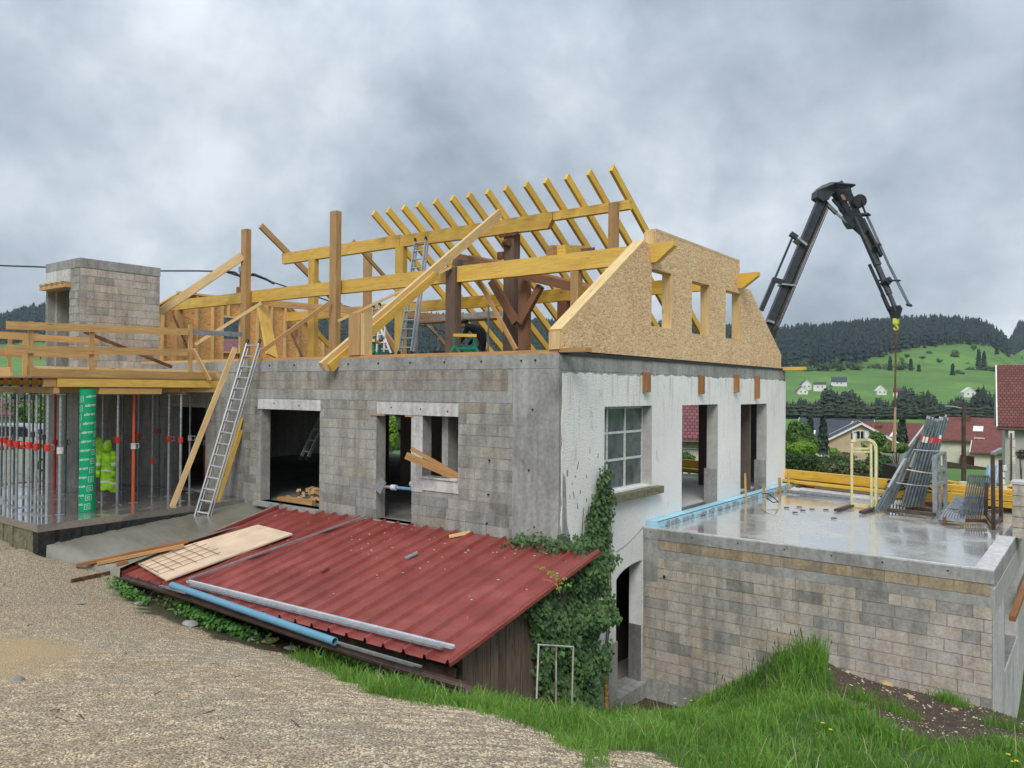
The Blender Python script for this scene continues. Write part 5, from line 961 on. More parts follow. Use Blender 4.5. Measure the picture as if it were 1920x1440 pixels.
tag(m.build('rusty_rod', M['rusty_orange']), 'orange rusty threaded rod standing beside the arched doorway', 'rod')
# ------------------------------------------------------------------ ivy
def leafmesh(name, pts, nrms, size, mat, rng, parent=None, long=1.25, tint=None, droop=.4):
    n = len(pts); pts = np.asarray(pts); nr = np.asarray(nrms); nr = nr/np.linalg.norm(nr, axis=1)[:, None]
    dn = np.tile(np.array([0, 0, -1.0]), (n, 1))+rng.normal(0, .45, (n, 3)); dn -= (dn*nr).sum(1)[:, None]*nr; dn /= np.linalg.norm(dn, axis=1)[:, None]+1e-9; sd_ = np.cross(nr, dn)
    s = size*rng.uniform(.6, 1.35, n)[:, None]
    b = pts; L_ = b+dn*s*.45-sd_*s*.5+nr*s*.12; R2 = b+dn*s*.45+sd_*s*.5+nr*s*.12; T = b+dn*s*long-nr*s*.1
    v = np.stack([b, L_, T, R2], 1).reshape(-1, 3); i = np.arange(n)*4; f = np.concatenate([np.stack([i, i+1, i+2], 1), np.stack([i, i+2, i+3], 1)])
    tn = np.repeat(rng.random(n) if tint is None else tint, 4)
    return link(name, meshnp(name, v, f, M[mat], attrs={'tint': tn}), parent)
IVX = .55
def ivpt(px, py, x): return onX(px, py, x)[1:3]
mass = [ivpt(*p, IVX) for p in ((985, 1145), (1010, 1115), (1060, 1075), (1118, 1040), (1145, 1040), (1128, 1078), (1140, 1130), (1138, 1165), (1118, 1170), (1112, 1205), (1140, 1215), (1135, 1245), (1118, 1262), (1112, 1325), (1060, 1345), (1010, 1330), (1003, 1240), (997, 1190))]
col_ = [ivpt(*p, .12) for p in ((1128, 878), (1141, 880), (1142, 960), (1136, 1040), (1132, 1060), (1075, 1045), (1080, 1018), (1100, 1000), (1108, 960), (1120, 930))]
rng = np.random.default_rng(3)
def fill(poly, n, rng):
    P = np.array(poly); lo, hi = P.min(0), P.max(0); out = np.zeros((0, 2))
    while len(out) < n: q_ = rng.uniform(lo, hi, (n*2, 2)); q_ = q_[inpoly(q_[:, 0], q_[:, 1], poly)]; out = np.vstack([out, q_])
    return out[:n]
ivy = thing('ivy', 'dark green ivy climbing the white wall and hanging over the shed side', 'ivy', (.4, .3, -3.7))
a = fill(mass, 5600, rng); lump = np.array([noise.noise(V((y*2.2, z*2.2, 0))) for y, z in a]); x = IVX+.10+.26*lump+rng.uniform(-.12, .06, len(a)); P1 = np.stack([x, a[:, 0], a[:, 1]], 1); N1 = np.stack([np.ones(len(a)), -.55+rng.normal(0, .35, len(a)), .55+rng.normal(0, .35, len(a))], 1)
b = fill(col_, 1500, rng); P2 = np.stack([.05+rng.uniform(0, .16, len(b)), b[:, 0], b[:, 1]], 1); N2 = np.stack([np.ones(len(b)), -.4+rng.normal(0, .4, len(b)), .5+rng.normal(0, .4, len(b))], 1)
# ragged edge sprays and the tuft on the roof corner
ed = []
for poly, x0 in ((mass, IVX+.05), (col_, .12)):
    for k in range(len(poly)):
        p, q_ = np.array(poly[k]), np.array(poly[(k+1) % len(poly)])
        for _ in range(int(np.hypot(*(q_-p))*40)): c = p+(q_-p)*rng.random()+rng.normal(0, .06, 2); ed.append((x0+rng.uniform(-.04, .08), c[0], c[1]))
roofp = [V((rng.uniform(-.9, .2)+.0, rng.uniform(-.4, -.08), 0)) for _ in range(200)]
rp = np.array([(p.x, p.y, rzp(p.x, p.y)+.03+abs(rng.normal(0, .13))*math.exp(-((p.x+.35)/.35)**2)+rng.uniform(0, .05)) for p in roofp])
rp2 = np.array([(rng.uniform(-.05, .75), -.1+rng.normal(0, .12), -.92+abs(rng.normal(0, .10))) for _ in range(230)])
allp = np.vstack([P1, P2, np.array(ed), rp, rp2]); alln = np.vstack([N1, N2, np.tile([1, -.4, .5], (len(ed), 1))+rng.normal(0, .4, (len(ed), 3)), np.tile([.3, -.6, .8], (len(rp)+len(rp2), 1))+rng.normal(0, .5, (len(rp)+len(rp2), 3))])
sz = .062; o = leafmesh('ivy_leaves', allp, alln, sz, 'ivy_leaf', rng, ivy); o['kind'] = 'stuff'
m = MB(); rr = random.Random(8)
for s_ in range(7):
    p = V((.05, 1.0+rr.uniform(-.5, .6), -4.0)); 
    for k in range(14): q_ = p+V((0, rr.uniform(-.04, .07), .26)); m.tube(p, q_, .016-.0008*k, 5); p = q_
m.build('stem', M['bark'], ivy)
m = MB(); m.path([onRoof(*p, .01) for p in ((1050, 1112), (1040, 1085), (1030, 1072), (1012, 1066), (1000, 1062))], .004, 4); m.path([onRoof(*p, .01) for p in ((1046, 1100), (1035, 1090), (1018, 1086))], .004, 4); m.build('stem', M['rusty_orange'], ivy)
ten = [onRoof(px, py, .03) for px, py in ((1052, 1095), (1046, 1088), (1058, 1085), (1040, 1080), (1048, 1104), (1030, 1074), (1062, 1098), (1015, 1066)) for _ in range(1)]
tp = np.array([tuple(p+V((rng.normal(0, .03), rng.normal(0, .03), .02))) for p in ten for _ in range(7)]); o = leafmesh('ivy_leaves', tp, np.tile([.3, -.5, .8], (len(tp), 1))+rng.normal(0, .3, (len(tp), 3)), .03, 'bush_lime', rng, ivy); o['kind'] = 'stuff'
# ------------------------------------------------------------------ grass, weeds, flowers, stones
def blades(name, P, hgt, wid, mat, rng, lean=.45):
    n = len(P); a = rng.uniform(0, 2*np.pi, n); sx, sy = np.cos(a), np.sin(a); h = hgt*rng.uniform(.55, 1.25, n); w = wid*rng.uniform(.6, 1.3, n)
    la = rng.uniform(0, 2*np.pi, n); lm = lean*h*rng.uniform(.2, 1.3, n); lx, ly = np.cos(la)*lm, np.sin(la)*lm
    side = np.stack([sx*w/2, sy*w/2, np.zeros(n)], 1); up = lambda f, g: np.stack([lx*g, ly*g, h*f], 1)
    v = np.stack([P-side, P+side, P+up(.5, .28)-side*.8, P+up(.5, .28)+side*.8, P+up(.86, .75)-side*.45, P+up(.86, .75)+side*.45, P+up(1-.12*np.minimum(1, lm/h), 1.25)], 1).reshape(-1, 3)
    i = np.arange(n)*7; f = np.concatenate([np.stack(t, 1) for t in ((i, i+1, i+3), (i, i+3, i+2), (i+2, i+3, i+5), (i+2, i+5, i+4), (i+4, i+5, i+6))])
    patch = np.array([noise.noise(V((p[0]*1.3, p[1]*1.3, 0))) for p in P[::1]])*.6+.5; tn = np.clip(patch+rng.normal(0, .25, n), 0, 1); dry = rng.random(n) < .02
    return tag(link(name, meshnp(name, v, f, M[mat], attrs={'tint': np.repeat(tn, 7)})), None, None, None, 'stuff')
rng = np.random.default_rng(21)
def scatter(n, x0, x1, y0, y1, cond):
    q_ = rng.uniform([x0, y0], [x1, y1], (n, 2)); q_ = q_[cond(q_[:, 0], q_[:, 1])]; z = H(q_[:, 0], q_[:, 1]); return np.column_stack([q_, z-.01])
GRAV, SL1, SL2 = GRAVEL, SOIL, SOIL2
def isgrass(x, y):
    px, c2 = azpx(x, y); return (~inpoly(wx(x, y), wy(x, y), GRAV)) & (~inpoly(x, y, SL1)) & (~inpoly(x, y, SL2)) & (c2 > 1.2) & (px > -60) & (px < 1990) & ~((x < .55) & (x > -7.6) & (y > -3.4)) & ~((x > -.2) & (x < 6) & (y > 2.93)) & ~((x < -7.0) & (y > -4.6)) & ~((x < -2.2) & (x > -9) & (y > -4.7))
P = scatter(430000, -7.5, 10.5, -10.6, 3.0, isgrass)
dd_ = np.hypot(P[:, 0]-CAM[0], P[:, 1]-CAM[1]); shed_band = (P[:, 0] < .6) & (P[:, 1] < -2.8)
clump = np.array([noise.noise(V((p[0]*1.9, p[1]*1.9, 3))) for p in P]); mound = np.exp(-((P[:, 0]-gm[0])**2+(P[:, 1]-gm[1])**2)/.5) if False else 0
keep = rng.random(len(P)) < np.clip(.42+clump*.7, .12, 1)*np.where(shed_band, .55, 1.0); P = P[keep]; clump = clump[keep]; dd_ = dd_[keep]
mc = onT(1530, 1238); hgt = .09+.09*np.clip(clump+.25, 0, 1)+.20*np.exp(-((P[:, 0]-mc[0])**2+(P[:, 1]-mc[1])**2)/.35)
hgt = hgt*np.clip(dd_/6, .55, 1.15); hgt = np.where((P[:, 0] < 1.2) & (P[:, 1] > -5.5), hgt*1.25, hgt)
g1 = blades('grass', P, hgt, .0105*np.clip(dd_/7, .6, 1.4), 'grass_blade', rng); g1['label'] = 'green spring grass on the bank below the gravel'
sel = rng.random(len(P)) < .016; g4 = blades('dry_grass', P[sel], .24, .006, 'dry_blade', rng, .9); g4['label'] = 'pale dry stalks among the green grass'
sel = rng.random(len(P)) < .05; wp = P[sel]+np.array([0, 0, 1])*rng.uniform(.02, .13, sel.sum())[:, None]; o = leafmesh('broad_leaves', wp, np.column_stack([rng.normal(0, .5, (len(wp), 2)), np.ones(len(wp))]), .035, 'weed_leaf', rng, None, long=1.1); tag(o, 'broad weed leaves mixed into the grass bank', None, None, 'stuff')
# soil tufts
T_pts = np.vstack([np.array(onT(px, py))[None]+np.column_stack([rng.normal(0, s_, (k, 2)), np.zeros(k)]) for px, py, s_, k in ((1780, 1318, .12, 300), (1680, 1340, .14, 260), (1615, 1315, .10, 200), (1880, 1365, .15, 160), (1180, 1335, .25, 300))])
T_pts[:, 2] = H(T_pts[:, 0], T_pts[:, 1])-.01; g2 = blades('grass_tufts', T_pts, .16, .009, 'grass_blade', rng); g2['label'] = 'tufts of grass growing in the brown soil'
E_ = []
for a, b in zip(GE[:-1], GE[1:]):
    for _ in range(70): f = rng.random(); E_.append(onT(a[0]+(b[0]-a[0])*f+rng.normal(0, 6), a[1]+(b[1]-a[1])*f+rng.normal(0, 3)))
E_ = np.array(E_); E_ = E_[E_[:, 0] > -2.0]; E_ = np.repeat(E_, 3, 0); E_[:, :2] += rng.normal(0, .05, (len(E_), 2)); E_[:, 2] = H(E_[:, 0], E_[:, 1])-.01; g3 = blades('grass_edge', E_, .09, .008, 'grass_blade', rng, .8); g3['label'] = 'grass growing over the edge of the gravel'
for i, (px, py, s_, k, hh, lab) in enumerate([(245, 1118, .22, 420, .12, 'leafy green weeds at the left corner of the shed'), (372, 1160, .28, 620, .15, 'leafy green weeds below the blue pipe, nearest the loose grey stone'), (435, 1185, .26, 620, .15, 'leafy green weeds beside the rubble under the gutter'), (690, 1262, .25, 500, .16, 'leafy weeds in tall grass under the gutter end'), (72, 1020, .12, 160, .08, 'low weeds at the foot of the terrace corner')]):
    c = np.array(onT(px, py+4)); d_ = V((-.82, .15, 0)).normalized(); n = k; off = np.column_stack([rng.normal(0, s_*1.5, n), rng.normal(0, s_*.35, n)]); P = np.column_stack([c[0]+off[:, 0], c[1]+off[:, 1], np.zeros(n)]); P[:, 2] = H(P[:, 0], P[:, 1])+rng.uniform(0.0, hh*1.3, n)
    w = thing('weed_patch', lab, 'weeds', c); o = leafmesh('leaves', P, np.column_stack([rng.normal(0, .5, n), -.5+rng.normal(0, .4, n), np.ones(n)]), .055, 'weed_leaf', rng, w, long=1.1); o['kind'] = 'stuff'
for i, (px, py, hh) in enumerate([(1253, 1330, .36), (1247, 1332, .30), (1284, 1338, .22), (1294, 1342, .2), (1268, 1345, .2), (1545, 1392, .17), (1560, 1400, .14), (1895, 1452, .12), (1905, 1455, .13), (1886, 1440, .12)]):
    c = V(onT(px, py)); fl = thing('wild_flower', 'yellow wild flower growing in the grass bank', 'flower', c, 'yellow wild flowers in the grass'); tp_ = c+V((rng.normal(0, .02), rng.normal(0, .02), hh)); MB().path([c, c.lerp(tp_, .5)+V((.01, 0, 0)), tp_], .003, 4).build('stem', M['bush_green'], fl)
    m = MB()
    for k in range(5): t = k*1.257; m.face([tp_, tp_+V((math.cos(t-.4), math.sin(t-.4), .3))*.016, tp_+V((math.cos(t), math.sin(t), .2))*.022, tp_+V((math.cos(t+.4), math.sin(t+.4), .3))*.016])
    m.build('petals', M['petal'], fl)
# tall seed stalks on the mound
m = MB(); rr = random.Random(12)
for i in range(46):
    px = rr.choice((rr.uniform(1455, 1560), rr.uniform(1380, 1470), rr.uniform(1330, 1420))); py = 1245 if px > 1455 else (1290 if px > 1400 else 1320); c = V(onT(px, py)); h_ = rr.uniform(.28, .5); t = c+V((rr.uniform(-.08, .08), rr.uniform(-.05, .05), h_)); m.path([c, c.lerp(t, .6), t], .0022, 3); m.tube(t-V((0, 0, .06)), t, .006, 4, .002)
o = tag(m.build('seed_stalks', M['bark']), 'thin dark seed stalks standing out of the grass mound', None, None, 'stuff')
# gravel: small angular stones
def stones(name, P, size, mat, rng, label):
    n = len(P); s = size*rng.uniform(.5, 1.5, n)[:, None, None]; base = np.array([[1, 0, 0], [.2, .9, 0], [-.95, .3, 0], [-.3, -.9, 0], [.1, .1, .62], [.0, 0, -.4]]); a = rng.uniform(0, 6.28, n); ca, sa = np.cos(a), np.sin(a)
    b = np.tile(base[None], (n, 1, 1))*(1+rng.normal(0, .22, (n, 6, 3))); bx = b[..., 0]*ca[:, None]-b[..., 1]*sa[:, None]; by = b[..., 0]*sa[:, None]+b[..., 1]*ca[:, None]; b = np.stack([bx, by, b[..., 2]], -1)*s
    v = (P[:, None]+b).reshape(-1, 3); i = np.arange(n)*6; F_ = []
    for q_ in range(4): F_ += [np.stack([i+q_, i+(q_+1) % 4, i+4], 1)]
    me = meshnp(name, v, np.concatenate(F_), M[mat], attrs={'tint': np.repeat(rng.random(n), 6)}); return tag(link(name, me), label, None, None, 'stuff')
def m_stones(nt, b):
    a = nd(nt, 'ShaderNodeAttribute', attribute_name='tint').outputs['Fac']; big = noi(nt, pos(nt), .35, 5.0, .6, .5); c = ramp(nt, a, [(0, (.40, .305, .195)), (.3, (.49, .385, .255)), (.65, (.57, .46, .32)), (.9, (.63, .535, .395)), (1, (.70, .63, .52))]); setc(nt, b, mixc(nt, .4, c, ramp(nt, big, [(.35, (.52, .47, .40)), (.6, (.50, .50, .50))]), 'OVERLAY')); b.inputs['Roughness'].default_value = .9
mk('gravel_stone', m_stones)
isg = lambda x, y: inpoly(wx(x, y), wy(x, y)+.05*np.sin(x*40+y*37), GRAV) & (azpx(x, y)[1] > 2.2) & (azpx(x, y)[0] > -40) & (azpx(x, y)[0] < 1340)
near = scatter(170000, -6, 10, -10.6, -3.2, isg); dn_ = np.hypot(near[:, 0]-CAM[0], near[:, 1]-CAM[1]); near = near[rng.random(len(near)) < np.clip(7.0/dn_, .3, 1)]; sandm = inpoly(near[:, 0], near[:, 1], SAND); near = near[~sandm | (rng.random(len(near)) < .08)]; dn_ = np.hypot(near[:, 0]-CAM[0], near[:, 1]-CAM[1]); near[:, 2] += .008
stones('gravel', near, .0125*np.clip(dn_/6, .7, 1.5)[:, None, None] if False else .0085, 'gravel_stone', rng, 'loose pale gravel stones covering the track')
sp = scatter(26000, 3.2, 9.8, -3.5, 3.1, lambda x, y: inpoly(x, y, SL1)); stones('soil_stones', sp[:2200], .022, 'gravel_stone', rng, 'small pale stones in the brown soil'); stones('soil_clods', sp[2200:7000], .03, 'bark', rng, 'dark clods of soil along the annex wall')
def rock(px, py, size, mat, label, flat=.5, z=None):
    c = V(onT(px, py)); bm = bmesh.new(); bmesh.ops.create_icosphere(bm, subdivisions=2, radius=1); sd_ = px*.37
    for v in bm.verts: n_ = noise.noise(v.co*1.4+V((sd_, 0, 0))); v.co *= 1+.35*n_; v.co.z *= flat; v.co.x *= 1.35
    bmesh.ops.rotate(bm, verts=bm.verts, cent=(0, 0, 0), matrix=Matrix.Rotation(sd_, 3, 'Z')); bmesh.ops.scale(bm, verts=bm.verts, vec=(size,)*3)
    me = bpy.data.meshes.new('rock'); bm.to_mesh(me); bm.free(); me.materials.append(M[mat]); o = link('rock', me, None, c+V((0, 0, size*flat*.4))); tag(o, label, 'stone')
rock(356, 1172, .13, 'stone_grey', 'flat grey stone in the weeds under the blue pipe', .35); rock(505, 1205, .10, 'stone_yellow', 'yellow brown stone at the gravel edge below the gutter'); rock(655, 1272, .06, 'stone_yellow', 'single orange brown stone alone at the grass edge'); rock(478, 1200, .09, 'stone_grey', 'grey stone among rubble right of the weeds'); rock(545, 1218, .08, 'stone_grey', 'small grey stone at the gravel edge, right of the yellow one'); rock(150, 1133, .06, 'stone_grey', 'small grey stone alone on the gravel left of the shed'); rock(33, 1277, .06, 'stone_grey', 'dark stone at the edge of the sand patch'); rock(260, 1132, .08, 'stone_grey', 'flat stone beside the weeds at the shed corner', .3)
for i, (px, py, s_) in enumerate([(1640, 1275, .09), (1662, 1285, .12), (1680, 1283, .08), (1702, 1290, .07), (1732, 1297, .06), (1706, 1308, .06), (1612, 1268, .06), (1590, 1262, .05), (1780, 1302, .05), (1850, 1310, .05), (1790, 1332, .05), (1760, 1300, .05)]): rock(px, py, s_*.8, 'stone_yellow', ['biggest pair of pale yellow stones in the soil by the annex wall', 'long pale yellow stone in the soil by the annex wall'][i % 2] if i < 2 else 'pale yellow stone in the soil along the annex wall', .5); 
for o in [o for o in COL.objects if o.get('label') == 'pale yellow stone in the soil along the annex wall']: o['group'] = 'pale stones in the soil'
# rubble under the eaves
rr = random.Random(31); 
rb = []
for i in range(60):
    px = rr.uniform(260, 560); py = 1108+(px-260)*.31+rr.uniform(-6, 8); p = onT(px, py); rb.append(p)
stones('rubble', np.array(rb)+np.array([0, .12, .02]), .06, 'moss_stone', rng, 'dark mossy rubble under the shed eaves')
m = MB()
for k in range(14):
    px = rr.uniform(0, 760); py = rr.uniform(1180, 1400) if px > 300 else rr.uniform(1100, 1400); p = V(onT(px, py))
    if not inpoly(np.array([p.x]), np.array([p.y]), GRAV)[0]: continue
    m.path([p+V((0, 0, .012)), p+V((rr.uniform(-.1, .1), rr.uniform(-.06, .06), .016)), p+V((rr.uniform(-.2, .2), rr.uniform(-.1, .1), .012))], .004, 4)
tag(m.build('twigs', M['bark']), 'thin dark twigs scattered over the gravel', None, None, 'stuff')
# ------------------------------------------------------------------ equipment on the slab
def G(px, py, z=AZ-.03): return V(onZ(px, py, z))
def pl(px, py, d): return V(at(px, py, d))
dep = lambda p: float(pixel(np.array(p))[2])
# crane fork frame
fb = G(1597, 952); fd = dep(fb); ff = thing('crane_fork', 'rusty cream lifting fork frame standing on the wet slab', 'crane fork', fb)
fr_ = G(1641, 957); fd2 = dep(fr_)
MB().tube(pl(1597, 950, fd), pl(1597, 831, fd), .032, 8).build('mast', M['cream_paint'], ff); MB().tube(pl(1634, 953, fd2), pl(1633, 832, fd2), .03, 8).build('mast', M['cream_paint'], ff)
m = MB(); pts = [pl(1594, 827, fd), pl(1606, 825, fd), pl(1630, 825, fd2), pl(1637, 828, fd2), pl(1642, 836, fd2), pl(1643, 850, fd2), pl(1643, 956, fd2)]
for a, b in zip(pts[:-1], pts[1:]): m.beam(a, b, .055, .085, (0, 1, 0))
m.build('curved_mast', M['cream_paint'], ff)
m = MB(); m.beam(pl(1597, 841, fd), pl(1634, 841, fd2), .05, .05); m.beam(pl(1597, 847, fd), pl(1634, 847, fd2), .05, .05); m.build('cross_bar', M['cream_paint'], ff)
m = MB(); a, b, c = pl(1612, 828, fd), pl(1633, 829, fd2), pl(1632, 841, fd2); m.face([a, b, c]); m.face([a+V((0, .03, 0)), c+V((0, .03, 0)), b+V((0, .03, 0))]); m.build('gusset', M['cream_paint'], ff)
MB().tube(pl(1597, 829, fd), pl(1597, 812, fd), .02, 6).build('lifting_eye', M['rust'], ff); MB().path([pl(1608, 824, fd), pl(1609, 815, fd), pl(1606, 811, fd), pl(1601, 812, fd)], .012, 5).build('spring_hook', M['black'], ff)
MB().beam(G(1597, 952)+V((0, 0, .05)), G(1568, 960)+V((0, 0, .04)), .11, .05).build('fork_tine', M['gutter'], ff); MB().beam(G(1640, 956)+V((0, 0, .05)), G(1615, 964)+V((0, 0, .04)), .11, .05).build('fork_tine', M['gutter'], ff)
m = MB(); m.beam(G(1597, 951)+V((0, 0, .06)), G(1642, 956)+V((0, 0, .06)), .08, .08); m.build('cross_bar', M['cream_paint'], ff)
# rack of scaffold tubes
rk = thing('tube_rack', 'rusty steel rack holding a leaning bundle of scaffold tubes', 'rack', G(1755, 972)); rd = dep(G(1755, 972)); rd2 = dep(G(1773, 955))
for a, b, d0, w in (((1754, 974), (1752, 856), rd, .09), ((1773, 955), (1771, 847), rd2, .08), ((1763, 965), (1761, 853), (rd+rd2)/2, .05)): MB().beam(pl(*a, d0), pl(*b, d0), w, w).build('post', M['galv_dull'], rk)
for ya, yb in ((857, 848), (884, 880), (911, 904)): MB().beam(pl(1752, ya, rd), pl(1771, yb, rd2), .06, .06).build('cross_bar', M['galv_dull'], rk)
for a, b in ((G(1662, 956), G(1752, 966)), (G(1680, 946), G(1770, 955)), (G(1662, 958), G(1690, 944)), (G(1664, 964), G(1754, 974))): MB().beam(a+V((0, 0, .1)), b+V((0, 0, .1)), .07, .07).build('base_bar', M['bark'], rk)
m = MB(); 
for k in range(5): x = 1664+k*6; m.path([G(x, 958)+V((0, 0, .02)), G(x+3, 956)+V((0, 0, .22)), G(x+8, 958)+V((0, 0, .12)), G(x+6, 966)+V((0, 0, .02))], .022, 6)
m.build('base_bracket', M['old_white'], rk)
rr = random.Random(77); TG = 'scaffold tubes leaning in the rack'
for i in range(14):
    f = i/13; row = i % 2; bx, by = 1690+40*f, 951-row*7; tx, ty = 1737+40*f+rr.uniform(-2, 2), 783+rr.uniform(-1, 7)+row*2; db = 17.6+row*.35; a = pl(bx, by, db); b = pl(tx, ty, db+.1)
    t = thing('scaffold_tube', 'long grey scaffold tube in the main bundle of the rack', 'scaffold tube', a, TG); MB().tube(a, b, .025, 8).build('tube', M['tube_dark'], t)
    c0 = a.lerp(b, .735 if i % 3 else .76); c1 = a.lerp(b, .80); MB().tube(c0, c1, .028, 8).build('colour_band', M['red_paint' if i % 5 in (0, 1, 3) else 'white_paint'], t)
    MB().tube(b, a.lerp(b, 1.03), .024, 8).build('spigot', M['galv'], t)
for i in range(8):
    f = i/7; a = pl(1641+26*f, 956+rr.uniform(-4, 6), 17.3+.1*i); b = pl(1712+14*f, 832-18*f+rr.uniform(-3, 3), 17.6+.1*i); t = thing('scaffold_tube', 'grey scaffold tube splayed out to the left of the main bundle', 'scaffold tube', a, 'splayed scaffold tubes left of the bundle'); MB().tube(a, b, .026, 8).build('tube', M['tube_dark'], t)
    m = MB(); c = a.lerp(b, .3+.5*rr.random()); m.tube(c, a.lerp(b, .36+.5*rr.random()), .031, 8); m.build('coupler', M['galv'], t)
for ya, yb, x0, x1, lab in ((880, 888, 1700, 1752, 'middle of the tube bundle'), (905, 912, 1680, 1745, 'lower part of the tube bundle'), (843, 846, 1712, 1768, 'upper part of the tube bundle')):
    o = MB().path([pl(x0, ya, 17.35), pl((x0+x1)/2, (ya+yb)/2+1, 17.3), pl(x1, yb, 17.35)], .012, 5).build('lashing_strap', M['cream_paint' if ya == 880 else 'galv']); tag(o, 'thin strap lashed round the '+lab, 'strap')
m = MB()
for k in range(70):
    a = G(rr.uniform(1675, 1745), rr.uniform(935, 950)); a.z = AZ+rr.uniform(.1, .5); dv = V((rr.uniform(-.25, .25), rr.uniform(-.2, .2), rr.uniform(-.1, .1))); m.tube(a-dv, a+dv, rr.uniform(.012, .03), 5)
tag(m.build('scaffold_fittings', M['black']), 'heap of black scaffold fittings behind the tube bundle', None, None, 'stuff')
# guard panel stack
PG = 'galvanised guard frames leaning in the second rack'
r2 = thing('panel_rack', 'rusty rack holding grey guard frames near the block pillar', 'rack', G(1862, 992)); qd = dep(G(1862, 992)); qd2 = dep(G(1877, 978))
for a, b, d0 in (((1863, 992), (1861, 852), qd), ((1877, 980), (1876, 862), qd2), ((1848, 966), (1850, 905), qd+.6)): MB().beam(pl(*a, d0), pl(*b, d0), .07, .07).build('post', M['gutter'], r2)
MB().beam(pl(1861, 851, qd), pl(1877, 843, qd2), .07, .07).build('top_bar', M['galv_dull'], r2)
for a, b in ((G(1845, 966), G(1863, 992)), (G(1863, 992), G(1877, 979)), (G(1773, 983), G(1850, 985))): MB().beam(a+V((0, 0, .09)), b+V((0, 0, .09)), .06, .06).build('base_bar', M['gutter'], r2)
MB().beam(G(1771, 984)+V((0, 0, -.0)), G(1771, 984)+V((0, 0, .16)), .06, .06).build('foot', M['rust'], r2)
for i in range(9):
    f = i/8; t = thing('barrier', 'grey galvanised guard frame standing upright in the second rack', 'guard frame', pl(1803+36*f, 978, 16.2), PG); x0, x1 = 1801+36*f, 1817+36*f; y0, y1 = 980-2*f, 889+2*f; d0 = 16.3+.25*f
    MB().beam(pl(x0, y0, d0), pl(x1, y1, d0), .026, .026).build('bar', M['tube_dark'], t); MB().beam(pl(x0+5, y0-14, d0+.5), pl(x1+4, y1+3, d0+.5), .022, .022).build('bar', M['galv_dull'], t)
    for g_ in (.15, .5, .97): a = pl(x0, y0, d0).lerp(pl(x1, y1, d0), g_); b = pl(x0+5, y0-14, d0+.5).lerp(pl(x1+4, y1+3, d0+.5), g_); MB().beam(a, b, .025, .025).build('rung', M['galv_dull'], t)
for i in range(9):
    f = i/8; a = pl(1764+44*f, 980+4*f, 16.2); b = pl(1792+24*f, 946+4*f, 17.2); t = thing('barrier', 'grey guard frame lying flat at the foot of the upright ones', 'guard frame', a, 'flat guard frames at the rack foot'); MB().beam(a+V((0, 0, .10)), b+V((0, 0, .16)), .035, .04).build('bar', M['galv_dull'], t)
    if i % 2: MB().beam(a.lerp(b, .4)+V((-.08, 0, .14)), a.lerp(b, .4)+V((.12, 0, .14)), .03, .03).build('rung', M['tube_dark'], t)
MB().beam(pl(1761, 979, 16.2)+V((0, 0, .09)), pl(1809, 985, 16.1)+V((0, 0, .09)), .05, .07).build('base_bar', M['galv_dull'], r2)
for i in range(5):
    f = i/4; a = pl(1762+4*f, 976-3.5*i, 16.6); b = pl(1803+4*f, 976-5*i, 16.4); c_ = pl(1806, 944, 17.4); t = thing('barrier', 'grey guard frame lying flat at the foot of the upright ones', 'guard frame', a, 'flat guard frames at the rack foot')
    MB().beam(a, b, .03, .03).build('bar', M['galv_dull'], t); MB().beam(a, pl(1804, 945+f*3, 17.3), .04, .03).build('bar', M['tube_dark'], t)
for i in range(8):
    f = i/7; a = pl(1846+28*f, 906+8*(i % 2), 17.2); b = pl(1853+27*f, 873, 17.4); t = MB().beam(a, b, .035, .035).build('railing_tube', M['galv' if i % 2 else 'blue_pipe']); tag(t, 'bluish galvanised bar standing behind the second rack', 'steel bar', 'bluish bars behind the second rack')
for i in range(7): a = pl(1880+rr.uniform(-2, 2), 878+i*13, 18.5); o = MB().beam(a-V((.05, 0, 0)), a+V((.06, 0, .02)), .1, .12).build('white_fitting', M['white_paint']); tag(o, 'white fitting in the column of them left of the beige house corner', 'fitting', 'white fittings beside the rack')
# timber stack along the far edge of the yard
t0, t1 = V((-4.8, 12.9, 0)), V((7.6, 9.45, 0)); dt = (t1-t0).normalized(); ct = V((dt.y, -dt.x, 0))
def tl(s, q_, z): return V((t0+dt*s+ct*q_).to_tuple()[:2]+(z,))
SG = 'new yellow timbers stacked along the far edge of the slab'
for i, (s0, s1, q_, z, w, h, mt, lab) in enumerate([(0, 8.4, -.1, -.655, .14, .24, 'amber_wood', 'high yellow beam along the back of the timber stack'), (0.2, 9.2, -.26, -.79, .12, .05, 'yellow_wood', 'flat yellow board behind the long timbers'), (0, 5.4, .12, -.825, .14, .07, 'amber_wood', 'left lower timber of the stack in front of the high beam'), (5.42, 8.3, .14, -.835, .14, .07, 'amber_wood', 'middle lower timber of the stack behind the scaffold tubes'), (-.1, 7.6, .02, -.90, .12, .06, 'yellow_wood', 'lowest front timber of the yellow stack'),
                                             (8.5, 10.9, -.3, -.62, .16, .16, 'amber_wood', 'short thick yellow timber behind the second rack'), (8.5, 11.2, -.35, -.80, .16, .16, 'amber_wood', 'lower thick yellow timber behind the second rack'), (8.2, 9.9, .3, -.80, .16, .26, 'amber_wood', 'yellow beam with a bevelled end between the two racks'), (9.5, 12.3, -.1, -.70, .14, .13, 'amber_wood', 'upper yellow timber reaching to the block pillar'), (9.5, 12.4, -.05, -.85, .14, .13, 'amber_wood', 'lower yellow timber reaching to the block pillar')]):
    o = MB().beam(tl(s0, q_, z), tl(s1, q_, z), w, h, cq=(-.12 if i == 7 else 0)).build('timber_beam', M[mt]); tag(o, lab, 'timber', SG)
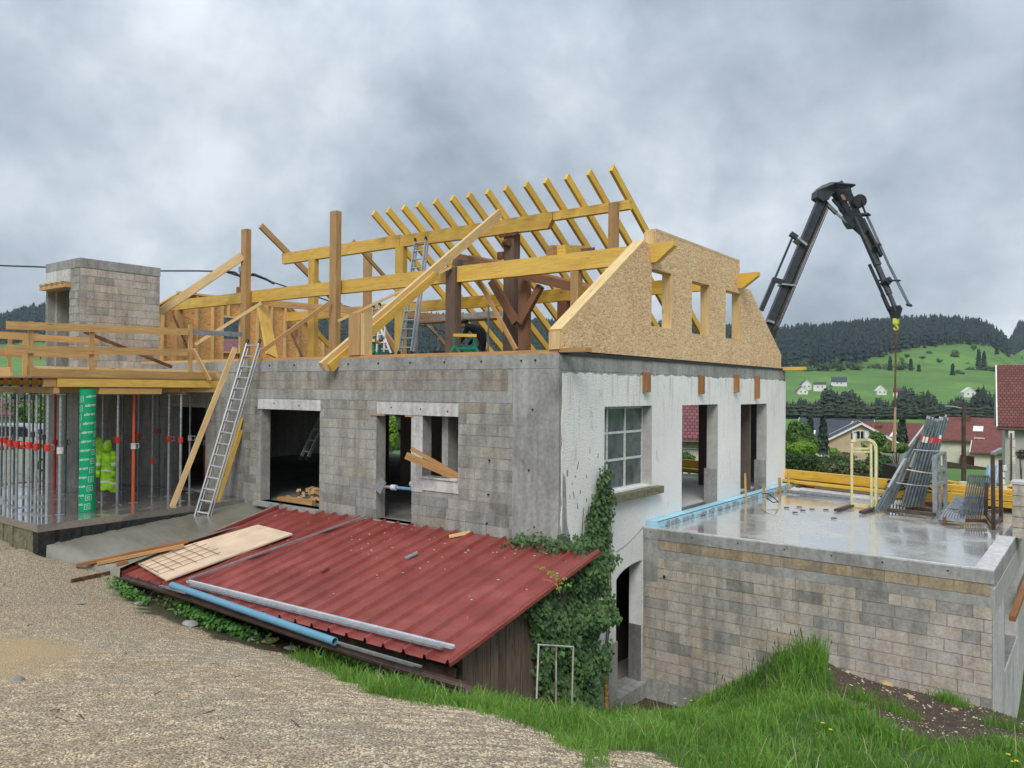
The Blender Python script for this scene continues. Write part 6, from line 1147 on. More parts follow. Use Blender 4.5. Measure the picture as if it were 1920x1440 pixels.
for i_, s_ in enumerate((.6, 3.0, 5.6, 8.0, 10.6)): tag(MB().beam(tl(s_, -.45, -1.13), tl(s_, .3, -1.13), .12, .40).build('bearer_block', M['bark']), 'dark bearer under the stacked yellow timbers', 'bearer', 'bearers under the timber stack')
o = MB().beam(G(1640, 948)+V((0, 0, .08)), G(1905, 957)+V((0, 0, .08)), .12, .14).build('timber_beam', M['sleeper']); tag(o, 'long red brown beam lying behind both racks', 'timber')
m = MB()
for k in range(46): c = G(rr.uniform(1776, 1812) if k < 32 else rr.uniform(1880, 1896), rr.uniform(918, 934)); c.z = AZ+rr.uniform(.02, .22 if k < 32 else .1); dv = V((rr.uniform(-.3, .3), rr.uniform(-.1, .1), rr.uniform(-.06, .06))); m.beam(c-dv, c+dv, .1, .03)
tag(m.build('wood_offcuts', M['yellow_wood']), 'splintered yellow wood offcuts between the racks', None, None, 'stuff')
for i, (a, b, r, lab) in enumerate([((1476, 926), (1597, 940), .045, 'long grey pipe lying at the left far side of the slab'), ((1500, 926), (1598, 937), .03, 'thinner grey pipe lying beside the long one'), ((1582, 921), (1680, 930), .03, 'dark bar lying across the raised slab edge')]):
    o = MB().tube(G(*a)+V((0, 0, .07)), G(*b)+V((0, 0, .07)), r, 10).build('steel_pipe', M['galv_dull' if i < 2 else 'rust']); tag(o, lab, 'pipe')
for i, (px, py) in enumerate([(1498, 952), (1505, 958), (1522, 956), (1548, 957), (1563, 973), (1474, 953), (1490, 962)]): c = G(px, py); o = MB().beam(c+V((-.05, .0, .015)), c+V((.06, .02, .02)), .04, .02).build('debris_chip', M['black']); tag(o, 'small dark chip lying on the wet slab', 'debris', 'dark chips on the wet slab')
# ------------------------------------------------------------------ crane
CRD = 27.0
cr_ = thing('loader_crane', 'black folding loader crane reaching over the house with its hook hanging down', 'crane', pl(1350, 880, CRD+1)); cc = lambda px, py, off=0: pl(px, py, CRD+off-max(0, px-1560)*.022)
def cbm(name, a, b, w, h, mat='crane_black', par=None, off=0): return MB().beam(cc(*a, off), cc(*b, off), w*CRD/1470*1.0, h*CRD/1470, tuple(R_[:, 2])).build(name, M[mat], par or cr_)
b1 = cbm('main_boom', (1340, 850), (1541, 372), 14, 14); cbm('boom_edge', (1362, 820), (1549, 384), 3, 12, 'bark')
cbm('cylinder', (1427, 582), (1453, 522), 8, 8); cbm('cylinder_rod', (1453, 522), (1487, 442), 3.5, 3.5); cbm('clamp', (1448, 524), (1472, 530), 8, 10); cbm('clamp', (1482, 438), (1494, 446), 8, 10); cbm('clamp_ring', (1492, 449), (1508, 462), 4, 30, 'galv_dull')
cbm('clamp_ring', (1462, 534), (1488, 537), 3, 28, 'galv_dull'); cbm('clamp_ring', (1436, 602), (1448, 606), 4, 28, 'galv_dull')
for k in range(5): cbm('hose', (1440+k*2.2, 640), (1544+k*2.6, 384+k), 1.4, 1.4, 'black')
def poly(name, pts, th=.35, mat='crane_black', par=None):
    m = MB(); fwd = V(tuple(-R_[:, 2])); P_ = [cc(*p) for p in pts]
    tr = tessellate_polygon([[V((p[0], p[1], 0)) for p in pts]])
    for t in tr: m.face([P_[i]-fwd*th/2 for i in t]); m.face([P_[i]+fwd*th/2 for i in t[::-1]])
    for i in range(len(pts)): a, b = P_[i], P_[(i+1) % len(pts)]; m.face([a-fwd*th/2, b-fwd*th/2, b+fwd*th/2, a+fwd*th/2])
    return m.build(name, M[mat], par or cr_, fixn=True)
poly('knuckle', [(1526, 372), (1527, 360), (1536, 351), (1552, 345), (1566, 345), (1560, 362), (1548, 378), (1538, 380)], .5)
poly('knuckle_plate', [(1551, 345), (1572, 344), (1573, 341), (1577, 346), (1598, 348), (1599, 351), (1588, 352), (1592, 362), (1578, 360), (1560, 362)], .45)
b2 = poly('second_boom', [(1556, 356), (1582, 352), (1592, 362), (1622, 432), (1618, 440), (1603, 427), (1593, 412), (1577, 392), (1572, 375)], .4)
cbm('cylinder', (1546, 378), (1568, 400), 6, 6); cbm('cylinder_rod', (1568, 400), (1590, 418), 3.5, 3.5, 'galv'); cbm('cylinder', (1562, 374), (1584, 398), 5, 5)
poly('valve_block', [(1580, 405), (1592, 408), (1600, 428), (1592, 428), (1584, 416)], .35)
cbm('extension_arm', (1606, 408), (1646, 498), 10, 9); cbm('extension_arm', (1634, 472), (1668, 552), 7.5, 7); cbm('extension_arm', (1657, 525), (1681, 584), 5.5, 5)
cbm('arm_edge', (1618, 412), (1652, 480), 4, 8, 'black'); cbm('clamp', (1640, 464), (1648, 460), 6, 12); cbm('clamp', (1656, 532), (1668, 526), 10, 12); cbm('clamp', (1594, 404), (1630, 402), 3, 8); cbm('clamp', (1646, 526), (1688, 526), 2, 3)
rl_ = MB(); c = cc(1610, 378); fwd = V(tuple(R_[:, 2])); rl_.tube(c-fwd*.12, c+fwd*.12, 12*CRD/1470, 20); rl_.build('hose_reel', M['black'], cr_)
for k in range(3): MB().path([cc(1614+k, 376), cc(1618+k*1.5, 392), cc(1634+k*2, 428), cc(1664+k*2, 496), cc(1690+k*2.4, 548), cc(1702+k*2, 571)], .014, 4).build('hose', M['black'], cr_)
cbm('hose_plate', (1700, 571), (1709, 573), 3, 4); cbm('side_tube', (1630, 496), (1668, 580), 4, 4); cbm('side_tube', (1652, 552), (1666, 584), 2, 2)
poly('boom_tip', [(1668, 580), (1672, 574), (1684, 573), (1688, 580), (1684, 592), (1682, 598), (1676, 598), (1672, 590)], .3)
hk = MB(); c = cc(1680, 604); hk.beam(cc(1680, 597), cc(1680, 607), .16, .12); hk.tube(cc(1680, 607), cc(1680, 610), .05, 8)
for k in range(9): a0, a1 = -1.2+k*.55, -1.2+(k+1)*.55; cx, cy, r = 1680, 615, 3.6; hk.tube(cc(cx+r*math.sin(a0+1.2), cy-r*math.cos(a0+1.2)), cc(cx+r*math.sin(a1+1.2), cy-r*math.cos(a1+1.2)), .028, 8)
hk.build('hook', M['hook_yellow'], cr_)
o = MB().tube(cc(1680, 621), cc(1678, 762), .028, 6).build('lifting_chain', M['rust']); tag(o, 'rusty lifting chain hanging from the crane hook', 'chain')
m = MB(); m.beam(cc(1679, 764), cc(1673.5, 846), .055, .03); m.beam(cc(1678.5, 764), cc(1678.5, 848), .055, .03); tag(m.build('lifting_sling', M['strap']), 'pale lifting sling loop hanging at the end of the chain', 'sling')
cu = bpy.data.curves.new('t', 'FONT'); cu.body = 'X-HIPRO 858'; cu.size = .36; cu.extrude = .004; to = bpy.data.objects.new('t', cu); COL.objects.link(to); bpy.context.view_layer.update(); tme = bpy.data.meshes.new_from_object(to.evaluated_get(bpy.context.evaluated_depsgraph_get())); bpy.data.objects.remove(to)
def text_on(body, a, b, depth_off, size_px, name, mat):
    cu = bpy.data.curves.new('t', 'FONT'); cu.body = body; cu.size = 1; to = bpy.data.objects.new('t', cu); COL.objects.link(to); bpy.context.view_layer.update(); tm = bpy.data.meshes.new_from_object(to.evaluated_get(bpy.context.evaluated_depsgraph_get())); bpy.data.objects.remove(to)
    A_, B_ = V(a), V(b); ex = (B_-A_).normalized(); fwd = V(tuple(R_[:, 2])); ey = fwd.cross(ex).normalized(); w = max(v.co.x for v in tm.vertices); s = (B_-A_).length/w
    for v in tm.vertices: v.co = A_+ex*v.co.x*s+ey*v.co.y*min(s, size_px)+fwd*depth_off
    tm.materials.append(M[mat]); o = link(name, tm, cr_); return o
text_on('X-HIPRO 858', tuple(cc(1312, 806)), tuple(cc(1322, 772)), 1.05, .35, 'lettering', 'white_paint'); text_on('858', tuple(cc(1582, 380)), tuple(cc(1590, 398)), .26, .2, 'lettering', 'old_white')
m = MB(); m.beam(cc(1575, 368)+fwd*.24, cc(1580, 378)+fwd*.24, .18, .02, tuple(R_[:, 2])); m.build('red_badge', M['red_old_wood'], cr_)
m = MB(); m.beam(cc(1306, 818)+fwd*1.06, cc(1311, 808)+fwd*1.06, .16, .02, tuple(R_[:, 2])); m.build('red_badge', M['red_paint'], cr_)
MB().beam(cc(1330, 880, .3), cc(1334, 765, .3), .5, .45, tuple(R_[:, 2])).build('crane_column', M['crane_black'], cr_)
# ------------------------------------------------------------------ houses
def house(label, c, yaw, L, Wd, he, hr, wall, roof, chim=None, wins=(), base=None, eave=.4, rname='roof', sky=None):
    """gable house: ridge along local x, length L, width Wd; wins: (face, u, z, w, h) with face in f,b,l,r"""
    c = V(c); h = thing('house', label, 'house', c); ca, sa = math.cos(yaw), math.sin(yaw); T = lambda x, y, z: V((c.x+x*ca-y*sa, c.y+x*sa+y*ca, c.z+z))
    m = MB(); P_ = [(-Wd/2, -1.5), (Wd/2, -1.5), (Wd/2, he), (0, hr-.12), (-Wd/2, he)]; m.prism([P_], lambda u, v, w: T(w, u, v), -L/2, L/2); m.build('wall', M[wall], h, fixn=True)
    sl = (hr-he)/(Wd/2); oy = Wd/2+eave; oz = he-eave*sl
    for s in (-1, 1):
        m = MB(); A_ = [T(-L/2-eave, s*oy, oz), T(L/2+eave, s*oy, oz), T(L/2+eave, 0, hr), T(-L/2-eave, 0, hr)]; up = V((0, 0, .14)); LL = L+2*eave; SLn = math.hypot(oy, hr-oz)
        uv = [(0, 0), (LL, 0), (LL, SLn), (0, SLn)]; m.face([p+up for p in A_], uv); m.face([p for p in A_[::-1]], uv)
        for i in range(4): a, b = A_[i], A_[(i+1) % 4]; m.face([a, b, b+up, a+up])
        o = m.build('roof', M[roof], h, fixn=True)
        MB().beam(A_[0]+up*.5, A_[3]+up*.5, .07, .2).build('verge_board', M['white_paint'], o); MB().beam(A_[1]+up*.5, A_[2]+up*.5, .07, .2).build('verge_board', M['white_paint'], o)
        MB().tube(A_[0]-V((0, 0, .02)), A_[1]-V((0, 0, .02)), .07, 6).build('gutter', M['gutter'], o)
        if sky and s == sky[0]: x, f = sky[1:3]; p = T(x, s*oy*(1-f), oz+(hr-oz)*f); ex = T(1, 0, 0)-T(0, 0, 0); ey = (T(0, s*oy*(1-f-.1), oz+(hr-oz)*(f+.1))-T(0, s*oy*(1-f), oz+(hr-oz)*f)).normalized(); m = MB(); n_ = ex.cross(ey).normalized(); n_ = n_ if n_.z > 0 else -n_; m.beam(p-ex*.5+n_*.18, p+ex*.5+n_*.18, 1.1, .08, tuple(n_)); m.build('skylight', M['wall_white'], o)
    if chim: x, y, ch, mt = chim; m = MB(); m.beam(T(x, y, hr-2), T(x, y, hr+ch), .8, .6, T(0, 1, 0)-T(0, 0, 0)); m.build('chimney', M[mt], h)
    for (f, u, z, w, hh, shut) in wins:
        nx_, uu = {'f': (T(0, -1, 0)-c, T(1, 0, 0)-c), 'b': (T(0, 1, 0)-c, T(1, 0, 0)-c), 'l': (T(-1, 0, 0)-c, T(0, 1, 0)-c), 'r': (T(1, 0, 0)-c, T(0, 1, 0)-c)}[f]; off = Wd/2 if f in 'fb' else L/2
        nx_ = V((nx_.x, nx_.y, 0)).normalized(); uu = V((uu.x, uu.y, 0)).normalized(); p = V((c.x, c.y, c.z+z))+nx_*(off+.03)+uu*u; fr = MB().beam(p-V((0, 0, hh/2)), p+V((0, 0, hh/2)), w, .08, tuple(nx_)).build('window', M['white_paint'], h)
        for s in (-1, 1): q2 = p+uu*s*w*.24+nx_*.05; MB().beam(q2-V((0, 0, hh*.42)), q2+V((0, 0, hh*.42)), w*.38, .02, tuple(nx_)).build('pane', M['dark_glass'], fr)
        if shut:
            for s in (-1, 1): q2 = p+uu*s*w*.82; MB().beam(q2-V((0, 0, hh/2)), q2+V((0, 0, hh/2)), w*.5, .06, tuple(nx_)).build('shutter', M['white_paint'], fr)
    return h
def zc(p, z): return V((p[0], p[1], z))
def gnd(px, d): p = at(px, 735, d); return V((p[0], p[1], float(H(p[0], p[1]))))
cyaw = math.atan2(-R_[1, 2], -R_[0, 2])   # viewing direction
def ry(px): return cyaw-math.atan((px-960)/F)
def back(p, px, m_): r = ray(px, 735); r = np.array([r[0], r[1], 0]); r /= np.linalg.norm(r); q_ = np.array(p)+r*m_; return V(q_)
def hs(label, px, d, rot, L, Wd, pe, pr_, wall, roof, chim=None, wins=(), sky=None, dh=0.0, gable=True):
    """front face at distance d on the ray px; pe / pr_ are (px, py) readings of eave and ridge height"""
    p = gnd(px, d); c = back(p, px, (L if gable else Wd)/2); ze = at(*pe, d)[2]-p.z+(0 if gable else .25); zr_ = at(*pr_, d+(0 if gable else Wd/2))[2]-p.z
    return house(label, c, ry(px)+rot, L, Wd, ze, zr_, wall, roof, chim, wins, sky=sky)
hs('beige house with a white edged gable, a shuttered attic window and pale walls', 1612, 88, .05, 7, 7.4, (1550, 829), (1608, 795), 'wall_beige', 'tile_slate', None, [('l', .1, at(1595, 816, 88)[2]-gnd(1612, 88).z, .8, 1.1, True)])
hs('house with a dark red tiled roof and dark chimney right of the beige gable', 1665, 100, 1.05, 9, 7.0, (1700, 834), (1640, 793), 'wall_beige', 'tile_red', (.6, 1.0, -.3, 'rust'), sky=(1, -2.2, .45), gable=False)
hs('house with a long slate grey roof and one skylight behind the beige gable', 1568, 112, 1.50, 9.5, 9, (1560, 822), (1560, 786), 'wall_white', 'tile_slate', None, sky=(1, 3.0, .22), gable=False)
hs('small yellowish gable house behind the scaffold tubes', 1722, 125, -.1, 8, 6.5, (1700, 828), (1724, 803), 'wall_beige', 'tile_red')
hs('cream house with a broad red roof, red chimney and a white skylight', 1848, 88, 1.52, 8.6, 8, (1800, 829), (1830, 785), 'wall_cream', 'tile_red', (1.9, .5, .25, 'tile_red'), [('b', .4, 2.6, 1.0, 1.3, False)], sky=(1, .6, .5), gable=False)
hs('lower red roofed wing of the cream house with a garage front', 1862, 84, 1.52, 3.2, 4.5, (1860, 853), (1860, 829), 'wall_cream', 'tile_red', gable=False)
p = gnd(1990, 43); rp_ = back(p, 1944, 4); hb = house('beige house with grey stone corner and a tall dark tiled roof at the right edge', (rp_.x, rp_.y, p.z), ry(1900)+1.60, 5.6, 7.5, at(1890, 803, 43)[2]-p.z+.25, at(1900, 688, 47)[2]-p.z, 'wall_grey', 'tile_brown', None, [])
xs = [V(at(1896.5, 815+i*16, 41.8)) for i in range(8)]
for i, q2 in enumerate(xs): MB().beam(q2-V((0, 0, .2)), q2+V((0, 0, .2)), .34 if i % 2 else .26, .12).build('corner_stone', M['wall_white'], hb)
MB().tube(V(at(1896, 812, 41.6)), V(at(1896, 920, 41.6)), .05, 6).build('downpipe', M['rust'], hb)
# house seen through the middle opening, and behind the stud wall window
p = gnd(1240, 38); hw = house('house with a maroon tiled roof seen through the middle opening', p, ry(1270)+1.57, 9, 9, at(1290, 813, 34)[2]-p.z, at(1290, 735, 38)[2]-p.z+1.2, 'wall_cream', 'tile_maroon')
p = gnd(398, 62); house('house with a maroon tiled roof seen through the stud wall window', p, ry(400)+1.57, 14, 10, at(430, 668, 58)[2]-p.z, at(430, 638, 62)[2]-p.z, 'wall_cream', 'tile_maroon')
for i, (px, d, L, Wd, he, hr, roof, lab) in enumerate([(1510, 560, 16, 11, 5, 9.5, 'tile_slate', 'far white house with a dark hipped roof at the foot of the meadow'), (1537, 550, 15, 10, 6.5, 8.5, 'tile_slate', 'far long white house right of the dark roofed one'), (1503, 530, 14, 11, 3, 7, 'tile_brown', 'far house with a brown roof below the white ones'), (1573, 590, 20, 12, 4.5, 9, 'tile_slate', 'far solitary white house with a grey roof in the meadow'), (1651, 530, 14, 10, 3.5, 8, 'wall_white', 'far white gable house above the tree belt'), (1682, 520, 9, 9, 4, 7.5, 'tile_brown', 'far narrow white house by the hanging sling'), (1816, 520, 18, 12, 4, 8.5, 'wall_white', 'far white roofed barn above the tree belt on the right')]):
    p = gnd(px, d); house(lab, p, ry(px)+(1.57 if i % 2 else .2), L*.55, Wd*.6, he*.75, hr*.72, 'wall_white', roof, None, [('b' if i % 2 else 'l', u, he*.45, 1.0, 1.2, False) for u in ((-1.6, 1.2))])
# ------------------------------------------------------------------ street lamp pole, cables, utility pole
lp = thing('lamp_pole', 'dark wooden pole carrying a street lamp between the houses', 'street lamp', V(at(1807, 920, 28))); MB().tube(V(at(1807, 935, 28)), V(at(1807, 757, 28)), .085, 10, .065).build('pole', M['bark'], lp); MB().tube(V(at(1807, 766, 28)), V(at(1786, 762, 28)), .02, 6).build('arm', M['galv'], lp); MB().beam(V(at(1787, 762, 28)), V(at(1772, 761, 28)), .10, .05).build('lamp_head', M['galv'], lp)
MB().tube(V(at(1806, 915, 27.8)), V(at(1806, 903, 27.8)), .14, 8).build('white_collar', M['old_white'], lp)
def cable(label, pts, r=.012, name='overhead_cable'):
    o = MB().path([V(p) for p in pts], r, 5).build(name, M['black']); return tag(o, label, 'cable')
cable('thin cable from the lamp pole sagging over the gardens to the left', [at(1806, 759, 28), at(1780, 768, 29), at(1740, 778, 31), at(1690, 786, 34), at(1600, 788, 40), at(1540, 784, 46), at(1470, 774, 55)], .018)
cable('black overhead cable passing behind the tower on the left', [at(-60, 496, 45), at(0, 498, 45), at(90, 501, 45), at(300, 508, 45), at(370, 508, 45), at(420, 509, 45), at(452, 519, 45)], .045)
cable('black overhead cable dropping right from the utility pole', [at(452, 516, 45), at(478, 517, 45), at(505, 527, 45), at(535, 537, 45), at(640, 572, 46), at(760, 602, 47), at(900, 640, 48)], .04)
cable('second bundle of cable sleeves at the utility pole', [at(425, 509, 45), at(440, 511, 45), at(453, 520, 45), at(476, 514, 45), at(500, 524, 45), at(514, 532, 45)], .07)
up_ = thing('utility_pole', 'dark utility pole half hidden behind the left tall post', 'utility pole', V(at(453, 600, 45))); MB().tube(V(at(453, 700, 45)), V(at(453, 503, 45)), .15, 8, .11).build('pole', M['bark'], up_); MB().box(tuple(at(447, 510, 45)), tuple(V(at(447, 510, 45))+V((.4, .3, .3)))).build('bracket', M['galv_dull'], up_)
# ------------------------------------------------------------------ trees and bushes
def crown_pts(rng, n, rx, rz_, lumps=7, shell=.35):
    L_ = rng.normal(0, 1, (lumps, 3)); L_ /= np.linalg.norm(L_, axis=1)[:, None]; L_ *= rng.uniform(.3, .62, lumps)[:, None]; k = rng.integers(0, lumps, n); d_ = rng.normal(0, 1, (n, 3)); d_ /= np.linalg.norm(d_, axis=1)[:, None]; r = rng.uniform(shell, 1, n)[:, None]*rng.uniform(.38, .52, lumps)[k][:, None]
    P = (L_[k]+d_*r); N_ = d_*.8+P*.8+np.array([0, 0, .3]); return P*np.array([rx, rx, rz_]), N_
def bush(label, px, py_top, py_bot, wpx, d, mat, n=1500, cat='bush', leaf=.10, seed=0, trunk=False, group=None, name='bush', lumps=7):
    rng = np.random.default_rng(seed+int(px)); s = d/F; hgt = (py_bot-py_top)*s; w = wpx*s/2; base = V(at(px, py_bot, d)); t = thing(name, label, cat, base, group); P, N_ = crown_pts(rng, n, w/.95, hgt/1.9, lumps); P += np.array([base.x, base.y, base.z+hgt*.52])
    o = leafmesh('crown' if trunk else 'leaves', P, N_, leaf, mat, rng, t, long=1.1); o['kind'] = 'stuff'
    m = MB(); 
    for k in range(5): m.tube(base-V((0, 0, .8)), base+V((w*rng.uniform(-.5, .5), w*rng.uniform(-.5, .5), hgt*rng.uniform(.4, .75))), .02*hgt+.012, 6, .006*hgt)
    m.build('trunk', M['bark'], t); return t
def conifer_geo(rng, h, r, n=900, leaf=.16):
    f = rng.random(n)**.8; z = f*h*.95+.04*h; rad = (1-f)**.8*r*(.72+.28*np.sin(z/h*38)); a = rng.uniform(0, 6.28, n); q_ = rng.uniform(.55, 1, n); P = np.stack([np.cos(a)*rad*q_, np.sin(a)*rad*q_, z], 1); N_ = np.stack([np.cos(a), np.sin(a), .7+0*a], 1); return P, N_
def conifer(label, px, py_top, py_bot, wpx, d, n=1100, leaf=.2, cat='conifer', group=None):
    rng = np.random.default_rng(int(px)); s = d/F; hgt = (py_bot-py_top)*s; base = V(at(px, py_bot, d)); t = thing('conifer', label, cat, base, group); P, N_ = conifer_geo(rng, hgt, wpx*s/2, n); P += np.array(base); o = leafmesh('crown', P, N_, leaf, 'conifer_dark', rng, t, long=1.3); o['kind'] = 'stuff'; MB().tube(base-V((0, 0, 1)), base+V((0, 0, hgt*.93)), .02*hgt, 6, .01).build('trunk', M['bark'], t)
conifer('tall dark conifer left of the slate roofed house', 1543, 779, 852, 26, 46, 1700, .16); conifer('slim dark conifer behind the tall one', 1519, 780, 850, 16, 52, 900, .18); conifer('dark conifer between the sling and the scaffold tubes', 1691, 785, 829, 22, 88, 1100, .34)
bush('big mid green tree beside the white wall corner', 1500, 786, 862, 76, 36, 'bush_green', 4200, 'tree', .12, 1, True, None, 'tree', 9)
bush('bright lime green bush in front of the big tree', 1503, 820, 862, 66, 31, 'bush_lime', 3000, 'bush', .10, 2); bush('green tree in front of the beige gable house', 1638, 806, 862, 44, 60, 'bush_green', 2400, 'tree', .2, 3, True, None, 'tree')
bush('round dark green brown bush behind the lifting fork', 1643, 842, 893, 52, 30, 'hedge_leaf', 3200, 'bush', .09, 4); bush('olive shrub at the foot of the hanging sling', 1682, 824, 852, 62, 50, 'bush_green', 1800, 'bush', .16, 5); bush('low green shrub left of the beige house wall', 1563, 838, 856, 20, 50, 'bush_lime', 500, 'bush', .14, 6)
bush('reddish brown shrub between hedge and beige house', 1582, 845, 864, 60, 44, 'plankleaf' if 'plankleaf' in M else 'hedge_top', 1300, 'bush', .12, 7); bush('small olive bush behind the hedge top', 1525, 850, 866, 46, 38, 'hedge_top', 1000, 'bush', .1, 8)
bush('pale round shrub behind the stacked scaffold tubes', 1712, 836, 858, 30, 60, 'bush_green', 900, 'bush', .18, 9); bush('bushes at the foot of the scaffold tubes', 1665, 872, 900, 60, 28, 'hedge_leaf', 1500, 'bush', .09, 10)
bush('green shrub seen through the middle opening under the maroon roof', 1292, 842, 872, 30, 32, 'bush_green', 1100, 'bush', .09, 11); bush('light green tree seen through the narrow doorway', 733, 770, 850, 34, 42, 'bush_lime', 2200, 'tree', .13, 12, True, None, 'tree')
bush('green bushes behind the props on the left', 55, 742, 800, 150, 48, 'bush_green', 4000, 'bush', .16, 13); bush('light bush behind the dark props near the tower', 78, 745, 835, 44, 40, 'bush_lime', 2200, 'bush', .12, 14); bush('dark bush beside the silver car', 22, 795, 835, 60, 36, 'hedge_leaf', 1500, 'bush', .1, 15)
bush('bare looking shrub trained on the right hand house wall', 1915, 838, 876, 18, 40.8, 'bark', 300, 'shrub', .09, 16)
# clipped hedge
def hedge(label, a, b, w, h, n, mat, seed, leaf=.085):
    rng = np.random.default_rng(seed); a, b = V(a), V(b); t = thing('hedge', label, 'hedge', a); L_ = (b-a).length; e = (b-a).normalized(); sd_ = V((-e.y, e.x, 0)).normalized(); u = rng.random(n); k = rng.random(n); P = np.zeros((n, 3)); N_ = np.zeros((n, 3))
    A_ = np.array(a); E = np.array(e); Sd = np.array(sd_)
    for i in range(n):
        q_ = k[i]; uu = u[i]*L_
        if q_ < .40: P[i] = A_+E*uu+Sd*(-w/2)+np.array([0, 0, h*rng.random()]); N_[i] = -Sd+np.array([0, 0, .3])
        elif q_ < .75: P[i] = A_+E*uu+Sd*w*(rng.random()-.5)+np.array([0, 0, h]); N_[i] = (0, 0, 1)
        elif q_ < .9: P[i] = A_+E*uu+Sd*(w/2)+np.array([0, 0, h*rng.random()]); N_[i] = Sd
        else: P[i] = A_+E*(L_ if rng.random() < .5 else 0)+Sd*w*(rng.random()-.5)+np.array([0, 0, h*rng.random()]); N_[i] = E
    P += rng.normal(0, .05, (n, 3)); N_ += rng.normal(0, .35, (n, 3)); o = leafmesh('leaves', P, N_, leaf, mat, rng, t, long=1.0); o['kind'] = 'stuff'
    m = MB(); m.prism([[(0.1, -w/2+.12), (L_-.1, -w/2+.12), (L_-.1, w/2-.12), (.1, w/2-.12)]], lambda x, y, z: a+e*x+sd_*y+V((0, 0, z)), -1.0, h-.12); m.build('branches', M['bark'], t, fixn=True)
hz = lambda px, py, d, z: V((at(px, py, d)[0], at(px, py, d)[1], z))
q1, q2 = at(1440, 852, 27), at(1614, 876, 21.5); zt = min(q1[2], q2[2]); hedge('long clipped dark green hedge behind the yellow timbers', hz(1440, 852, 29, at(1440, 850, 29)[2]-1.5), hz(1614, 868, 25, at(1440, 850, 29)[2]-1.5), 1.3, 1.5, 9000, 'hedge_leaf', 5)
hedge('short brown topped hedge block in front of the clipped hedge end', hz(1556, 880, 24.5, at(1580, 875, 24)[2]-1.1), hz(1618, 880, 23.5, at(1580, 875, 24)[2]-1.1), .9, 1.1, 2200, 'hedge_top', 6)
# garden wall and low wall
o = MB().beam(V(at(1660, 859, 52)), V(at(1740, 863, 50)), .4, 1.0).build('garden_wall', M['wall_grey']); tag(o, 'low grey garden wall beyond the round bush', 'wall')
m = MB(); m.beam(V(at(1772, 872, 84)), V(at(1900, 892, 78)), .4, .8); tag(m.build('terrace_wall', M['bark']), 'dark low wall in front of the cream house', 'wall'); o = MB().beam(V(at(1770, 852, 92)), V(at(1845, 856, 90)), .6, 1.2).build('balcony', M['wall_grey']); tag(o, 'pale balcony wall of the cream house', 'balcony'); o = MB().beam(V(at(1800, 862, 89)), V(at(1830, 866, 88)), .5, 1.1).build('car_roof', M['rust']); tag(o, 'dark red garage roof in front of the cream house', 'garage')
o = MB().beam(V(at(1668, 885, 27)), V(at(1694, 893, 26)), .5, .6).build('dark_crate', M['cloth_work']); tag(o, 'dark crate behind the leaning scaffold tubes', 'crate')
# far lone trees in the meadows
FT = [(1790, 655, 678, 22, 830, 'far_leaf', 'round dark tree on the slope left of the big conifers'), (1742, 656, 670, 16, 850, 'far_leaf', 'small round tree highest on the slope meadow'), (1826, 646, 657, 10, 880, 'far_leaf', 'tiny tree under the forest edge'), (1800, 690, 708, 16, 700, 'far_leaf', 'pale tree beside the dark cone tree in the middle meadow')]
for (px, a, b, w, d, mt, lab) in FT: bush(lab, px, a, b, w, d, mt, 700, 'tree', 1.1, 1, True, None, 'tree')
for (px, a, b, w, d, lab) in [(1835, 655, 690, 13, 760, 'tallest dark conifer of the pair on the slope'), (1845, 658, 690, 12, 762, 'right hand dark conifer of the pair on the slope'), (1869, 651, 663, 7, 840, 'small single conifer on the upper slope'), (1786, 683, 708, 9, 690, 'dark cone tree standing alone in the middle meadow'), (1723, 684, 700, 7, 720, 'small conifer at the lower left of the hedge row'), (1708, 672, 697, 8, 730, 'slim conifer left of the small one in the hedge row'), (1669, 668, 700, 8, 730, 'slim conifer beside the hanging chain')]: conifer(lab, px, a, b, w, d, 420, 1.4)
rng = np.random.default_rng(5)
k = 0
for px in np.arange(1505, 1722, 9.5):
    y0 = 700-(px-1500)*.012; hgt = rng.uniform(12, 27)*(1.2 if px < 1600 else .9); bush('leafy grey green tree in the row along the forest foot', px+rng.uniform(-3, 3), y0-hgt, y0+2, rng.uniform(17, 27), 745+rng.uniform(-15, 25), 'far_leaf', 360, 'tree', 1.3, k, True, 'leafy trees along the forest foot', 'tree'); k += 1
for px in np.arange(1812, 1905, 7): bush('low bush in the hedgerow across the right hand meadow', px, 687+rng.uniform(-3, 2), 699, 13, 745, 'far_leaf', 160, 'bush', 1.1, k, False, 'hedgerow bushes in the right hand meadow', 'bush'); k += 1
for px, py in [(1700, 668), (1730, 670), (1762, 676), (1690, 676), (1812, 682)]: bush('small bush dotted on the slope meadow', px, py-6, py+3, 14, 790, 'far_leaf', 150, 'bush', 1.1, k, False, 'bushes dotted on the slope meadow', 'bush'); k += 1
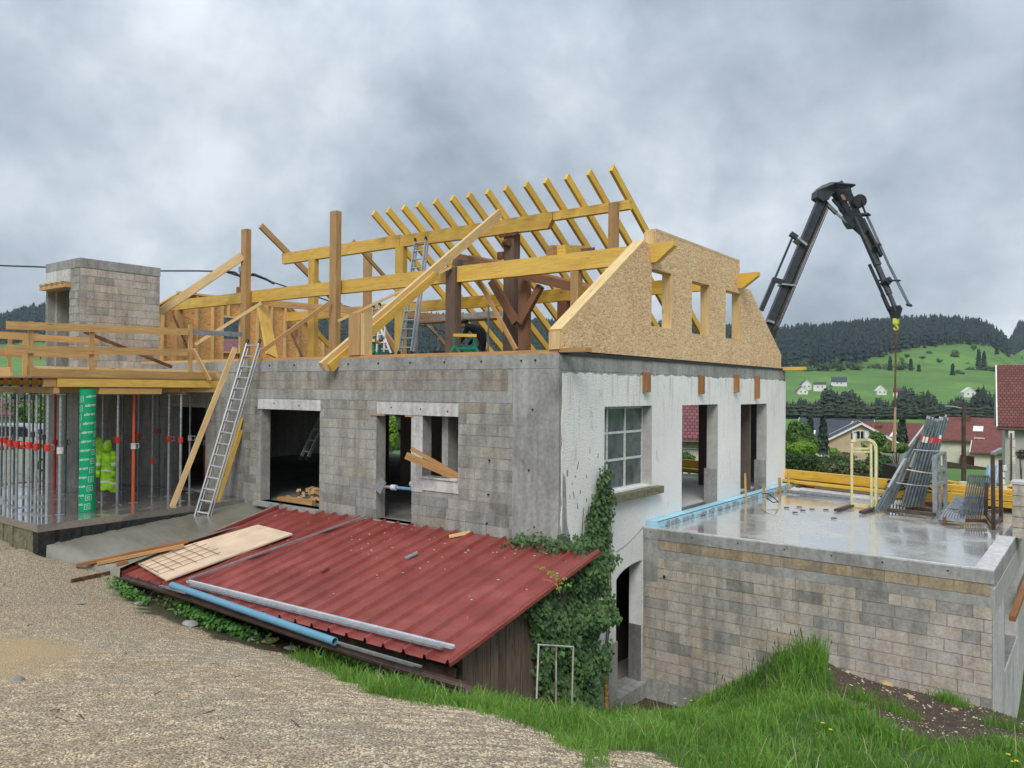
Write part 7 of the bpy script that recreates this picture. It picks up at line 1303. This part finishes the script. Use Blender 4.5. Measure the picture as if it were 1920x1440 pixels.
# forest on the hill and dark tree belt in the valley
def forest(name, label, X_, Y_, hts, mat, rng, wfac=.22, layers=3, sides=6, decid=.0):
    n = len(X_); z = H(X_, Y_); V_ = []; F_ = []; T_ = []; b = 0; a = np.arange(sides)/sides*2*np.pi
    kind = rng.random(n) < decid; tint = rng.random(n)
    vs = []; fs = []; tn = []
    for L_ in range(layers):
        f0 = L_/layers*.85; f1 = min(1, f0+.85/layers*1.7 if L_ < layers-1 else 1); rad = (wfac*(1-.78*f0))*hts*np.where(kind, 1.35, 1)
        ja = rng.uniform(0, 6.28, n); rj = rng.uniform(.7, 1.25, (n, sides)); zz0 = z+hts*(f0+.03)
        top = np.where(kind, hts*(.55+.45*(f1 if L_ == layers-1 else f1*.9)), hts*f1)
        rr_ = np.where(kind[:, None], rad[:, None]*rj*(1.0 if L_ < layers-1 else .8), rad[:, None]*rj)
        ring = np.stack([X_[:, None]+np.cos(a[None]+ja[:, None])*rr_, Y_[:, None]+np.sin(a[None]+ja[:, None])*rr_, zz0[:, None]+rng.uniform(-.03, .05, (n, sides))*hts[:, None]+np.where(kind[:, None], .25*hts[:, None], 0)], -1)
        tip = np.stack([X_, Y_, z+top], 1)[:, None]; v = np.concatenate([ring, tip], 1).reshape(-1, 3); i = b+np.arange(n)*(sides+1)
        for s in range(sides): fs.append(np.stack([i+s, i+(s+1) % sides, i+sides], 1))
        vs.append(v); tn.append(np.repeat(np.clip(tint*.6+np.where(kind, .4, 0)+rng.normal(0, .06, n), 0, 1), sides+1)); b += n*(sides+1)
    me = meshnp(name, np.concatenate(vs), np.concatenate(fs), M[mat], attrs={'tint': np.concatenate(tn)}); return tag(link(name, me), label, None, None, 'stuff')
rng = np.random.default_rng(9); N_ = 25000; px_ = rng.uniform(-120, 2050, N_); d_ = np.sqrt(rng.uniform(745**2, 1240**2, N_)); lo = np.interp(px_, [-200, 0, 300, 1200, 1500, 1600, 1700, 1800, 1890, 1900, 2100], [900, 880, 800, 765, 762, 775, 880, 925, 965, 1250, 1250])+rng.normal(0, 8, N_); ok = d_ > lo
Pp = np.stack([at(a, 735, b)[:2] for a, b in zip(px_[ok], d_[ok])]); forest('hill_forest', 'dark mixed conifer forest covering the far hill', Pp[:, 0], Pp[:, 1], rng.uniform(9, 21, len(Pp)), 'conifer_hill', rng, .17, 3, 6, .22)
px_ = rng.uniform(1840, 2100, 1500); d_ = rng.uniform(1500, 1750, 1500); Pp = np.stack([at(a, 735, b)[:2] for a, b in zip(px_, d_)]); forest('distant_forest', 'distant forest on the farther ridge at the right edge', Pp[:, 0], Pp[:, 1], rng.uniform(16, 24, len(Pp)), 'conifer_hill', rng)
N_ = 1500; px_ = rng.uniform(1380, 2000, N_); d_ = 398+rng.uniform(0, 34, N_); Pp = np.stack([at(a, 735, b)[:2] for a, b in zip(px_, d_)]); hh_ = rng.uniform(6, 11, N_)+3.5*np.sin(px_*.045)+2*np.sin(px_*.13+1); forest('tree_belt', 'dark belt of mixed trees crossing the valley', Pp[:, 0], Pp[:, 1], np.clip(hh_, 5, 16), 'belt_leaf', rng, .16, 4, 7, .3)
N_ = 260; px_ = rng.uniform(1440, 1990, N_); d_ = 390+rng.uniform(0, 6, N_); Pp = np.stack([at(a, 735, b)[:2] for a, b in zip(px_, d_)]); forest('belt_shrubs', 'lighter shrubs along the front of the tree belt', Pp[:, 0], Pp[:, 1], rng.uniform(3, 7, N_), 'belt_leaf', rng, .4, 3, 6, 1.0)
N_ = 500; px_ = rng.uniform(-150, 1300, N_); d_ = rng.uniform(120, 300, N_); Pp = np.stack([at(a, 735, b)[:2] for a, b in zip(px_, d_)])
forest('valley_trees', 'scattered dark trees in the valley behind the house', Pp[:, 0], Pp[:, 1], rng.uniform(6, 12, N_), 'belt_leaf', rng, .25, 3, 7, .6)
# ------------------------------------------------------------------ vehicles behind the props
tr = thing('trailer', 'white lorry side with pale green letters parked behind the props', 'lorry', V(at(20, 905, 26))); A_, B_ = V(at(-90, 866, 25)), V(at(74, 866, 27.5)); A_.z = B_.z = at(0, 868, 26)[2]
MB().beam(A_, B_, 2.0, .95).build('side_panel', M['white_paint'], tr); MB().beam(A_+V((0, 0, .55)), B_+V((0, 0, .55)), 2.02, .10).build('orange_rail', M['orange_paint'], tr); MB().beam(A_-V((0, 0, .6)), B_-V((0, 0, .6)), 1.6, .15).build('chassis', M['black'], tr)
for f in (.15, .55, .9):
    c = A_.lerp(B_, f)-V((0, 0, .75)); e = (B_-A_).normalized().cross(V((0, 0, 1))); w = MB().tube(c-e*1.0, c+e*1.0, .42, 16).build('wheel', M['black'], tr); MB().tube(c-e*1.02, c+e*1.02, .2, 12).build('rim', M['galv'], w)
e = (B_-A_).normalized(); nn = e.cross(V((0, 0, 1))).normalized(); nn = nn if nn.dot(V(CAM)-A_) > 0 else -nn
cu = bpy.data.curves.new('t', 'FONT'); cu.body = 'ION'; cu.size = .62; to = bpy.data.objects.new('t', cu); COL.objects.link(to); bpy.context.view_layer.update(); tm = bpy.data.meshes.new_from_object(to.evaluated_get(bpy.context.evaluated_depsgraph_get())); bpy.data.objects.remove(to); o0 = A_.lerp(B_, .68)+nn*1.012-V((0, 0, .32))
for v in tm.vertices: v.co = o0+e*v.co.x+V((0, 0, v.co.y))
tm.materials.append(M['bush_green']); link('lettering', tm, tr)
car = thing('parked_car', 'silver car parked behind the lorry and the props', 'car', V(at(45, 830, 33))); c0 = V(at(42, 826, 33)); zg = c0.z-.75; rx = V(tuple(R_[:, 0])); rx.z = 0; rx.normalize(); dy = V((-rx.y, rx.x, 0))
def carbody(prof, wd, mat, name, par): m = MB(); m.prism([prof], lambda u, v, w: V((c0.x, c0.y, zg))+rx*u+dy*w+V((0, 0, v)), -wd, wd); return m.build(name, M[mat], par, fixn=True)
bo = carbody([(-2.1, .3), (2.1, .3), (2.15, .65), (2.0, .85), (1.2, .95), (.7, 1.42), (-.8, 1.46), (-1.6, .98), (-2.1, .9)], .85, 'silver_body', 'body', car); carbody([(-1.45, .98), (1.05, .96), (.66, 1.36), (-.78, 1.40)], .86, 'dark_glass', 'window', car)
for s in (-1.35, 1.35): c = V((c0.x, c0.y, zg+.33))+rx*s; w = MB().tube(c-dy*.88, c+dy*.88, .33, 16).build('wheel', M['black'], car); MB().tube(c-dy*.89, c+dy*.89, .18, 10).build('rim', M['galv'], w)
p = gnd(60, 60); house('low house with a red roof seen between the props on the left', V((p.x, p.y, at(40, 800, 60)[2])), cyaw+1.57, 9, 6, 1.0, 1.9, 'wall_grey', 'tile_red')
o = tag(MB().beam(V(at(-20, 683, 45)), V(at(95, 690, 45)), 6, .5).build('green_roof', M['green_paint']), 'green sheet roof behind the guard rails on the left', 'roof') if False else None
# slatted pavement seen by the yard rail
yr = thing('yard_railing', 'thin steel railing beyond the rear opening', 'railing', V((-3, 13.3, -1.3)))
MB().tube((-6, 13.6, -.25), (-1, 13.2, -.25), .025, 6).build('top_bar', M['galv_dull'], yr)
for x in (-5.5, -4.0, -2.5, -1.2): MB().tube((x, 13.6-(x+6)*.08, -1.3), (x, 13.6-(x+6)*.08, -.25), .02, 6).build('post', M['galv_dull'], yr)

# ------------------------------------------------------------------ haze
def m_haze(name, dens):
    m = bpy.data.materials.new(name); m.use_nodes = True; nt = m.node_tree; nt.nodes.clear(); out = nd(nt, 'ShaderNodeOutputMaterial'); v = nd(nt, 'ShaderNodeVolumePrincipled', {'Color': (.78, .86, .96, 1), 'Density': dens, 'Anisotropy': .2}); nt.links.new(v.outputs[0], out.inputs['Volume']); return m
hzb = MB().box((-1800, -180, -60), (1800, 2250, 240)).build('haze', m_haze('haze', .00010)); hzb['kind'] = 'stuff'; hzb['label'] = 'thin grey blue haze in the damp air'
bpy.data.objects.remove(tmp)
